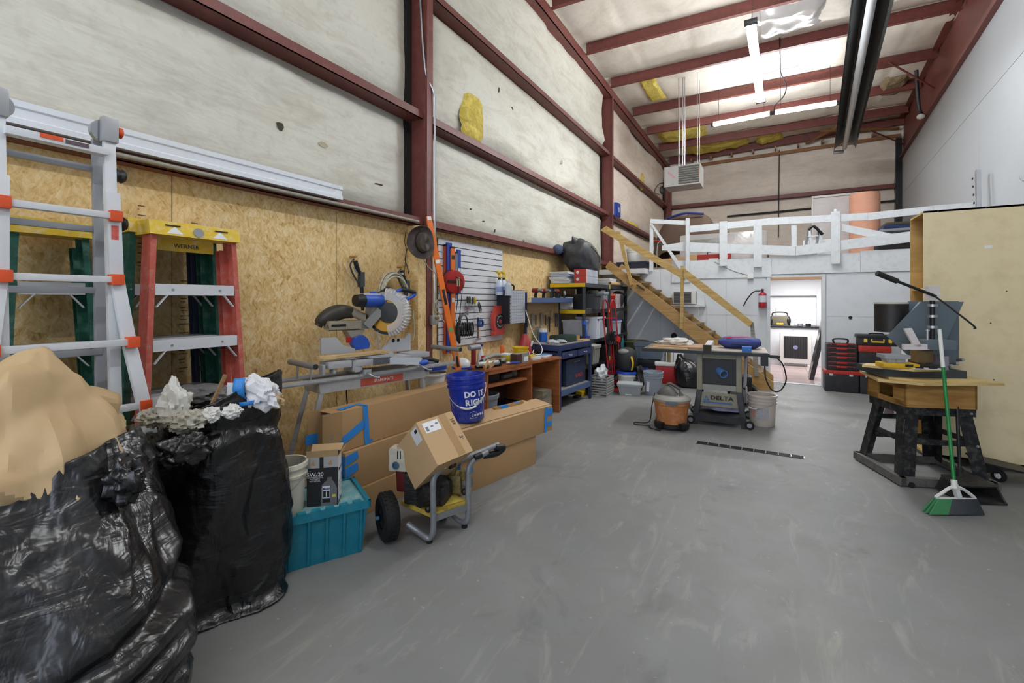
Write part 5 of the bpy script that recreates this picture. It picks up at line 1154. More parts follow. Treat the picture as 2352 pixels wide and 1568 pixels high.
cg = ondesk('caulk_gun', 'grey metal caulking gun lying across the front of the desk', 'caulk gun', .22, .04); Mb().cyl((-.28, .02, .05), (.02, -.02, .05), .028, n=14).o('barrel', GALV, cg); Mb().beam((.02, -.02, .05), (.12, -.04, .04), .02, .02).o('grip', DKSTEEL, cg); Mb().box((.02, -.02, .05), (.015, .07, .07), None, .004).o('collar', BLACKP, cg); Mb().cyl((-.28, .05, .02), (.06, -.02, .02), .018, n=10).o('black_tube', BLACKP, cg)
tr2 = ondesk('tool', 'blue and silver pliers lying on the desk edge', 'pliers', .44, .02, rz=-.3); Mb().tube(sm([(0, .0, .02), (.06, .02, .02), (.12, .01, .02)], 4), .012, 8).o('blue_handle', BLUEP, tr2); Mb().tube(sm([(0, 0, .02), (.06, -.025, .02), (.12, -.03, .02)], 4), .012, 8).o('blue_handle', BLUEP, tr2); Mb().sph((-.03, 0, .022), .022, sc=(1.6, 1, .8)).o('jaw', STEEL, tr2)
oc = ondesk('caulk_tube', 'orange plastic bottle standing at the back of the desk', 'bottle', .68, .35); Mb().lathe([(0, 0), (.028, 0), (.028, .16), (.02, .185), (0, .19)], n=14).o('bottle', mat('bright orange bottle', '#e36a1c', .4), oc); Mb().bx((-.005, -.03, .04), (.03, -.026, .09)).o('label_patch', WHLBL, oc)
rc = ondesk('fuel_can', 'red plastic jug with white label at the back end of the desk', 'jug', 1.18, .38); Mb().lathe([(0, 0), (.085, 0), (.09, .02), (.09, .17), (.055, .24), (.04, .28), (.035, .30), (0, .30)], n=18).o('jug', mat('dull red jug', '#a8383a', .45, 0, .1, 7), rc); Mb().box((.04, -.085, .17), (.06, .01, .08), (.3, 0, .3)).o('label_patch', WHLBL, rc)
wc = ondesk('cable', 'white power cable looping down onto the right end of the desk', 'cable', 1.15, .22); Mb().tube(sm([(.10, .2, .62), (.16, .12, .30), (.22, .02, .12), (.12, -.03, .03), (.04, .03, .05), (.10, .06, .09)], 8), .006, 6).o('cord', WHITEPL, wc)
ps = ondesk('power_strip', 'white power strip lying near the right front of the desk', 'power strip', 1.0, .06); Mb().box((0, 0, .018), (.16, .05, .036), None, .006).o('strip', WHITEPL, ps)
ys = ondesk('tape_measure', 'yellow tape measure on the desk near the power strip', 'tape measure', 1.06, .18); Mb().box((0, 0, .025), (.10, .05, .05), None, .015).o('case', YELP, ys)
bk = ondesk('notebook', 'blue and white papers lying flat at the right end of the desk', 'papers', 1.32, .2); Mb().box((0, 0, .008), (.24, .2, .016), (0, 0, .2)).o('pages', WHLBL, bk); Mb().box((.03, .0, .02), (.22, .14, .008), (0, 0, -.1)).o('cover', mat('pale blue folder', '#7f9cc4', .5), bk)
dr_ = ondesk('drill', 'red and grey cordless drill standing at the back left of the desk', 'drill', .16, .34); Mb().tube(sm([(0, 0, .0), (0, 0, .10), (0, .0, .18)], 4), .03, 10).o('grip', mat('dark red tool', '#7f1d20', .45), dr_); Mb().cyl((-.07, 0, .20), (.10, 0, .20), .032, n=14).o('motor', mat('silver grey tool', '#9a9da4', .4), dr_)
sp = ondesk('spray_bottle', 'red and white spray bottle at the back left of the desk', 'spray bottle', .30, .36); Mb().lathe([(0, 0), (.04, 0), (.042, .10), (.025, .15), (.014, .18), (.014, .20), (0, .20)], n=16).o('bottle', WHITEPL, sp); Mb().box((0, -.04, .06), (.05, .01, .07)).o('red_label', REDP, sp); Mb().box((0, 0, .215), (.03, .06, .03), None, .006).o('trigger_head', BLUEP, sp)
wo = ondesk('wood_offcut', 'pale wood offcuts leaning at the left front of the desk', 'wood', .06, .02); Mb().beam((-.06, 0, .02), (.04, .02, .07), .03, .05).o('offcut', m_wood('clean pine', '#d9bd8c', '#b08c58'), wo); Mb().beam((.0, -.02, .02), (.10, .0, .05), .02, .05).o('offcut', CARD, wo)
hm_ = ondesk('helmet', 'white hard hat with blue rim on the floor-side end of the desk', 'helmet', -.07, .30, .70); Mb().sph((0, 0, .08), .10, sc=(1, 1, .8)).o('shell', WHITEPL, hm_); Mb().lathe([(.095, .04), (.11, .04), (.11, .06), (.095, .06)], n=24, cap=False).o('rim', BLUEP, hm_)
# ---- blue steel workbench
bn = thing('workbench', 'navy blue steel workbench with two drawers, rear tool panel and upper shelf', 'workbench', (-2.49, 5.68, 0), R(85))
Mb().bx((0, 0, .81), (1.0, .62, .888), .004).o('top', NAVY, bn); Mb().bx((.0, .01, .888), (1.0, .62, .892)).o('top_sheet', mat('grey hardboard', '#8a8580', .6), bn)
for x in (.0, .965):
    for y in (.0, .585): Mb().bx((x, y, 0), (x+.035, y+.035, .81)).o('leg', NAVY, bn)
Mb().bx((0, 0, .19), (1.0, .62, .265)).o('lower_shelf', NAVYL, bn); Mb().bx((.02, .02, .265), (.98, .6, .27)).o('shelf_sheet', mat('grey hardboard', '#8a8580', .6), bn)
for x in (.04, .52):
    d = Mb(); d.bx((x, -.012, .70), (x+.45, .35, .785)); d = d.o('drawer', NAVY, bn); Mb().tube(sm([(x+.19, -.012, .75), (x+.20, -.035, .74), (x+.25, -.035, .74), (x+.26, -.012, .75)], 4), .006, 6).o('pull', STEEL, d)
for x in (.06, 1.05): Mb().bx((x, .59, .81), (x+.035, .62, 1.62)).o('rear_post', NAVY, bn)
Mb().bx((.09, .60, .89), (1.06, .612, 1.47)).o('tool_panel', m_wood('plain plywood', '#cbab7b', '#ab8a5c'), bn)
us = Mb(); us.bx((-.15, .36, 1.465), (1.095, .62, 1.475)); us.bx((-.15, .36, 1.465), (1.095, .366, 1.54)); us.bx((1.085, .36, 1.465), (1.095, .62, 1.54)); us.o('upper_shelf', NAVYL, bn)
Mb().bx((1.097, .365, 1.40), (1.105, .62, 1.55)).o('end_plate', WHITEPL, bn)
bnp = lambda x, y, z: Mx.Translation((-2.49, 5.68, 0)) @ Mx.Rotation(R(85), 4, 'Z') @ V((x, y, z))
def onb(name, label, cat, x, y, z, rz=0): return thing(name, label, cat, bnp(x, y, z), R(85)+rz)
bc_ = onb('tool_case', 'dark blue tool case lettered BOSCH on the lower bench shelf', 'case', .62, .14, .271); Mb().box((0, 0, .19), (.62, .14, .38), None, .03).o('case', mat('steel blue plastic case', '#22304a', .45), bc_)
text('BOSCH', .075, mat('red logo ink', '#a83a34', .5), bc_, (.10, -.0715, .12), (1,0,0), (0,0,1), bold=.002); Mb().lathe([(.022, 0), (.028, 0), (.028, .002), (.022, .002)], (-.18, -.071, .12), 20, (0, -1, 0), cap=False).o('logo_ring', mat('grey logo', '#54627a', .5), bc_); Mb().tube([(-.08, -.075, .335), (.10, -.075, .335)], .008, 6).o('handle', GREYP, bc_)
gc = onb('tool_case', 'dark green tool case lying flat on the bench top', 'case', .55, .24, .893); Mb().box((0, 0, .05), (.42, .26, .10), None, .03).o('case', mat('bottle green case', '#22382f', .45), gc); Mb().box((.18, 0, .05), (.06, .262, .09), None, .02).o('end', mat('grey green latch end', '#6d8078', .45), gc)
bj = onb('jar', 'blue jar with white lid at the back of the bench', 'jar', .36, .48, .893); Mb().cyl((0,0,0), (0,0,.14), .06, n=20).o('jar', mat('bright blue tub', '#1f5fb8', .4), bj); Mb().cyl((0,0,.14), (0,0,.19), .062, n=20).o('lid', WHITEPL, bj)
for k in range(5):
    scp = crumple((0,0,0), .05, (1.4, 1, .45), k+20, .6).o('parts_bag', mat('clear parts bag', '#c6c9ce', .25, 0, .2, 30), None, ang=25); tag(scp, ('loose clear bag of hardware on the left bench top', 'crumpled clear bag beside the green case', 'small clear bag at the bench front edge', 'clear hardware bag behind the others on the bench', 'flat clear bag near the bench corner')[k], 'bag'); scp.location = bnp(.10+.07*k, .16+.05*(k % 3), .915)
yl_ = onb('box', 'yellow and red small carton near the right end of the bench', 'box', .86, .22, .893); Mb().bx((-.08, -.05, 0), (.08, .05, .07)).o('box', mat('yellow red carton', '#c9871f', .5, 0, .3, 30), yl_)
wbd = onb('board', 'thin wooden board at the right front of the bench top', 'board', .87, .08, .893); Mb().box((0, 0, .01), (.24, .12, .02)).o('board', m_wood('clean pine', '#d9bd8c', '#b08c58'), wbd)
bcl = onb('clamp', 'bright blue bar clamp standing at the right end of the bench', 'clamp', 1.02, .12, .893); Mb().beam((-.07, 0, .27), (.03, 0, .25), .035, .06).o('jaw', SAWB, bcl); Mb().beam((.01, 0, .26), (.06, 0, .0), .02, .03).o('bar', SAWB, bcl); 
# drills on the upper shelf
def drill(label, x, z, rz, m2):
    t = onb('drill', label, 'drill', x, .48, z, rz)
    Mb().tube(sm([(0, 0, .03), (.01, 0, .09), (.0, 0, .14)], 4), .022, 10).o('grip', BLACKP, t); Mb().box((0, 0, .02), (.09, .07, .045), None, .008).o('battery', BLACKP, t); Mb().cyl((-.05, 0, .17), (.06, 0, .17), .033, n=16).o('motor', mat('red tool body', '#8f2328', .45), t); Mb().cyl((-.12, 0, .17), (-.05, 0, .17), .014, .028, n=14).o('chuck', m2, t)
drill('red cordless drill with silver nose, leftmost on the upper bench shelf', .16, 1.476, 1.4, STEEL); drill('red impact driver standing second on the upper bench shelf', .38, 1.476, 1.4, STEEL); drill('red hammer drill pointing left beside the gauge on the upper shelf', .76, 1.476, .2, DKSTEEL)
gg = onb('pressure_gauge', 'small round gauge on a stem at the right of the upper shelf', 'gauge', .94, .44, 1.476); Mb().lathe([(0, 0), (.035, 0), (.035, .02), (0, .02)], (0, 0, .14), 20, (.2, -1, 0)).o('dial', GREYP, gg); Mb().cyl((0,0,0), (0,0,.11), .02, .012, n=10).o('stem', BLACKP, gg)
for k in range(4): 
    t = onb('battery_pack', ('black and red battery pack at the left of the upper shelf', 'second battery pack in the row on the upper shelf', 'third battery pack in the row on the upper shelf', 'battery pack under the hammer drill')[k], 'battery', .28+.13*k, .40, 1.476); Mb().box((0, 0, .03), (.10, .07, .06), None, .01).o('pack', mat('black red battery', '#3a1f20', .5, 0, .6, 30), t)
gl = onb('tube', 'lime green strip lying along the front of the upper shelf', 'strip', .62, .385, 1.476); Mb().box((0, 0, .01), (.52, .03, .02), None, .006).o('strip', mat('lime green', '#a6c43a', .4), gl)
rb_ = onb('box', 'small red box at the right end of the upper bench shelf', 'box', 1.03, .52, 1.476); Mb().box((0, 0, .035), (.10, .08, .07), None, .004).o('box', mat('dull red carton', '#7a3a3c', .6), rb_)
# hand tools on the panel
TLS = ((1222, 735, .05, .20, '#8c8a86', 'worn silver blade tool, left on the bench tool panel'), (1230, 735, .025, .16, '#5f5b55', 'thin dark pick beside the silver blade tool'), (1244, 732, .065, .19, '#8f8378', 'rusty speckled square plate tool on the bench tool panel'), (1252, 735, .02, .16, '#4a3a30', 'thin dark rasp right of the rusty plate'), (1261, 745, .04, .24, '#232325', 'black handled brush on the bench tool panel'), (1267, 722, .03, .13, '#b8ae9c', 'pale wooden paddle at the top of the tool panel'), (1275, 735, .025, .22, '#3f4144', 'dark steel wrench, left of the pair by the post'), (1279, 735, .025, .22, '#54565a', 'grey steel wrench right beside the bench post'), (1234, 765, .04, .20, '#6f7d84', 'bunch of keys and small tools hanging mid panel'), (1243, 760, .05, .12, '#9fb09a', 'grey green pliers hanging mid panel'), (1226, 770, .03, .16, '#7c8a70', 'yellow green tagged tool low on the panel'), (1210, 740, .05, .14, '#3c3e3a', 'black square holder at the left of the tool panel'))
TP = {1222: (0.209,0.580,1.213), 1230: (0.306,0.580,1.209), 1244: (0.481,0.580,1.223), 1252: (0.585,0.580,1.200), 1261: (0.704,0.580,1.128), 1267: (0.786,0.580,1.281), 1275: (0.897,0.580,1.189), 1279: (0.954,0.580,1.187), 1234: (0.355,0.580,1.013), 1243: (0.468,0.580,1.039), 1226: (0.257,0.580,0.987), 1210: (0.068,0.580,1.187)}
for px_, py_, w, h, c, lab in TLS:
    t = thing('hand_tool', lab, 'tool', bnp(*TP[px_]), R(-5)); m_ = mat('tool '+c, c, .5, .2, .3, 25)
    Mb().prism([(-w/2, h/2), (w/2, h/2), (w*.35, -h*.1), (w*.22, -h/2), (-w*.22, -h/2), (-w*.35, -h*.1)], (0, 0, 0), (0,1,0), (0,0,1), .015).o('body', m_, t); Mb().cyl((-.03, 0, h/2-.01), (.02, 0, h/2-.01), .004, n=6).o('nail', STEEL, t)

# ================================================================ SHELVING AND THINGS AROUND IT
SHB = mat('charcoal plastic shelving', '#2c3038', .5, 0, .12, 8, dirt='#565a61', da=.35); SHY = mat('yellow shelf edge', '#d9b514', .45, 0, .06, 8)
def tub(name, label, c, w, d, h, m, lid=None, rz=0, tap=.9, cat='tote', group=None, ribs=3):
    t = thing(name, label, cat, c, rz, group)
    b = Mb(); a, e = w/2, d/2; ta, te = a*tap, e*tap
    b.add([(-ta, -te, 0), (ta, -te, 0), (ta, te, 0), (-ta, te, 0), (-a, -e, h), (a, -e, h), (a, e, h), (-a, e, h), (-a*.94, -e*.94, h), (a*.94, -e*.94, h), (a*.94, e*.94, h), (-a*.94, e*.94, h), (-ta*.93, -te*.93, .01), (ta*.93, -te*.93, .01), (ta*.93, te*.93, .01), (-ta*.93, te*.93, .01)],
          [(3,2,1,0), (0,1,5,4), (1,2,6,5), (2,3,7,6), (3,0,4,7), (4,5,9,8), (5,6,10,9), (6,7,11,10), (7,4,8,11), (8,9,13,12), (9,10,14,13), (10,11,15,14), (11,8,12,15), (12,13,14,15)])
    b.o('body', m, t)
    r_ = Mb()
    for (x0, x1, y0, y1) in ((-a-.012, a+.012, -e-.012, -e+.004), (-a-.012, a+.012, e-.004, e+.012), (-a-.012, -a+.004, -e, e), (a-.004, a+.012, -e, e)): r_.bx((x0, y0, h-.03), (x1, y1, h))
    r_.o('rim', m, t)
    for k in range(ribs):
        x = -a*.7+1.4*a*k/max(1, ribs-1); Mb().beam((x*tap, -te-.003, .01), (x, -e-.003, h-.03), .012, .008, (0,-1,0)).o('rib', m, t)
    if lid:
        l_ = Mb(); l_.box((0, 0, h+.008), (w+.03, d+.03, .018), None, .005); l_.box((0, 0, h+.02), (w*.8, d*.75, .012), None, .005); l_.o('lid', lid, t)
    return t
def carton(name, label, c, w, d, h, m, rz=0, cat='box', lab=None, seam=True, labc=None):
    t = thing(name, label, cat, c, rz)
    Mb().box((0, 0, h/2), (w, d, h), None, .004).o('carton', m, t)
    if seam: Mb().bx((-w/2, -.02, h), (w/2, .02, h+.0012)).o('packing_tape', mat('clear brown tape', '#a9875c', .3), t)
    if lab: Mb().bx((-w*.3, -d/2-.0015, h*.3), (w*.2, -d/2, h*.7)).o('label_patch', labc or WHLBL, t)
    return t
su = thing('shelving_unit', 'charcoal plastic shelving with yellow end strips, unit nearest the workbench', 'shelving', (-3.18, 6.80, 0))
su2 = thing('shelving_unit', 'charcoal plastic shelving unit farther along, beside the stairs', 'shelving', (-3.18, 8.10, 0))
LEV = (1.715, 1.29, .80, .42, .05)
for t, yl_len in ((su, 1.26), (su2, 1.15)):
    for z in LEV:
        b = Mb(); b.bx((.0, 0, z), (.63, yl_len, z+.065)); so_ = b.o('shelf', SHB, t)
        if t is su: Mb().bx((.02, -.004, z+.002), (.63, .0, z+.063)).o('end_strip', SHY, so_)
        Mb().bx((.60, yl_len-.04, z-.005), (.635, yl_len+.005, z+.07)).o('corner_clip', SHY, so_)
    for x in (.04, .59):
        for y in (.04, yl_len-.04): Mb().cyl((x, y, 0), (x, y, 1.74), .028, n=12).o('post', SHB, t)
shz = lambda i: LEV[i]+.066
# top shelf load
bbag = thing('stuffed_bag', 'big dark grey stuffed bag lying on top of the shelving', 'bag', (-2.84, 7.42, 1.80))
GBAG = mat('dark grey woven plastic', '#3a3b3d', .5, 0, .2, 5, .5, 20, dirt='#67686b', da=.35)
def bagell(u, v):
    a = 2*PI*u; t = PI*min(max(v, .003), .997); d = V((math.sin(t)*math.cos(a), math.sin(t)*math.sin(a), math.cos(t)))
    s_ = lambda q, e: math.copysign(abs(q)**e, q)
    k = 1+.10*fbm((d.x*1.5, d.y*1.5, d.z*1.5), 2)+.10*(vor(d, 1.6, 2)-.3)
    p = V((s_(d.x, .75)*.27, s_(d.y, .8)*.47, s_(d.z, .8)*.25))*k
    return Mx.Rotation(R(-20), 3, 'X') @ p+V((0, 0, .42))
Mb().grid(bagell, 60, 36, True).o('bag', GBAG, bbag, ang=50)
Mb().grid(lambda u, v: Mx.Rotation(R(-24), 3, 'X') @ V((.07*math.cos(2*PI*u)*(1.6-1.5*v), -.28-.26*v, .06+.05*v+.17*math.sin(2*PI*u)*(1-.9*v)))+V((0, 0, .42)), 16, 6, True).o('bag_ear', GBAG, bbag)
Mb().tube(sm([(.24, -.2, .6), (.30, 0, .45), (.27, .12, .36)], 5), .006, 6).o('seam', mat('seam cord', '#222', .6) if False else BLACKP, bbag)
bl_ = thing('cap', 'blue cloth cap on the girt ledge left of the big stuffed bag', 'cap', (-3.080,6.947,2.310)); Mb().sph((0,0,.04), .11, sc=(.8, 1, .75)).o('cloth', mat('grey blue cloth', '#4a5670', .8, 0, .2, 9), bl_); Mb().box((.06, .05, .0), (.06, .10, .02), None, .01).o('brim', mat('blue cloth', '#2746a0', .8), bl_)
# support piece under the bag so it rests on crates
carton('carton', 'flat brown carton under the big stuffed bag', (-2.95, 7.35, shz(0)), .34, .6, .13, CARD)
for k in range(2): 
    t = carton('shoe_box', ('red and white product box, lower of the pair on the top shelf', 'red and white product box, upper of the pair on the top shelf')[k], (-2.66, 7.14, shz(0)+.112*k), .20, .56, .11, mat('grey white product print', '#a9aebb', .5, 0, .35, 14), 0, seam=False)
    Mb().bx((-.101, -.2815, .0), (.101, -.280, .11)).o('red_end', mat('red carton end', '#b2382e', .5), t); Mb().bx((.1, -.28, .0), (.1015, -.20, .11)).o('red_strip', mat('white red print', '#c9a9a4', .5), t)
    Mb().lathe([(0, 0), (.025, 0), (.025, .001), (0, .001)], (-.04, -.282, .06), 14, (0, -1, 0)).o('logo_dot', WHLBL, t)
ws_ = thing('paper_stack', 'stack of white sheets and boards on the left of the top shelf', 'papers', (-3.0, 6.95, shz(0)), 0)
for k in range(9): Mb().box((rnd.uniform(-.02, .02), rnd.uniform(-.02, .02), .011+k*.021), (.32, .30, .018), (0, 0, rnd.uniform(-.08, .08))).o('sheet', mat('white board', '#d5d7da', .6, 0, .03) if k != 5 else mat('blue edged board', '#9db4d6', .6), ws_)
ws2 = thing('paper_stack', 'white paper stack on the right half of the top shelf', 'papers', (-2.72, 8.4, shz(0)))
for k in range(6): Mb().box((0, rnd.uniform(-.02, .02), .012+k*.022), (.25, .40, .018), (0, 0, rnd.uniform(-.05, .05))).o('sheet', mat('white board', '#d5d7da', .6), ws2)
tbr = thing('paper_roll', 'brown cardboard tube lying along the edge of the top shelf', 'tube', (-2.58, 8.5, shz(0)+.035)); Mb().lathe([(.02, -.35), (.035, -.35), (.035, .40), (.02, .40)], (0,0,0), 16, (0, 1, 0), cap=False).o('tube', CARD2, tbr)
yj = thing('jug', 'yellow container on the top shelf beside the stair stringer', 'jug', (-2.85, 7.9, shz(0))); Mb().box((0, 0, .10), (.16, .16, .20), None, .02).o('body', YELP, yj); Mb().cyl((.02, 0, .2), (.02, 0, .24), .03, n=12).o('cap', BLACKP, yj)
# second level
carton('carton', 'white carton at the left of the second shelf', (-3.0, 6.96, shz(1)), .26, .26, .20, WHLBL, 0)
tub('tool_box', 'black toolbox with small tan label on the second shelf', (-2.86, 7.20, shz(1)), .36, .22, .22, BLACKP, BLACKP, 0, .97, 'toolbox'); 
tub('storage_bin', 'charcoal storage bin on the second shelf under the black tools', (-2.68, 7.22, shz(1)), .26, .40, .25, mat('charcoal bin', '#3d3f44', .5), None, R(90), .92)
tub('storage_bin', 'translucent grey bin on the second shelf right of the charcoal bin', (-2.68, 7.70, shz(1)), .24, .34, .28, mat('translucent grey bin', '#8b929b', .35), mat('grey bin lid', '#a5abb3', .4), R(90), .94)
t = thing('tool', 'black power tool lying on the charcoal bin', 'tool', (-2.70, 7.30, shz(1)+.25)); Mb().cyl((0, -.12, .03), (0, .12, .07), .035, n=14).o('body', BLACKP, t); Mb().box((0, .1, .05), (.06, .10, .09), None, .02).o('handle', BLACKP, t)
t = bucket('bucket', 'red round bucket with orange top on the second shelf of the far unit', (-2.66, 8.28, shz(1)), .12, .13, .26, mat('bright red tub', '#b5241f', .4), bail=False, ribs=1, lid=mat('faded orange lid', '#cf5a3e', .5))
carton('carton', 'white and red paper sack on the second shelf beside the red bucket', (-2.66, 8.62, shz(1)), .2, .30, .27, mat('white red sack print', '#c9b6b6', .6, 0, .5, 12), 0, 'sack', seam=False)
t = thing('bag', 'grey and black gear bag at the far end of the second shelf', 'bag', (-2.7, 9.02, shz(1))); Mb().sph((0, 0, .17), .17, sc=(.8, .8, 1)).o('bag', mat('grey nylon', '#5b5d60', .7), t); Mb().tube(sm([(.12, -.1, .3), (.17, 0, .2), (.14, .1, .05)], 4), .012, 6).o('strap', BLACKP, t)
carton('board', 'pale board lying at the front of the second shelf', (-2.6, 7.35, shz(1)), .10, .5, .025, m_wood('clean pine', '#d9bd8c', '#b08c58'), 0, 'board', seam=False)
# third level
CLRB = mat('clear storage plastic', '#b9bcc2', .25, 0, .06, 9, alpha=.62)
tub('storage_bin', 'clear storage bin on a blue lid on the third shelf', (-2.80, 7.0, shz(2)+.06), .34, .26, .26, CLRB, None, 0, .92)
tub('plastic_tray', 'blue flat tray under the clear bin on the third shelf', (-2.80, 7.0, shz(2)), .38, .3, .05, BLUEP, None, 0, .97, 'tray')
for k in range(2):
    t = tub('storage_bin', ('white handled bin, left of the pair on the third shelf', 'white handled bin, right of the pair on the third shelf')[k], (-2.68, 7.30+.22*k, shz(2)), .20, .36, .36, mat('white bin plastic', '#cfd3db', .4), None, R(90), .93)
    Mb().bx((-.05, -.185, .30), (.05, -.178, .34)).o('handle_slot', DKSTEEL, t); Mb().box((0, .19, .19), (.05, .012, .16)).o('dark_print', INKB, t)
carton('carton', 'small white carton with dark print at the front of the third shelf', (-2.60, 7.74, shz(2)), .14, .16, .16, WHLBL, 0, lab=True, labc=INKB)
t = tub('storage_bin', 'white bin with bright blue lid on the third shelf of the far unit', (-2.66, 8.45, shz(2)), .30, .32, .26, mat('white bin plastic', '#cfd3db', .4), BLUEP, R(90), .95)
t = thing('wire_rack', 'black wire rack standing on the third shelf behind the hand truck', 'rack', (-2.62, 8.0, shz(2)))
for k in range(6): Mb().tube([(0, -.12, .02+.06*k), (0, .12, .02+.06*k)], .006, 6).o('wire', BLACKP, t)
for y in (-.12, .12): Mb().tube([(0, y, 0), (0, y, .34)], .008, 6).o('side', BLACKP, t)
for k in range(3):
    t = thing('spray_can', ('black spray can, left one at the far end of the third shelf', 'black spray can, middle one at the far end of the third shelf', 'black spray can, right one at the far end of the third shelf')[k], 'can', (-2.60, 8.80+.1*k, shz(2)), 0, 'spray cans'); Mb().cyl((0,0,0), (0,0,.22), .04, n=14).o('can', mat('dark can', '#26282c', .35, .4), t); Mb().cyl((0,0,.22), (0,0,.26), .028, n=12).o('cap', BLACKP, t)
# fourth level and floor
tub('storage_tote', 'grey plastic tote with lid on the fourth shelf beside the bench', (-2.66, 7.04, shz(3)), .32, .44, .28, mat('stone grey tote', '#8a8983', .5), mat('light grey tote lid', '#a3a39d', .5), R(90), .9)
t = thing('gas_cylinder', 'teal gas cylinder standing on the fourth shelf of the far unit', 'cylinder', (-2.60, 8.98, shz(3))); Mb().lathe([(0, 0), (.05, 0), (.05, .22), (.03, .27), (.012, .29), (0, .30)], n=18).o('bottle', mat('teal cylinder', '#2b7d8c', .4), t); Mb().cyl((0,0,.29), (0,0,.33), .014, n=8).o('valve', STEEL, t)
tub('storage_bin', 'dark bin on the fourth shelf behind the hand truck', (-2.7, 7.7, shz(3)), .3, .4, .24, BLACKP, None, R(90), .93); tub('storage_bin', 'black bin on the fourth shelf of the far unit', (-2.72, 8.5, shz(3)), .34, .4, .26, BLACKP, None, R(90), .93)
gcr = thing('milk_crate', 'light grey milk crate on the floor beside the workbench leg', 'crate', (-2.52, 7.02, .0), R(90)); crate(gcr, .34, .30, .30, mat('light grey crate', '#9b9b97', .5), 7, 7)
put(gcr, (-2.36, 7.0, 0), R(90))
pf = crumple((0, 0, .09), .13, (.6, 1.1, .8), 31, .6).o('plastic_film', mat('shiny clear film', '#c9ccd0', .18, 0, .15, 20), None, ang=30); tag(pf, 'crumpled shiny clear plastic film on the grey crate', 'plastic'); pf.location = (-2.36, 7.02, .25)
t = thing('tape_dispenser', 'yellow tool tray on the floor under the workbench shelf', 'tray', (-2.613,6.790,0.000)); Mb().box((0, 0, .04), (.10, .22, .08), None, .01).o('tray', SHY, t); Mb().box((.0, -.18, .02), (.08, .15, .03), None, .01).o('black_base', BLACKP, t)
# ---- red hand truck
hk = thing('hand_truck', 'red two-wheeled hand truck with looped handles leaning on the shelving', 'hand truck', (-2.30, 7.58, 0), R(70))
RED = mat('red tube steel', '#9c2226', .4, .1, .1, 9)
# local x = width, -y = front
zz = lambda z: .13-.11*(z/1.5)*-1
Y_ = lambda z: .02+.12*z/1.5
for s_ in (-1, 1):
    Mb().tube([(s_*.17, Y_(.08)-.03, .08), (s_*.17, Y_(1.1), 1.1)], .013, 8).o('rail', RED, hk)
    lp = [(s_*.17, Y_(1.05), 1.05), (s_*.17, Y_(1.3), 1.3), (s_*.165, Y_(1.42), 1.42), (s_*.13, Y_(1.5), 1.5), (s_*.08, Y_(1.5), 1.5), (s_*.035, Y_(1.42), 1.42), (s_*.03, Y_(1.3), 1.3), (s_*.03, Y_(.25), .25)]
    Mb().tube(sm(lp, 5), .013, 8).o('handle_loop', RED, hk)
    wheel(hk, (s_*.20, .09, .115), .115, .05, (1, 0, 0), hub=GREYP, knob=False, hr=.72)
    Mb().tube(sm([(s_*.19, Y_(.1), .16), (s_*.19, .20, .26), (s_*.19, .22, .45), (s_*.18, Y_(.55), .58)], 5), .012, 8).o('wheel_brace', BLACKP, hk)
for z, h in ((1.20, .02), (.46, .06), (.28, .06), (.12, .06), (.75, .02)): Mb().box((0, Y_(z), z), (.34, .012, h)).o('cross_plate', RED, hk)
Mb().plate([(-.2, -.16, .008), (.2, -.16, .008), (.2, .04, .008), (-.2, .04, .008)], .012).o('toe_plate', RED, hk)
Mb().cyl((-.2, .09, .115), (.2, .09, .115), .01, n=8).o('axle', STEEL, hk)
stp = thing('ratchet_strap', 'black ratchet strap bundle hung on the hand truck', 'strap', (-2.30, 7.52, .82), R(70))
for k in range(4): Mb().tube([(-.10+.07*k+.05*math.cos(t), .05+.01*k, .04+.11*math.sin(t)) for t in [2*PI*q/14 for q in range(14)]], .016, 6, True, .5).o('strap_loop', BLACKP, stp)
Mb().box((.10, .0, .02), (.10, .04, .09), (0, .4, 0), .01).o('red_buckle', REDP, stp); Mb().tube(sm([(-.02, .0, .1), (.02, -.02, -.1), (.05, -.01, -.35)], 5), .022, 6, False, .3).o('hanging_tail', mat('dark grey webbing', '#2a2b2f', .7), stp)
# ---- floor clutter by the stairs
bucket('bucket', 'white bucket with bright blue lid under the black and yellow backpack', (-2.133,7.676,0.000), .14, .155, .30, WHITEPL, ribs=2, bail=False, lid=mat('bright blue lid', '#2450c4', .4))
bp = thing('backpack', 'black and grey backpack with a yellow stripe sitting on the white bucket', 'backpack', (*(-2.133,7.676,0.000)[:2], .31), R(20))
Mb().grid(lambda u, v: ((lambda a, t: (.17*math.sin(t)**.7*math.cos(a)*(1+.08*fbm((u*5, v*4, 1))), .15*math.sin(t)**.7*math.sin(a), .19-.21*math.cos(PI-t)+.0))(2*PI*u, PI*min(max(v, .01), .99))), 36, 22, True).o('bag', mat('charcoal nylon', '#2c2d2f', .7, 0, .3, 12, .3, 40), bp)
Mb().tube(sm([(.07, -.12, .03), (.085, -.155, .14), (.06, -.15, .26)], 6), .022, 8, False, .5).o('yellow_stripe', mat('yellow webbing', '#d6b21d', .5), bp); Mb().sph((-.05, -.06, .33), .08, sc=(1.3, 1, .6)).o('grey_flap', mat('light grey nylon', '#8d8d89', .7), bp); Mb().tube(sm([(.1, -.08, .33), (.16, -.1, .2), (.15, -.08, .05)], 5), .014, 6, False, .5).o('strap', BLACKP, bp)
cbx = tub('storage_bin', 'small clear lidded bin of dark parts on the floor by the hand truck', (-1.971,7.272,0.000), .36, .24, .17, mat('frosted clear bin', '#b0b4b6', .3, 0, .08, 9, alpha=.7), mat('frosted lid', '#c3c7c8', .35), R(12), .86, 'bin')
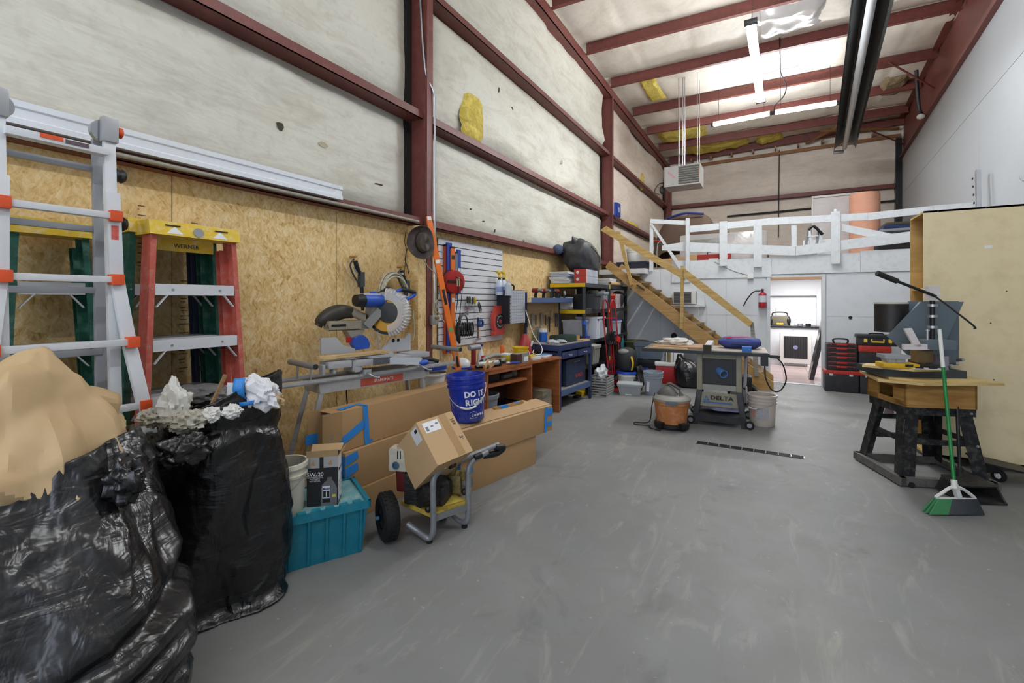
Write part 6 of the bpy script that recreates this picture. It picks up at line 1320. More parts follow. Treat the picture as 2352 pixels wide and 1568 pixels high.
Mb().sph((0, 0, .05), .05, sc=(2.6, 1.8, .9)).o('dark_contents', BLACKP, cbx); Mb().box((-.02, -.115, .012), (.10, .01, .016)).o('white_tag', WHITEPL, cbx)
GB = mat('pale grey bucket plastic', '#9aa3ad', .4, 0, .05, 6)
g_ = bucket('bucket', 'pale blue-grey open bucket on the floor near the table saw', (-1.650,7.455,0.000), .125, .15, .37, GB, ribs=2, bail=False); Mb().box((-.05, -.135, .14), (.05, .008, .16), (R(-4), 0, -.4)).o('paper_label', WHLBL, g_)
t = crumple((0, 0, .17), .17, (.8, .8, 1.1), 12, .5).o('trash_bag', BAG, None, ang=40); tag(t, 'crumpled black plastic bag between the blue-lidded bucket and grey bucket', 'bag'); t.location = (-1.98, 7.75, 0)
bucket('bucket', 'small white bucket with blue rim half hidden behind the black plastic bag', (-2.05, 8.25, 0), .11, .125, .28, WHITEPL, ribs=2, bail=False, lid=BLUEP)
tt0 = tub('storage_tote', 'blue-grey tote with lid stacked under the stairs', (-2.0, 8.75, .42), .52, .40, .27, mat('slate blue tote', '#5b6774', .5), mat('slate tote lid', '#4c5763', .5), R(10), .88)
t = tub('storage_tote', 'black tote on the floor under the blue-grey tote', (-2.0, 8.75, 0), .56, .42, .38, BLACKP, BLACKP, R(10), .9)
t = thing('wash_tub', 'olive green shallow tub stacked beside the shelving under the stairs', 'tub', (-2.42, 9.28, .50)); Mb().lathe([(0, 0), (.16, 0), (.27, .17), (.285, .17), (.285, .19), (.26, .185), (.15, .01), (0, .01)], n=32, cap=False).o('tub', mat('olive plastic', '#6d7352', .5, 0, .12, 7), t)
t = bucket('bucket', 'tan bucket under the olive tub below the stairs', (-2.42, 9.28, 0), .15, .17, .49, mat('tan plastic', '#a39679', .5), ribs=2, bail=False)
ck = thing('cooler', 'red picnic cooler with white lid on the floor under the stairs', 'cooler', (-1.576,8.503,0.000), R(14))
Mb().box((0, .16, .16), (.52, .34, .32), None, .03).o('body', mat('red cooler plastic', '#a81c1f', .4, 0, .06, 7), ck); Mb().box((0, .16, .355), (.54, .36, .07), None, .025).o('lid', WHITEPL, ck); Mb().box((.16, -.012, .12), (.06, .004, .07)).o('yellow_tag', mat('yellow tag print', '#d3b52b', .5, 0, .4, 40), ck)
t = carton('carton', 'white carton printed PLUS 3 standing on the red cooler', ((-1.576,8.503,0.000)[0]+.03, (-1.576,8.503,0.000)[1]+.2, .395), .30, .22, .26, WHLBL, R(14)); text('PLUS 3', .06, mat('navy print', '#2b3f7d', .5), t, (-.02, -.112, .19), (1,0,0), (0,0,1), bold=.001)
Mb().prism([(.06, .03), (.13, .03), (.13, .12), (.09, .09)], (0, -.1105, 0), (1,0,0), (0,0,1), -.001).o('blue_mark', mat('blue print', '#3b5fb0', .5), t)
t = thing('jug', 'green capped clear jug on the cooler beside the white carton', 'jug', ((-1.576,8.503,0.000)[0]-.17, (-1.576,8.503,0.000)[1]+.16, .392), R(14)); Mb().lathe([(0, 0), (.05, 0), (.05, .15), (.02, .19), (.02, .21), (0, .21)], n=16).o('bottle', mat('frosted clear bin', '#b0b4b6', .3), t); Mb().cyl((0,0,.2), (0,0,.24), .024, n=12).o('cap', mat('green cap', '#2f7a4a', .5), t)
t = thing('cardboard_tube', 'upright brown cardboard tube with white label in front of the cooler', 'tube', (-1.606,8.584,0.000), 0, rot=(R(3), R(2), 0)); Mb().lathe([(.05, 0), (.06, 0), (.06, .67), (.05, .67)], n=20, cap=False).o('tube', mat('olive cardboard tube', '#8f8056', .6), t); Mb().box((.035, -.05, .5), (.04, .02, .20), (0, 0, .6)).o('paper_label', WHLBL, t)
t = thing('cardboard_tube', 'orange-brown paper roll lying across the totes under the stairs', 'tube', (-1.745,8.905,0.447)); Mb().lathe([(.02, -.2), (.035, -.2), (.035, .2), (.02, .2)], (0,0,0), 16, (1, .3, .25), cap=False).o('roll', mat('terracotta paper', '#a8714f', .6), t)
bgt = thing('trash_bag', 'black trash bag on the floor behind the table saw legs', 'bag', (-1.232,8.414,0.000)); bagmesh([(.004, 0, 0, .02, .02), (.004, 0, 0, .17, .15), (.10, 0, 0, .24, .2), (.3, -.02, 0, .24, .2), (.42, -.06, 0, .16, .14), (.50, -.14, 0, .06, .05), (.56, -.17, 0, .02, .02)], 3, 80, 60, .02).o('bag_film', BAG, bgt, ang=60)
t = thing('lantern', 'dark green lantern hanging from the underside of the stairs', 'lantern', (-1.641,9.200,0.809)); Mb().lathe([(0, -.10), (.06, -.10), (.06, -.07), (.05, .0), (.06, .02), (.03, .06), (0, .07)], n=16).o('body', mat('dark green lantern', '#1f2f28', .5), t); Mb().tube(sm([(0, 0, .07), (.03, 0, .13), (0, 0, .19)], 4), .005, 6).o('hook', STEEL, t)

# ================================================================ STAIRS AND LOFT
PINE = m_wood('yellowed stair lumber', '#c2a362', '#9d7d42', (1.2, 1.2, 14), 2.0, .5); PINE2 = m_wood('brown stair stringer', '#b99359', '#93703c', (1.2, 1.2, 12), 2.0, .5); TRD = m_wood('worn brown tread', '#8a7250', '#5f4a30', (10, 1, 1), 2, .6)
stt = thing('staircase', 'open wooden staircase with plank handrail climbing to the loft', 'staircase', (-1.4, 9.1, 0))
sl = lambda x, y, z: (x+1.4, y-9.1, z)
def vplank(pts, y, t, nm, m, par): return Mb().prism([(p[0]+1.4, p[1]) for p in pts], (0, y-9.1, 0), (1,0,0), (0,0,1), -t).o(nm, m, par)
vplank([(-2.85, 2.155), (-2.761, 2.274), (-.894, .846), (.03, .14), (.03, .0), (-.165, .0), (-1.145, .748)], 8.70, .045, 'stringer', PINE2, stt)
vplank([(-2.85, 2.155), (-2.761, 2.274), (-.894, .846), (.03, .14), (.03, .0), (-.165, .0), (-1.145, .748)], 9.52, .045, 'stringer', PINE2, stt)
for k in range(12):
    x, z = -2.33+.2*k, 2.03-.158*k
    t_ = Mb(); t_.bx(sl(x-.25, 8.745, z-.04), sl(x, 9.475, z)); t_.o('tread', TRD, stt)
    Mb().bx(sl(x-.245, 8.75, z-.158), sl(x-.225, 9.47, z-.04)).o('riser', TRD, stt) if k < 11 else None
    Mb().bx(sl(x-.2, 8.745, z-.075), sl(x-.02, 8.77, z-.04)).o('cleat', PINE, stt)
vplank([(-2.941, 2.889), (-2.814, 2.958), (-1.36, 2.0), (-1.36, 1.86)], 8.66, .04, 'handrail', PINE, stt); vplank([(-1.37, 2.09), (-.266, 1.138), (-.326, 1.054), (-1.37, 1.92)], 8.62, .04, 'handrail', PINE, stt)
vplank([(-2.61, 2.84), (-2.54, 2.83), (-2.29, 1.80), (-2.345, 1.78)], 8.655, .035, 'rail_post', PINE, stt); vplank([(-1.43, 2.13), (-1.37, 2.12), (-1.385, .985), (-1.445, .985)], 8.655, .035, 'rail_post', PINE, stt)
vplank([(-.32, 1.14), (-.26, 1.13), (-.20, .5), (-.19, .23), (-.25, .23), (-.27, .5)], 8.66, .04, 'rail_post', m_wood('grey weathered post', '#9a958c', '#6e6860'), stt)
Mb().beam(sl(-2.22, 8.68, 1.80), sl(-2.08, 8.68, 1.70), .03, .02).o('latch', DKSTEEL, stt)
# landing ledge
ld_ = Mb(); ld_.bx((-3.18, 9.30, 2.05), (-2.22, 9.60, 2.15)); struct(ld_.o('trim_2', WHITEW))
# ---- loft railing
lr = thing('loft_railing', 'white painted plank railing along the front edge of the loft', 'railing', (0, 9.56, 2.1))
def rb(nm, pts, y=9.56, t=.03):
    P = [V(p)-V((0, 9.56, 2.1)) for p in pts]
    return Mb().prism([(p.x, p.z) for p in P], (0, y-9.56, 0), (1,0,0), (0,0,1), t).o(nm, WHITEW, lr)
rb('post', ((-1.466,9.500,3.123), (-1.399,9.500,3.117), (-1.399,9.500,2.065), (-1.466,9.500,2.067)), 9.49, .04)
rb('top_rail', ((-1.402,9.560,2.972), (-0.027,9.560,3.000), (-0.027,9.560,2.880), (-1.402,9.560,2.843)))
rb('top_rail', ((-0.025,9.560,3.006), (1.396,9.560,2.962), (1.396,9.560,2.843), (-0.025,9.560,2.876)))
rb('top_rail', ((1.398,9.560,2.961), (2.214,9.560,2.996), (2.214,9.560,2.886), (1.398,9.560,2.840)))
rb('top_rail', ((2.215,9.560,2.999), (2.755,9.560,3.000), (2.755,9.560,2.894), (2.215,9.560,2.886)))
rb('mid_rail', ((-1.402,9.560,2.645), (0.369,9.560,2.468), (0.369,9.560,2.300), (-1.402,9.560,2.464)))
rb('mid_rail', ((0.376,9.560,2.468), (0.887,9.560,2.509), (0.887,9.560,2.345), (0.376,9.560,2.300)))
rb('mid_rail', ((0.992,9.560,2.524), (2.755,9.560,2.688), (2.755,9.560,2.509), (0.992,9.560,2.360)))
rb('mid_rail', ((-1.934,9.560,2.616), (-1.465,9.560,2.666), (-1.465,9.560,2.476), (-1.934,9.560,2.519)))
for (x0, x1, y0, y1) in (((-0.863,9.530,3.007)[0], (-0.730,9.530,2.996)[0], (-0.863,9.530,3.007)[2], (-0.863,9.530,2.158)[2]), ((-0.289,9.530,2.966)[0], (-0.154,9.530,2.955)[0], (-0.289,9.530,2.966)[2], (-0.289,9.530,2.120)[2]), ((0.884,9.530,3.022)[0], (1.013,9.530,3.010)[0], (0.884,9.530,3.022)[2], (0.884,9.530,2.130)[2])):
    rb('baluster', ((x0, 9.53, y0), (x1, 9.53, y0), (x1, 9.53, y1), (x0, 9.53, y1)), 9.53, .025)
rb('baluster', ((0.307,9.560,2.853), (0.387,9.560,2.850), (0.387,9.560,2.462), (0.307,9.560,2.467)), 9.57, .02)
rb('diagonal_brace', ((1.040,9.560,2.813), (1.725,9.560,2.590), (1.388,9.560,2.566), (1.040,9.560,2.692)), 9.575, .02)
rb('top_rail', ((-2.168,9.560,3.180), (-1.465,9.560,3.081), (-1.465,9.560,2.994), (-2.168,9.560,3.092)), 9.575, .03)
rb('diagonal_brace', ((-2.172,9.560,3.082), (-2.116,9.560,3.066), (-1.539,9.560,2.159), (-1.597,9.560,2.122)), 9.545, .02)
rb('post', ((-2.177,9.560,3.071), (-2.111,9.560,3.065), (-2.111,9.560,2.108), (-2.186,9.560,2.111)), 9.57, .03)
Mb().lathe([(0, 0), (.025, 0), (.03, .03), (.02, .05), (0, .05)], V((0.955,9.560,3.021))-V((0, 9.56, 2.1)), 12).o('post_cap', WHITEW, lr)
# ---- things on the loft (floor at 2.18)
LZ = 2.181
cs = thing('covered_sofa', 'lumpy furniture under a dark brown blanket cover on the loft', 'furniture', (-1.7, 12.3, LZ))
BRN = mat('dark brown blanket', '#564437', .85, 0, .15, 6, .3, 40)
prof = [(-1.0, .0), (-.95, .75), (-.70, 1.38), (-.2, 1.50), (.28, 1.45), (.55, 1.10), (1.15, .90), (1.55, .75), (1.72, .0)]
ps_ = sm([(p[0], 0, p[1]) for p in prof], 6); n_ = len(ps_)
def cov(u, v):
    q = u*(n_-1); i = min(int(q), n_-2); p = ps_[i].lerp(ps_[i+1], q-i); s_ = math.sin(PI*min(max(v, .02), .98))**.35
    return (p.x*(.85+.15*s_)+.03*fbm((u*6, v*3, 1)), -.5+1.0*v, max(0, p.z*s_)+.02*fbm((u*8, v*4, 2)))
Mb().grid(cov, 60, 20).o('blanket', BRN, cs, ang=60)
Mb().tube(sm([(-.62, -.2, 1.42), (-.2, -.25, 1.50), (.25, -.2, 1.46)], 5), .03, 6).o('blue_hem', mat('blue hem', '#2d3d86', .8), cs)
mtr = thing('mattress', 'white mattress wrapped in clear plastic standing on edge on the loft', 'mattress', (-.95, 11.0, LZ)); Mb().box((0, 0, .40), (1.75, .24, .80), (R(-4), 0, 0), .07).o('mattress', mat('plastic wrapped white ticking', '#b9b6b4', .18, 0, .12, 6, .5, 18), mtr); Mb().box((-.35, -.13, .62), (.7, .03, .12), (R(-4), 0, 0), .02).o('fold', mat('grey plastic fold', '#8f938c', .2, 0, .2, 9, .5, 14), mtr)
rt = thing('tool_box', 'red toolbox with white label on the loft behind the railing', 'toolbox', (-1.02, 10.15, LZ)); Mb().box((0, 0, .13), (.62, .26, .26), None, .02).o('body', mat('red toolbox', '#a3281b', .45), rt); Mb().box((0, -.132, .14), (.18, .004, .06)).o('label_patch', WHLBL, rt); Mb().tube(sm([(-.12, 0, .26), (-.12, 0, .31), (.12, 0, .31), (.12, 0, .26)], 4), .012, 6).o('handle', BLACKP, rt)
wd = thing('door_slab', 'white panel door with frame leaning against the back of the loft', 'door', (1.42, 14.3, LZ), R(2)); wd.rotation_euler = (R(-4), 0, 0)
Mb().bx((-.47, 0, 0), (.47, .04, 2.03)).o('slab', mat('pale grey door', '#bdb9b8', .5), wd)
for x in (-.5, .46): Mb().bx((x, -.03, 0), (x+.04, .05, 2.06)).o('jamb', mat('door frame', '#c9c5c2', .5), wd)
Mb().bx((-.5, -.03, 2.03), (.5, .05, 2.08)).o('head', mat('door frame', '#c9c5c2', .5), wd)
for x in (-.34, .06):
    for z0, z1 in ((1.45, 1.85), (.85, 1.35), (.2, .75)): Mb().bx((x, -.006, z0), (x+.28, 0, z1), .003).o('door_panel', mat('pale grey door', '#bdb9b8', .5), wd)
pr_ = thing('insulation_roll', 'tall pink roll of insulation standing on the loft', 'roll', (2.02, 14.25, LZ)); PK = mat('salmon pink insulation', '#dca389', .8, 0, .08, 7, .3, 30)
Mb().lathe([(0, 0), (.30, 0), (.31, .1), (.31, 1.95), (.29, 1.99), (0, 1.98)], n=36).o('roll', PK, pr_); Mb().lathe([(.311, .95), (.318, 1.0), (.311, 1.05)], n=36, cap=False).o('band', PK, pr_)
al = thing('step_ladder', 'small aluminium ladder folded among boxes on the loft', 'ladder', (.75, 12.3, LZ))
for x in (-.14, .06):
    Mb().beam((x, 0, 0), (x+.12, .1, .95), .03, .05).o('rail', ALU, al); Mb().beam((x+.25, .1, 0), (x+.13, .1, .95), .03, .05).o('rail', ALU, al)
Mb().tube(sm([(-.02, .05, .93), (.08, .05, 1.0), (.25, .05, .8)], 4), .03, 8).o('hinge', BLACKP, al)
for k in range(4): Mb().beam((-.12+.03*k, .02*k, .18+.2*k), (.08+.03*k, .02*k, .18+.2*k), .04, .02).o('rung', ALU, al)
bx_ = carton('carton', 'flat white carton standing behind the ladder on the loft', (.95, 12.9, LZ), .6, .12, .75, WHLBL, 0)
st_ = thing('blanket_stack', 'stack of dark and cream folded moving blankets at the right of the loft', 'blankets', (2.15, 10.6, LZ))
for k, (c, h) in enumerate((('#1d1d20', .42), ('#cfc9a8', .07), ('#2b2c31', .06), ('#8a8d94', .05), ('#23315c', .06), ('#45413a', .05))):
    z0 = sum(q for _, q in (('', .42), ('', .07), ('', .06), ('', .05), ('', .06), ('', .05))[:k]); Mb().box((.02*((k*7) % 3-1), 0, z0+h/2), (.95-.03*k, .5, h), (0, 0, .02*((k*5) % 3-1)), h*.3).o('folded_blanket', mat('blanket '+c, c, .85, 0, .15, 9, .3, 40), st_)
tub('storage_bin', 'black storage bin on the loft floor right of the railing brace', (1.35, 10.3, LZ), .6, .4, .16, BLACKP, None, 0, .94); tub('storage_tray', 'pale grey tray on the loft floor behind the railing', (.4, 10.3, LZ), .7, .35, .10, mat('pale grey tray', '#9a9ca0', .5), None, 0, .95, 'tray')
bucket('bucket', 'white bucket on the loft ledge at the head of the stairs', (-2.62, 9.95, LZ+.16), .13, .145, .28, WHITEPL, ribs=2, bail=False); t = tub('storage_tote', 'dark blue tote on the loft ledge under the white bucket', (-2.62, 9.95, LZ), .62, .42, .15, mat('dark navy tote', '#20263a', .5), None, 0, .95)
bc2 = thing('hand_cart', 'red handled cart folded on the loft beside the stair rail', 'cart', (-2.15, 10.6, LZ)); Mb().tube(sm([(-.12, 0, 0), (-.10, 0, .55), (-.02, 0, .66), (.08, 0, .62)], 5), .012, 6).o('frame', ALU, bc2); Mb().tube([(-.2, 0, .68), (.06, 0, .66)], .018, 8).o('red_grip', REDP, bc2); Mb().box((.12, 0, .12), (.3, .2, .22), None, .02).o('blue_crate', BLUEP, bc2)
for k in range(3): carton('carton', ('brown carton, left of three on the loft behind the post', 'brown carton, middle of three on the loft behind the post', 'brown carton, right of three on the loft behind the post')[k], (-1.95+.24*k, 10.3+.1*k, LZ), .2, .2, .22+.04*k, CARD2, .1*k)
# blue folding chair bag hung on the wall
fc_ = thing('folding_chair', 'blue folded chair with white number hung on the wall above the stairs', 'chair', (-3.020,10.055,3.526)); Mb().box((0, 0, 0), (.05, .30, .32), None, .03).o('seat', BLUEP, fc_); Mb().box((.03, .02, .01), (.03, .26, .30), None, .02).o('back', mat('deep blue nylon', '#1c3a86', .6), fc_); text('0', .16, WHLBL, fc_, (.047, .0, .0), (0,1,0), (0,0,1), bold=.004)
# ---- fixtures on the loft wall
ac = thing('air_conditioner', 'window air conditioner set in the white loft wall behind the stairs', 'air conditioner', (-1.5, 9.60, 1.43))
Mb().bx((-.21, -.12, 0), (.21, .02, .26), .008).o('case', mat('ivory enamel', '#d2d1cb', .4), ac)
for k in range(9): Mb().bx((-.19, -.128, .02+k*.024), (.13, -.12, .03+k*.024)).o('louvre', DKSTEEL, ac)
Mb().bx((-.195, -.124, .015), (.135, -.121, .24)).o('grille_back', mat('grey grille', '#6e6f70', .6), ac); Mb().bx((.22, -.02, -.02), (.36, .0, .28)).o('side_panel', WHITEW, ac)
Mb().bx((-.24, -.10, -.05), (.38, .02, -.015)).o('ledge', WHITEW, ac); Mb().tube(sm([(.24, -.05, 0), (.26, -.06, -.2), (.22, -.06, -.4), (.28, -.06, -.5)], 5), .006, 6).o('power_cord', WHITEPL, ac); Mb().tube(sm([(.36, -.03, .2), (.41, -.03, -.1), (.40, -.03, -.4), (.36, -.03, -.6)], 5), .006, 6).o('power_cord', WHITEPL, ac)
fe = thing('fire_extinguisher', 'red fire extinguisher with white label hung left of the doorway', 'fire extinguisher', (-.145, 9.52, 1.37))
Mb().lathe([(0, 0), (.062, 0), (.066, .01), (.066, .24), (.05, .27), (.02, .285), (.02, .31), (0, .31)], n=24).o('cylinder', mat('extinguisher red', '#a02230', .35), fe); Mb().lathe([(.0668, .10), (.0675, .10), (.0675, .22), (.0668, .22)], n=24, cap=False).o('label_band', mat('white blue label', '#c9ced6', .5, 0, .2, 40), fe)
Mb().box((0, -.01, .325), (.05, .08, .03), None, .006).o('valve', DKSTEEL, fe); Mb().box((0, -.03, .35), (.02, .10, .014), None, .004).o('lever', STEEL, fe); Mb().tube(sm([(-.03, -.01, .31), (-.14, -.02, .29), (-.24, -.03, .17), (-.31, -.03, .03)], 6), .011, 8).o('hose', BLACKP, fe)
eb = thing('electrical_box', 'small white electrical box on the loft wall above the extinguisher', 'electrical box', (-0.340,9.580,1.947)); Mb().box((0, 0, 0), (.10, .04, .10), None, .006).o('box', WHITEPL, eb); Mb().box((0, -.022, -.04), (.09, .01, .02)).o('cover_lip', GREYP, eb)
Mb().tube(sm([(-.05, 0, .03), (-.3, .0, .12), (-.62, -.0, .30)], 6), .005, 6).o('cable', GREYP, eb)
for k, p in enumerate(((-0.226,9.580,2.194), (0.945,9.580,2.146))): pass
ol = thing('wall_outlet', 'dark round hole fitting in the white loft wall right of the doorway', 'outlet', (1.166,9.600,1.210)); Mb().lathe([(0, 0), (.025, 0), (.028, .004), (.015, .006), (0, .002)], (0,0,0), 16, (0, -1, 0)).o('cap', BLACKP, ol)
# ---- hanging unit heater
uh = thing('unit_heater', 'grey box unit heater with louvres hung from the ceiling over the loft', 'heater', (-1.69, 10.4, 4.0)); HG = mat('warm grey enamel', '#a9a7a2', .4, .1, .05, 6)
Mb().bx((-.37, 0, 0), (.37, .55, .435)).o('case', HG, uh); Mb().bx((-.07, -.004, .03), (.35, .0, .41)).o('grille_back', mat('dark heater grille', '#35302f', .7), uh)
for k in range(8): Mb().box((.14, -.02, .055+k*.048), (.42, .05, .008), (R(-28), 0, 0)).o('louvre', HG, uh)
Mb().bx((.343, -.006, .12), (.35, -.003, .34)).o('orange_edge', mat('orange strip', '#d4582a', .5), uh)
for k in range(3): Mb().prism([(-.03, -.02), (.03, -.02), (.03, .02), (-.03, .02)], (-.27+.05*k, -.002, .30-.05*k), (1, 0, -.5), (.5, 0, 1), -.002).o('warning_label', mat('red white label', '#b9898a', .5, 0, .4, 40), uh)
for x in (-.08, .0, .04, .3):
    for y in ((.1,) if x != .3 else (.1, .45)): Mb().cyl((x, y, .43), (x, y, 2.46), .012 if x < .3 else .006, n=8).o('hanger_pipe', STEEL, uh)
Mb().tube(sm([(-.37, .2, .15), (-.52, .15, .12), (-.60, .1, -.05), (-.5, .15, -.12)], 5), .012, 6).o('gas_line', BLACKP, uh); Mb().sph((-.45, .15, -.02), .07, sc=(.8, .8, 1.3)).o('valve', DKSTEEL, uh)
# ---- overhead radiant tube heater
rh = thing('radiant_heater', 'long overhead radiant tube heater with dark reflector hood along the ceiling', 'heater', (1.34, 10.8, 5.4))
A0, A1 = V((1.10, 7.0, 5.4))-V((1.34, 10.8, 5.4)), V((1.62, 14.3, 5.4))-V((1.34, 10.8, 5.4)); da = (A1-A0).normalized(); sa_ = V((da.y, -da.x, 0))
Mb().cyl(A0, A1, .055, n=20).o('tube', mat('bright heater tube', '#c4c6c9', .35, .3, .05, 6), rh)
HOOD = mat('dark dull reflector', '#3d3c3b', .4, .5, .12, 6)
for s_ in (-1, 1):
    Mb().plate([A0+sa_*s_*.07+V((0,0,.13)), A1+sa_*s_*.07+V((0,0,.13)), A1+sa_*s_*.20+V((0,0,.02)), A0+sa_*s_*.20+V((0,0,.02))], .004).o('reflector_side', HOOD, rh)
    Mb().plate([A0+sa_*s_*.20+V((0,0,.02)), A1+sa_*s_*.20+V((0,0,.02)), A1+sa_*s_*.225+V((0,0,-.05)), A0+sa_*s_*.225+V((0,0,-.05))], .004).o('reflector_lip', HOOD, rh)
Mb().plate([A0-sa_*.07+V((0,0,.13)), A1-sa_*.07+V((0,0,.13)), A1+sa_*.07+V((0,0,.13)), A0+sa_*.07+V((0,0,.13))], .004).o('reflector_top', HOOD, rh)
for t0 in (.1, .35, .6, .85): Mb().cyl(A0.lerp(A1, t0)+V((0,0,.13)), A0.lerp(A1, t0)+V((0,0,.95)), .006, n=6).o('hanger_rod', DKSTEEL, rh)
Mb().box(A1+da*.10-sa_*.12+V((0,0,-.06)), (.22, .08, .08), (0, 0, .2), .02).o('end_elbow', STEEL, rh)
cn = thing('drop_cable', 'dark power cord dropping from the ceiling to the crosswise strip lights', 'cord', (.15, 11.4, 5.65)); Mb().tube(sm([(-.02, -1.6, .72), (.0, -.9, .62), (.02, -.3, .62), (.12, -.05, .45), (.08, .0, .25), (-.08, .05, .1), (-.1, .06, .0)], 6), .012, 6).o('cord', BLACKP, cn)
vp = thing('vent_pipe', 'black pipe dropping beside the rafter beam into the right wall', 'pipe', (2.86, 12.9, 5.42)); Mb().tube(sm([(-.2, -.3, .95), (-.17, -.25, .5), (-.12, -.18, .12), (-.02, -.1, .0)], 5), .035, 10).o('pipe', DKSTEEL, vp); Mb().sph((-.10, -.16, .0), .07, sc=(1, 1, .8)).o('white_collar', WHITEPL, vp)
# ---- right wall fittings
mb_ = thing('metal_stud', 'galvanised perforated steel stud leaning on the right wall above the cabinet', 'stud', (2.60, 8.9, 2.3)); Mb().beam((0, 0, 0), (.03, .16, 1.05), .06, .05, (1, 0, 0)).o('stud', STEEL, mb_)
for k in range(8): Mb().box((-.03, .01+.02*k, .1+.12*k), (.01, .03, .03)).o('punched_hole', DKSTEEL, mb_)
put(mb_, (2.52, 8.75, 2.3)); 
lgd = Mb().bx((2.34, 8.6, 2.26), (2.62, 9.1, 2.3)); lgd = lgd.o('wall_ledge', WHITEW, None); tag(lgd, 'white ledge board under the leaning steel stud on the right wall', 'ledge')
hk2 = thing('wall_hook', 'bent wire hook on the right wall with an olive cord coil', 'hook', (xr(7.0)-.02, 7.0, 2.78)); Mb().tube(sm([(0, 0, 0), (-.14, -.0, 0), (-.20, 0, .02), (-.22, 0, .07)], 5), .007, 6).o('wire', STEEL, hk2)
for k in range(4): Mb().tube([(-.05-.02*k, .02*k+.06*math.cos(t), -.14+.16*math.sin(t)) for t in [2*PI*q/16 for q in range(16)]], .012, 6, True).o('cord_loop', mat('olive cord', '#7c785a', .7), hk2)
# ---- small room behind the doorway
ct = thing('counter', 'white counter with dark top in the small back room', 'counter', (-.45, 12.75, 0)); Mb().bx((-.5, -.3, 0), (1.55, .3, .86)).o('cabinet', mat('white cabinet', '#d6d7da', .5), ct); Mb().bx((-.52, -.33, .86), (1.57, .33, .90)).o('top', mat('black counter top', '#1d1d20', .4), ct)
for x in (-.1, .4, .9): Mb().bx((x, -.304, .1), (x+.46, -.3, .82), .002).o('cabinet_door', mat('white cabinet', '#d6d7da', .5), ct)
bo = thing('jobsite_radio', 'black and yellow jobsite radio on the back room counter', 'radio', (.17, 12.6, .90)); Mb().box((0, 0, .13), (.36, .16, .22), None, .04).o('body', mat('sand grey radio', '#6b6552', .5), bo)
for x in (-.17, .17): Mb().sph((x, -.02, .12), .08, sc=(.7, .9, 1.4)).o('speaker', BLACKP, bo)
Mb().tube(sm([(-.16, 0, .2), (-.13, 0, .31), (.13, 0, .31), (.16, 0, .2)], 4), .014, 8).o('handle', BLACKP, bo); Mb().box((0, -.085, .05), (.14, .01, .04)).o('yellow_panel', YELP, bo); Mb().cyl((-.08, 0, .24), (-.08, 0, .42), .004, n=6).o('antenna', DKSTEEL, bo)
fn_ = thing('box_fan', 'white box fan with dark grille standing on the back room floor', 'fan', (.47, 12.2, 0)); Mb().box((0, 0, .42), (.62, .16, .70), None, .05).o('frame', WHITEPL, fn_); Mb().box((0, -.082, .44), (.46, .01, .50), None, .004).o('grille', mat('charcoal fan grille', '#2b292c', .6), fn_); Mb().lathe([(0, 0), (.045, 0), (.045, .006), (0, .008)], (0, -.09, .44), 20, (0, -1, 0)).o('hub_badge', mat('lilac badge', '#8d8fb8', .4), fn_)
for k in range(9): Mb().box((-.2+.05*k, -.089, .44), (.006, .004, .5)).o('grille_bar', BLACKP, fn_)
for x in (-.25, .25): Mb().box((x, 0, .035), (.05, .24, .07), None, .01).o('foot', WHITEPL, fn_)
dl = thing('door_slab', 'dark door slab leaning inside the doorway of the back room', 'door', (.62, 10.25, 0.009), 0); dl.rotation_euler = (0, R(11), 0)
Mb().bx((0, -.02, 0), (.07, .40, 1.36)).o('slab', mat('dark walnut slab', '#2a2220', .35), dl); Mb().bx((-.004, -.02, 0), (.0, .4, 1.36)).o('face', mat('grey sheen face', '#57544f', .2, .3), dl)
for k in range(3):
    t = thing('cable_reel', ('coil of white cable on the counter beside the radio', 'grey power adapter on the back room counter', 'black cable tangle on the back room counter')[k], 'cable', (.42+.16*k, 12.6, .901))
    for q_ in range(3): Mb().tube([(.05*math.cos(a), .05*math.sin(a), .012+.02*q_) for a in [2*PI*i/12 for i in range(12)]], .01, 6, True).o('loop', (WHITEPL, GREYP, BLACKP)[k], t)

# ================================================================ TABLE SAW AND RIGHT SIDE
TAN = mat('putty grey enamel', '#8d8873', .45, 0, .08, 7, dirt='#5f5b4e', da=.3); BLKE = mat('black enamel steel', '#17181a', .45, .1, .2, 8, dirt='#4a4947', da=.3)
ts = thing('table_saw', 'contractor table saw on splayed putty and black legs with a DELTA panel', 'table saw', (-1.416, 5.82, 0), R(3.5))
Mb().bx((0, .02, .865), (1.39, .70, .90)).o('table_top', mat('grey cast iron', '#77736c', .4, .4, .1, 6), ts); Mb().bx((-.01, -.02, .862), (1.40, .02, .898)).o('front_rail', BLKE, ts); Mb().bx((0, .70, .862), (1.39, .74, .898)).o('rear_rail', BLKE, ts)
Mb().bx((.78, .03, .9005), (1.385, .69, .905)).o('side_extension', mat('pale laminate', '#a99f92', .4), ts)
for sx, x in ((-1, .66), (1, 1.09)):
    for sy, y in ((-1, .13), (1, .58)):
        Mb().beam((x, y, .86), (x+sx*.0, y+sy*.01, .415), .062, .062, (0,1,0), .012).o('leg_upper', TAN, ts)
        Mb().beam((x, y+sy*.01, .43), (x+sx*.058, y+sy*.05, .0), .064, .05, (0,1,0), .008).o('leg_lower', BLKE, ts)
for y in (.115, .585): Mb().bx((.69, y, .80), (1.06, y+.01, .86)).o('apron', TAN, ts)
Mb().bx((.69, .11, .42), (1.07, .125, .485)).o('cross_bar', mat('dull steel bar', '#8f8d86', .45, .4), ts); Mb().bx((.69, .57, .42), (1.07, .585, .485)).o('cross_bar', TAN, ts)
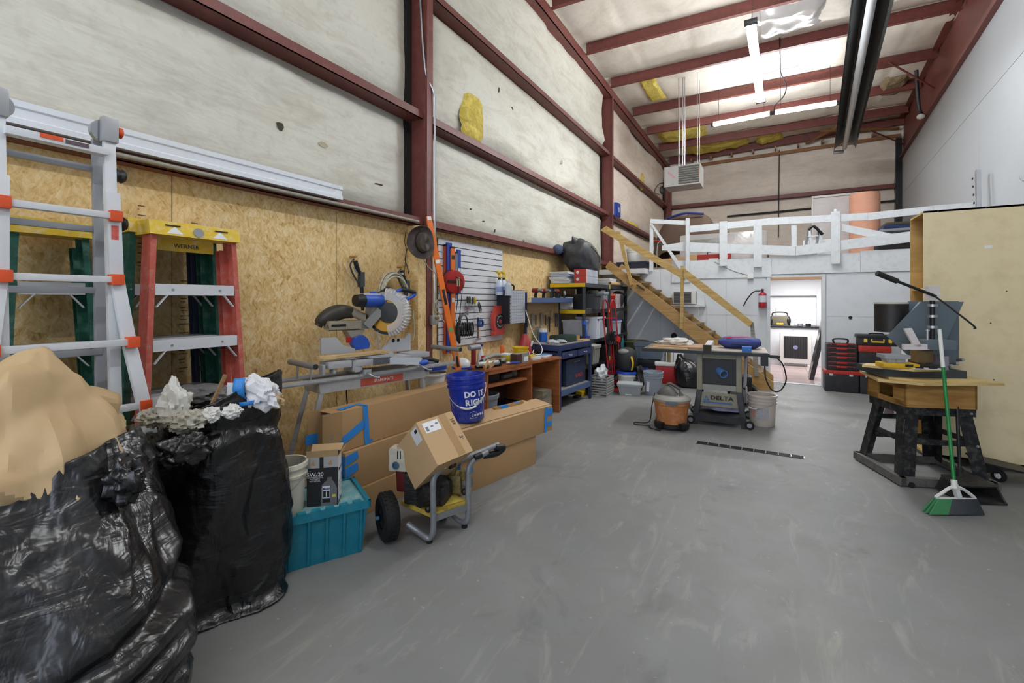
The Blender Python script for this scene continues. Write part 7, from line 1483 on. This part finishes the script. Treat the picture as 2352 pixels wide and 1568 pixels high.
pn = Mb().prism([(.685, .386), (1.07, .386), (1.09, .22), (.665, .22)], (0, .118, 0), (1,0,0), (0,0,1), -.006).o('name_panel', TAN, ts)
text('DELTA', .068, INKB, pn, (.905, .110, .325), (1,0,0), (0,0,1), xs=1.25, bold=.0012); Mb().bx((.70, .109, .262), (1.02, .1115, .276)).o('blue_stripe', mat('delta blue', '#2563b5', .5), pn)
for dx, dz in ((-.018, 0), (.018, 0), (0, .03)): Mb().prism([(-.016, -.014), (.016, -.014), (0, .014)], (.735+dx, .110, .305+dz), (1,0,0), (0,0,1), -.002).o('triangle_logo', mat('delta blue', '#2563b5', .5), pn)
cab = Mb(); cab.bx((.70, .16, .46), (1.06, .58, .86)); cab.o('motor_cabinet', mat('dark saw cabinet', '#26262b', .5), ts)
Mb().lathe([(.04, 0), (.05, 0), (.05, .12), (.04, .12)], (.93, .09, .62), 20, (-.45, .8, .25), cap=False).o('dust_port', mat('blue taped hose', '#5a86c4', .45, 0, .3, 20), ts)
Mb().bx((.62, .04, .05), (1.13, .09, .13)).o('base_bar', BLKE, ts); Mb().bx((.62, .60, .05), (1.13, .65, .13)).o('base_bar', BLKE, ts)
for x, y in ((1.20, .06), (1.20, .62), (.56, .62), (.56, .06)): wheel(ts, (x, y, .05), .05, .03, (0, 1, 0), hub=GREYP, knob=False, nm='caster', hr=.55)
fnc = Mb(); fnc.bx((.72, -.03, .90), (.79, .80, .965)); fnc = fnc.o('rip_fence', mat('white fence rail', '#c6c3c4', .4), ts); Mb().bx((.705, -.05, .895), (.80, -.028, .975)).o('fence_clamp', BLACKP, fnc); Mb().bx((.725, -.053, .905), (.785, -.05, .965)).o('fence_opening', mat('dark slot', '#08080a', .8), fnc)
Mb().bx((1.31, -.03, .76), (1.385, .02, .862)).o('switch_box', BLACKP, ts); Mb().bx((1.40, .0, .85), (1.50, .04, .885)).o('plug_box', BLACKP, ts)
Mb().tube(sm([(1.35, -.02, .76), (1.36, -.04, .62), (1.42, -.05, .50), (1.50, -.04, .50), (1.56, .0, .62), (1.53, .02, .78), (1.47, .02, .86)], 8), .008, 6).o('power_cord', BLACKP, ts)
tsp = lambda x, y, z: Mx.Translation((-1.416, 5.82, 0)) @ Mx.Rotation(R(3.5), 4, 'Z') @ V((x, y, z))
def onts(name, label, cat, x, y, z=.906, rz=0): return thing(name, label, cat, tsp(x, y, z), R(3.5)+rz)
pl = onts('plywood_sheet', 'brown plywood sheet lying on the left of the saw table', 'board', .40, .36, .901); Mb().box((0, 0, .012), (.60, .50, .024)).o('sheet', m_wood('brown plywood', '#b08a63', '#8a663f'), pl)
pl2 = onts('plywood_sheet', 'narrow pale board at the front of the saw table', 'board', .30, .05, .901); Mb().box((0, 0, .008), (.45, .05, .016)).o('sheet', m_wood('clean pine', '#d9bd8c', '#b08c58'), pl2)
cl = onts('cloth', 'crumpled white cloth lying on the plywood of the saw table', 'cloth', .33, .42, .926); crumple((0, 0, .03), .15, (1.25, .7, .33), 5, .5, 1.6).o('rag', mat('dusty white cloth', '#c9c4bd', .8), cl, ang=40)
bbg = onts('garment', 'folded royal blue bag with red trim on the right of the saw table', 'bag', 1.10, .47, .906)
def bagf(u, v):
    a = 2*PI*u; t = PI*min(max(v, .01), .99); s_ = math.sin(t)**.4
    return (.24*s_*math.cos(a)*(1+.05*fbm((u*4, v*3, 1))), .17*s_*math.sin(a), .065+.065*-math.cos(PI-t)*-1 if False else .07-.07*math.cos(PI-t)+.012*fbm((u*6, v*5, 2)))
Mb().grid(bagf, 36, 20, True).o('cloth', mat('navy quilted nylon', '#333f80', .6, 0, .15, 8, .4, 30), bbg); Mb().tube(sm([(-.15, -.09, .13), (-.02, -.11, .145), (.10, -.07, .14)], 6), .012, 6, False, .5).o('red_piping', REDP, bbg); Mb().tube(sm([(-.24, -.05, .05), (0, -.18, .06), (.23, -.06, .05)], 6), .008, 6).o('zip', mat('dark zip', '#1a2148', .6), bbg)
bb2 = onts('box', 'small bright blue box at the front right of the saw table', 'box', 1.17, .05, .906); Mb().box((0, 0, .028), (.10, .06, .056), None, .004).o('box', mat('bright blue box', '#2c6fc0', .5), bb2); Mb().bx((-.05, -.03, .05), (.05, .03, .058)).o('lid', mat('bright blue box lid', '#3a80d0', .5), bb2)
gl2 = onts('gloves', 'pair of pale folded work gloves under the saw on its base', 'gloves', .90, .32, .131); crumple((0, 0, .045), .16, (1.3, .8, .3), 7, .4, 1.4).o('gloves', mat('lilac grey plastic', '#9a9cb8', .4), gl2, ang=40)
trp = Mb().bx((-.255, -.24, 0), (.255, .24, .006)).o('base_shelf', BLKE, None); tag(trp, 'thin black shelf sheet across the table saw base', 'shelf'); trp.location = tsp(.875, .345, .124); trp.rotation_euler = (0, 0, R(3.5))
# shop vacuum
sv = thing('shop_vacuum', 'orange canister shop vacuum with dusty grey top in front of the table saw', 'vacuum', (-1.03, 5.62, 0), R(10))
ORV = mat('dusty orange canister', '#b5713c', .5, 0, .10, 6, dirt='#c6a78a', da=.5); GRV = mat('dusty dark grey lid', '#5b5955', .6, 0, .12, 8, dirt='#8d877c', da=.5)
Mb().lathe([(0, .05), (.165, .05), (.17, .07), (.195, .28), (.205, .29), (.205, .325), (.19, .335), (0, .335)], n=40).o('canister', ORV, sv); Mb().lathe([(.19, .325), (.214, .327), (.214, .35), (.19, .375), (.14, .39), (0, .395)], n=40, cap=False).o('rim', mat('grey vacuum rim', '#8d8b84', .5), sv)
def vtop(u, v):
    x = -.165+.33*u; w = .12*math.sin(PI*min(max(u, .04), .96))**.5; a = PI*v
    h = .36+.13*math.sin(PI*min(1, u*1.25+.05))**.8 if u < .75 else .36+.13*math.sin(PI*.94)**.8*(1-(u-.75)/.25)+.05*(1-(u-.75)/.25)
    return (x, -w*math.cos(a), .365+(h-.365)*math.sin(a)**.7)
Mb().grid(vtop, 26, 16).o('motor_head', GRV, sv); Mb().tube(sm([(-.08, 0, .47), (-.03, 0, .515), (.02, 0, .50), (.10, 0, .45)], 5), .016, 8).o('carry_handle', mat('olive grey handle', '#4f4d46', .5), sv); Mb().box((.0, -.205, .325), (.13, .02, .05), None, .006).o('latch', mat('slate latch', '#5f646c', .5), sv); Mb().cyl((.19, .0, .26), (.225, 0, .26), .03, n=16).o('hose_port', GRV, sv)
Mb().lathe([(.15, .03), (.20, .03), (.20, .06), (.16, .07)], n=32, cap=False).o('base_ring', BLACKP, sv)
for a in (50, 130, 230, 310):
    p = V((math.cos(R(a))*.19, math.sin(R(a))*.19, 0)); Mb().box(p+V((0,0,.06)), (.10, .09, .06), (0, 0, R(a)), .012).o('caster_foot', BLACKP, sv); Mb().cyl(p+V((-.012, 0, .02)), p+V((.012, 0, .02)), .02, n=12).o('caster', RUBBER, sv)
Mb().tube(sm([(-.19, -.03, .40), (-.22, -.06, .25), (-.24, -.05, .08), (-.30, .06, .012), (-.42, .05, .01), (-.41, -.05, .01), (-.25, -.06, .01), (-.24, -.14, .01), (-.12, -.24, .01)], 8), .006, 6).o('power_cord', BLACKP, sv)
# bucket right of saw
pb_ = bucket('bucket', 'translucent white bucket with red warning print right of the table saw', (-.10, 6.28, 0), .135, .152, .37, mat('translucent white bucket', '#c9beb2', .4, 0, .06, 6), ribs=2, rz=R(-10), bail_a=R(-30), drop=.08)
for a0, w, h, z0, m_ in ((-118, .05, .12, .17, mat('red warning print', '#c08a80', .5, 0, .5, 60)), (-88, .06, .12, .16, mat('grey text print', '#a5a8b0', .5, 0, .35, 70)), (-62, .05, .12, .16, mat('grey text print', '#a5a8b0', .5))):
    am = R(a0); p = V((math.cos(am)*.146, math.sin(am)*.146, z0)); u = V((-math.sin(am), math.cos(am), 0)); Mb().prism([(-w/2, -h/2), (w/2, -h/2), (w/2, h/2), (-w/2, h/2)], p, u, (0,0,1), .002).o('printed_label', m_, pb_)
cp_ = thing('air_compressor', 'black wheeled machine with upright post behind the table saw', 'machine', (-.42, 7.4, 0), R(5))
Mb().box((0, 0, .30), (.34, .30, .24), None, .03).o('body', BLKE, cp_); wheel(cp_, (.0, -.2, .15), .15, .06, (0, 1, 0), hub=GREYP, knob=False, hr=.8); wheel(cp_, (.14, .12, .13), .13, .05, (.5, 1, 0), hub=BLACKP, knob=False)
Mb().bx((.08, -.02, .40), (.12, .02, .84)).o('post', BLKE, cp_); Mb().box((.10, 0, .845), (.14, .05, .03), None, .01).o('handle', BLACKP, cp_); Mb().bx((-.1, -.19, .42), (.12, -.17, .46)).o('trim_bar', GREYP, cp_)
wps = thing('paper_bag', 'white paper and pink bag hung on the right side of the saw', 'bag', tsp(1.15, .45, .42), R(3.5)); Mb().plate([(0, 0, 0), (.02, .12, .02), (.03, .12, .38), (.01, 0, .36)], .02).o('bag', mat('white pink paper', '#d0c6d2', .6), wps); Mb().plate([(.03, .02, -.2), (.04, .12, -.2), (.03, .12, .0), (.02, .0, .0)], .012).o('tail', mat('white pink paper', '#d0c6d2', .6), wps)
# ---- tool chests against the loft wall
TBK = mat('black tool chest plastic', '#1a1b20', .5, 0, .15, 7, dirt='#3c3c40', da=.4); TRD_ = mat('red chest trim', '#a9291f', .45, 0, .08, 7); LAT = mat('silver latch', '#c3c3c6', .35, .3)
def chest(label, x, w, h, z0=0, y=9.28, d=.30):
    t = thing('tool_chest', label, 'tool chest', (x, y, z0)); Mb().box((w/2, 0, h*.42), (w, d, h*.84), None, .015).o('body', TBK, t); Mb().box((w/2, 0, h*.91), (w+.02, d+.02, h*.18), None, .012).o('lid', TRD_, t)
    for k in (.2, .78): Mb().box((w*k, -d/2-.008, h*.80), (.05, .012, .035), None, .003).o('latch', LAT, t)
    for k in (.3, .5, .7): Mb().box((w*k, -d/2-.002, h*.4), (.012, .008, h*.7)).o('rib', TBK, t)
    Mb().box((w*.5, -d/2-.006, h*.9), (.12, .012, .03)).o('lid_grip', TRD_, t)
    return t
chest('black tool chest with red lid, bottom left of the stacked chests', .765, .455, .355); chest('black tool chest with red lid, bottom right of the stacked chests', 1.235, .45, .36)
og = thing('tool_organizer', 'black organiser with red drawer trims and top handle on the left chest', 'organizer', (.795, 9.28, .357)); Mb().box((.2, 0, .215), (.41, .28, .43), None, .01).o('case', TBK, og)
for k in range(6):
    z = .025+k*.066+(.02 if k > 1 else 0)+(.015 if k > 3 else 0); dq = Mb().bx((.02, -.15, z), (.38, -.135, z+.052)).o('drawer', TBK, og); Mb().bx((.02, -.155, z+.038), (.38, -.148, z+.050)).o('red_trim', TRD_, dq); Mb().box((.2, -.157, z+.030), (.14, .012, .022), None, .004).o('pull', TRD_, dq)
Mb().tube(sm([(.11, 0, .43), (.11, 0, .50), (.29, 0, .50), (.29, 0, .43)], 4), .014, 8).o('handle', BLACKP, og)
md = thing('tool_chest', 'middle black tool box with red lid on the right chest', 'tool chest', (1.225, 9.28, .362)); Mb().box((.20, 0, .16), (.40, .27, .32), None, .012).o('body', TBK, md); Mb().box((.20, 0, .365), (.42, .29, .10), None, .012).o('lid', TRD_, md); Mb().box((.2, -.14, .06), (.40, .01, .03)).o('red_stripe', TRD_, md)
for k in (.12, .28): Mb().box((k, -.143, .03), (.05, .012, .03)).o('latch', LAT, md)
tpb = thing('tool_box', 'black toolbox with yellow latches on top of the right chest stack', 'toolbox', (1.20, 9.28, .779)); Mb().box((.26, 0, .06), (.50, .24, .12), None, .015).o('body', TBK, tpb); Mb().box((.26, 0, .145), (.53, .26, .06), None, .02).o('lid', TBK, tpb); Mb().tube(sm([(.18, -.03, .17), (.18, -.03, .19), (.34, -.03, .19), (.34, -.03, .17)], 3), .01, 6).o('handle', BLACKP, tpb)
for x in (.11, .42): Mb().box((x, -.128, .08), (.045, .012, .06), None, .004).o('yellow_latch', YELP, tpb)
Mb().tube([(.19, -.13, .105), (.19, -.135, .06), (.34, -.135, .06), (.34, -.13, .105)], .014, 6).o('yellow_pull', YELP, tpb)
lw = thing('long_carton', 'tall narrow white carton leaning upright beside the tool chests', 'carton', (1.75, 9.1, 0), 0); lw.rotation_euler = (R(-3), 0, 0); Mb().bx((0, 0, 0), (.10, .07, 1.33)).o('carton', mat('white carton', '#dfe3e6', .5, 0, .03), lw); Mb().bx((.03, -.001, 1.18), (.06, 0, 1.28)).o('faint_print', INKG, lw); Mb().cyl((.05, .035, 1.33), (.055, .035, 1.42), .018, .026, n=10).o('black_plug', BLACKP, lw)
gbn = thing('waste_bin', 'dark grey bin behind the tool chests and white carton', 'bin', (1.98, 9.3, 0)); Mb().lathe([(0, 0), (.13, 0), (.16, .5), (.17, .5), (.15, .49), (.12, .01), (0, .01)], n=24, cap=False).o('bin', mat('dark grey bin', '#3b3e44', .5), gbn); Mb().lathe([(0, .5), (.17, .5), (.15, .55), (0, .57)], n=24).o('lid', BLACKP, gbn)
# ---- mortising machine on its stand
sd_ = thing('machine_stand', 'black angle-steel tool stand with plywood box top', 'stand', (.92, 4.76, 0), R(20))
LEG = mat('black angle steel', '#222224', .45, .2, .2, 8, dirt='#77766f', da=.5)
Wb, Db = .62, .62
for (bx0, by0, tx, ty) in ((.02, .02, .05, .06), (.60, .02, .52, .06), (.02, .60, .05, .46), (.60, .60, .52, .46)):
    sx = 1 if bx0 < .3 else -1; sy = 1 if by0 < .3 else -1
    g = Mb(); g.beam((bx0+sx*.03, by0, .05), (tx+sx*.055, ty, .63), .095, .006, (0,1,0)); g.beam((bx0-sx*.018, by0+sy*.04, .05), (tx-sx*.0, ty+sy*.05, .63), .006, .09, (0,1,0)); g.o('leg', LEG, sd_)
Mb().bx((.09, .045, .33), (.53, .051, .375)).o('brace', LEG, sd_)
for z in (.25, .42): Mb().bx((.09, .53, z), (.53, .536, z+.045)).o('brace', LEG, sd_)
for x in (.045, .555): Mb().bx((x, .09, .33), (x+.006, .50, .375)).o('brace', LEG, sd_)
Mb().bx((.03, .035, .57), (.54, .50, .645)).o('top_frame', LEG, sd_)
fr_ = Mb(); fr_.bx((-.02, -.02, .012), (.65, .03, .075)); fr_.bx((-.02, .59, .012), (.65, .64, .075)); fr_.bx((-.03, -.02, .012), (.02, .64, .075)); fr_.bx((.62, -.02, .012), (.67, .64, .075)); fr_.o('mobile_base', mat('scuffed grey base', '#6c6a65', .5, .2, .2, 9, dirt='#2b2b2b', da=.6), sd_)
for x, y in ((.05, -.01), (.60, -.01), (.05, .63), (.60, .63)): Mb().cyl((x, y-.02, .022), (x, y+.02, .022), .022, n=12).o('caster', RUBBER, sd_)
for x, z in ((.50, .60), (.545, .34)): Mb().lathe([(0, 0), (.012, 0), (.008, .008), (0, .009)], (x, .028, z), 10, (0, -1, 0)).o('bolt', STEEL, sd_)
PLY = m_wood('honey plywood', '#b98f4f', '#94692f', (1, 1, 10), 2); PLYL = m_wood('light plywood edge', '#dcc288', '#b89a5c', (1, 1, 10), 2)
bxp = Mb(); bxp.bx((.0, -.03, .645), (.50, -.015, .84)); bxp.bx((.0, .46, .645), (.50, .475, .84)); bxp.bx((.485, -.03, .645), (.50, .475, .84)); bxp.bx((0, -.03, .645), (.014, .12, .84)); bxp.bx((0, .32, .645), (.014, .475, .84)); bxp.bx((0, -.03, .645), (.014, .475, .69)); bxp.bx((0, -.03, .79), (.014, .475, .84)); bxp.o('plywood_box', PLY, sd_)
Mb().prism([(-.19, -.02), (.05, -.16), (.66, -.06), (.60, .52), (-.05, .50)], (0, 0, .842), (1,0,0), (0,1,0), .02).o('base_board', PLYL, sd_); Mb().prism([(-.10, -.0), (.0, -.12), (.52, -.08), (.52, .45), (-.04, .45)], (0, 0, .863), (1,0,0), (0,1,0), .018).o('second_board', PLYL, sd_)
sdp = lambda x, y, z: Mx.Translation((.92, 4.76, 0)) @ Mx.Rotation(R(20), 4, 'Z') @ V((x, y, z))
mo = thing('mortising_machine', 'bench mortising machine with long black lever and grey back plate', 'machine', sdp(0, 0, .882), R(20)); zt_ = .882
GRM = mat('blue grey machine paint', '#67737c', .4, .1, .06, 6); DGM = mat('dark slate machine', '#3d4144', .45, .1, .1, 7)
mb0 = lambda x, y, z: (x, y, z-zt_)
Mb().bx(mb0(-.13, .0, .882), mb0(.45, .40, .94)).o('base', DGM, mo); Mb().bx(mb0(.28, .38, .94), mb0(.66, .40, 1.495), .002).o('back_plate', GRM, mo)
Mb().prism([(.05, 1.19), (.30, 1.49), (.62, 1.49), (.40, .94), (.30, .94)], (0, .27, -zt_), (1,0,0), (0,0,1), -.02).o('gusset', GRM, mo)
Mb().bx(mb0(.19, .03, 1.10), mb0(.40, .22, 1.18), .006).o('head', GRM, mo); hl = Mb(); hl.bx(mb0(.03, .03, 1.10), mb0(.21, .06, 1.145)); hl.prism([(.03, 1.27), (.085, 1.275), (.155, 1.13), (.105, 1.12)], (0, .05, -zt_), (1,0,0), (0,0,1), .02); hl.o('head_guard', mat('off white guard', '#d8d0d0', .45), mo)
Mb().cyl(mb0(.17, .44, 1.22), mb0(.17, .44, 1.47), .12, n=28).o('motor', mat('black motor shell', '#1f1d1d', .5, 0, .3, 10), mo); Mb().cyl(mb0(.17, .44, 1.47), mb0(.17, .44, 1.485), .125, n=28).o('motor_cap', mat('pale motor cap', '#b8b3a6', .5), mo)
Mb().cyl(mb0(.315, .16, 1.18), mb0(.315, .16, 1.52), .018, n=14).o('column', BLACKP, mo); 
for z in (1.27, 1.36, 1.45): Mb().cyl(mb0(.315, .16, z), mb0(.315, .16, z+.02), .035, n=16).o('collar', STEEL, mo)
Mb().bx(mb0(.27, .13, 1.50), mb0(.35, .18, 1.62)).o('lever_block', mat('off white guard', '#d8d0d0', .45), mo)
Mb().tube([mb0(.30, .10, 1.535), mb0(.02, .10, 1.66)], .012, 10).o('lever', BLACKP, mo); Mb().tube([mb0(.02, .10, 1.66), mb0(-.13, .10, 1.73)], .022, 12).o('lever_grip', mat('black foam grip', '#1b1b1c', .7), mo)
Mb().tube(sm([mb0(.30, .10, 1.53), mb0(.36, .08, 1.47), mb0(.46, .06, 1.37), mb0(.54, .05, 1.29), mb0(.535, .05, 1.275)], 5), .007, 8).o('stop_rod', DKSTEEL, mo)
Mb().box(mb0(.47, .375, 1.455), (.15, .006, .04)).o('name_plate', mat('dark name plate', '#2b2b2d', .5, 0, .6, 60), mo)
Mb().cyl(mb0(.24, .10, 1.18), mb0(.24, .10, 1.26), .008, n=8).o('set_screw', STEEL, mo); Mb().cyl(mb0(.24, .10, 1.25), mb0(.24, .10, 1.262), .016, n=10).o('screw_head', STEEL, mo)
ch_ = Mb(); ch_.box(mb0(.21, .12, 1.04), (.13, .08, .10), (0, 0, .2), .01); ch_.cyl(mb0(.22, .12, .95), mb0(.22, .12, 1.03), .02, n=12); ch_.o('chisel_holder', mat('rusty brass casting', '#7d6844', .5, .3, .3, 25), mo)
for x, z in ((.40, .99), (.44, 1.02), (.36, .97)): Mb().cyl(mb0(x, .08, z), mb0(x, .02, z+.01), .012, n=8).o('clamp_screw', STEEL, mo)
Mb().cyl(mb0(.40, .12, .94), mb0(.40, .12, .98), .014, n=10).o('knob', BLACKP, mo); Mb().bx(mb0(.33, .05, .94), mb0(.36, .25, 1.05)).o('work_clamp', mat('lilac grey casting', '#8e8896', .45), mo)
bdm = thing('plywood_sheet', 'pale plywood board on the front of the mortiser base', 'board', sdp(.02, .02, .941), R(20)); Mb().prism([(-.25, .10), (.0, -.12), (.26, -.06), (.26, .20), (-.15, .22)], (0,0,0), (1,0,0), (0,1,0), .018).o('board', PLYL, bdm)
yc = thing('parts_case', 'flat yellow parts case under the small clear tub on the mortiser board', 'case', sdp(-.03, .02, .960), R(12)); Mb().box((0, 0, .018), (.24, .15, .036), None, .008).o('case', mat('yellow case', '#d0a51c', .4), yc); Mb().box((.05, -.076, .022), (.05, .008, .02)).o('black_latch', BLACKP, yc)
tub('storage_bin', 'small clear tub of screws standing on the yellow case', sdp(-.05, .03, .997), .15, .11, .065, mat('frosted clear bin', '#b0b4b6', .3), None, R(14), .8, 'tub')
kn = thing('utility_knife', 'black handled tool lying beside the yellow case', 'knife', sdp(.16, -.0, .960), R(22)); Mb().tube(sm([(-.09, 0, .012), (0, .01, .016), (.10, 0, .014)], 5), .014, 8, False, .7).o('handle', BLACKP, kn); Mb().box((.0, -.04, .004), (.18, .02, .006)).o('blade', STEEL, kn)
pa = thing('chisel_set', 'white card with black chisels lying on the mortiser board', 'chisels', sdp(.12, -.075, .960), R(16)); Mb().box((0, 0, .003), (.20, .06, .005)).o('card', WHLBL, pa)
for x in (-.05, .04): Mb().box((x, -.01, .01), (.05, .012, .01)).o('chisel', BLACKP, pa)
# ---- plywood cabinet
cbn_ = thing('plywood_cabinet', 'tall honey plywood cabinet with open bays facing the tool stand', 'cabinet', (1.235, 5.60, 0))
PLW = mat('pale birch plywood', '#e0d0a8', .55, 0, .06, 2.2, .05, 40, dirt='#b8a474', da=.35); PLWD = m_wood('warm plywood', '#c9a566', '#b08d4e', (1, .6, 5), 1.6, .55)
xe = 2.47-1.235
Mb().bx((0, 0, .06), (xe, .018, 2.335)).o('side_panel', PLW, cbn_); Mb().bx((0, .47, .06), (xe, .488, 2.335)).o('side_panel', PLWD, cbn_); Mb().bx((0, 0, 2.317), (xe, .488, 2.335)).o('top', PLWD, cbn_); Mb().bx((.45, .018, .06), (.468, .47, 2.317)).o('back_panel', PLWD, cbn_); Mb().bx((0, 0, .06), (xe, .488, .08)).o('bottom', PLWD, cbn_)
for z in (.5, 1.0, 1.60): Mb().bx((.01, .018, z), (.45, .47, z+.02)).o('shelf', PLWD, cbn_)
for x, z in ((.10, 2.325), (.42, 2.325), (.80, 2.325), (.55, 1.58), (.86, 1.60), (.84, .95), (.45, 1.30), (.47, .80)): Mb().cyl((x, -.002, z), (x, .0, z), .006, n=8).o('screw_head', DKSTEEL, cbn_)
Mb().bx((.41, -.0015, 1.965), (.46, 0, 1.99)).o('sticker', WHLBL, cbn_)
for x in (.1, 1.1):
    for y in (.08, .40): wheel(cbn_, (x, y, .03), .03, .025, (1, 0, 0), knob=False, nm='caster')
dly = thing('dolly_board', 'dark dolly board with caster tilted at the foot of the plywood cabinet', 'dolly', (1.62, 5.22, 0), R(15)); Mb().plate([(-.12, 0, .16), (.25, -.03, .09), (.27, .20, .10), (-.10, .22, .17)], .014).o('board', BLKE, dly); wheel(dly, (.03, .05, .05), .05, .035, (.9, .4, 0), hub=WHITEPL, knob=False, nm='caster'); Mb().box((-.03, .08, .10), (.12, .08, .06)).o('bracket', BLKE, dly)
# ---- broom and dustpan
bro = thing('broom', 'green angle broom with white head leaning on the tool stand', 'broom', (1.118,4.277,0.000))
bt_ = V((1.118,4.277,0.000)); bh = V((1.116,4.321,0.208))-bt_; btop = V((1.122,4.669,1.276))-bt_; dh = (btop-bh).normalized()
Mb().cyl(bh, bh.lerp(btop, .74), .0115, n=12).o('handle', mat('green enamel handle', '#0f7a38', .35), bro); Mb().cyl(bh.lerp(btop, .74), btop, .0125, n=12).o('grip', WHITEPL, bro)
rgt = V((.8686, .4955, 0)); fwd_ = V((-.4955, .8686, 0))
hc = bh+V((0,0,-.03))
hd_ = [(-.115, -.115), (.13, -.135), (.095, -.06), (.02, .0), (.015, .04), (-.025, .04), (-.04, .0), (-.09, -.08)]
ring = sm([hc+rgt*x+V((0,0,z)) for x, z in ((-.125, -.065), (-.085, -.03), (-.02, .01), (.04, .005), (.10, -.03), (.14, -.075), (.0, -.07))], 5, True)
Mb().tube(ring, .011, 8, True).o('head_frame', WHITEPL, bro); Mb().beam(hc+V((0,0,.03)), hc+V((0,0,-.06))+rgt*.03, .028, .03).o('head_stem', WHITEPL, bro); Mb().cyl(bh-dh*.03, bh+dh*.03, .018, n=12).o('socket', WHITEPL, bro)
Gb, Kb = mat('green bristles', '#2f7d45', .6, 0, .2, 60), mat('slate bristles', '#33373d', .6, 0, .2, 60)
for m_, nm, rng in ((Gb, 'green_bristles', (0, 14)), (Kb, 'dark_bristles', (14, 40))):
    b = Mb()
    for k in range(*rng):
        f = k/39; xt, xb_ = -.125+.265*f, -.20+.38*f
        for j in range(3):
            y = (j-1)*.016; b.tube([hc+rgt*xt+fwd_*y+V((0,0,-.068)), V((0,0,0))+(hc*0)+rgt*(xb_+hc.dot(rgt))+fwd_*(hc.dot(fwd_)+y*1.8)+V((0, 0, .008))], .0055, 5)
    b.o(nm, m_, bro)
dp = thing('dustpan', 'black upright lobby dustpan with long handle behind the green broom', 'dustpan', (1.380,4.628,0.000), R(24))
DPB = mat('dusty black pan', '#222122', .5, 0, .2, 8, dirt='#55524e', da=.5)
pp_ = [(-.17, 0, .01), (.13, 0, .01), (.12, .25, .02), (-.16, .25, .02)]
Mb().plate(pp_, .012).o('pan_floor', DPB, dp); Mb().plate([(-.16, .25, .02), (.12, .25, .02), (.11, .20, .13), (-.15, .20, .13)], .012).o('pan_back', DPB, dp); Mb().plate([(-.17, .08, .10), (.13, .08, .10), (.11, .22, .135), (-.15, .22, .135)], .012).o('pan_hood', DPB, dp)
for x in (-.165, .125): Mb().plate([(x, 0, .01), (x, .25, .02), (x*.95, .20, .13), (x*.98, .07, .10)], .012).o('pan_side', DPB, dp)
dph = V((1.275,4.895,0.842))-V((1.380,4.628,0.000)); dpl = Mx.Rotation(-R(24), 3, 'Z') @ dph
Mb().tube([(-.03, .20, .12), (-.03, .20, .20)], .022, 10).o('socket', DPB, dp); Mb().tube([(-.03, .20, .18), dpl], .012, 10).o('handle', BLACKP, dp); Mb().tube([V((-.03, .2, .18)).lerp(dpl, .82), dpl], .017, 10).o('grip', BLACKP, dp); Mb().tube([dpl+V((.02*math.cos(a), 0, .02*math.sin(a)-.06)) for a in [2*PI*i/12 for i in range(12)]], .002, 5, True).o('hang_ring', STEEL, dp)
fd = thing('hand_brush', 'red and slate hand brush standing on the floor left of the tool stand', 'brush', (1.326,7.568,0.000)); Mb().lathe([(0, .16), (.02, .15), (.05, .06), (.055, .0), (0, 0)], n=14).o('bristles', mat('slate and red bristles', '#5a4a52', .7, 0, .4, 20), fd); Mb().cyl((0, 0, .15), (.01, 0, .26), .01, n=8).o('handle', REDP, fd)
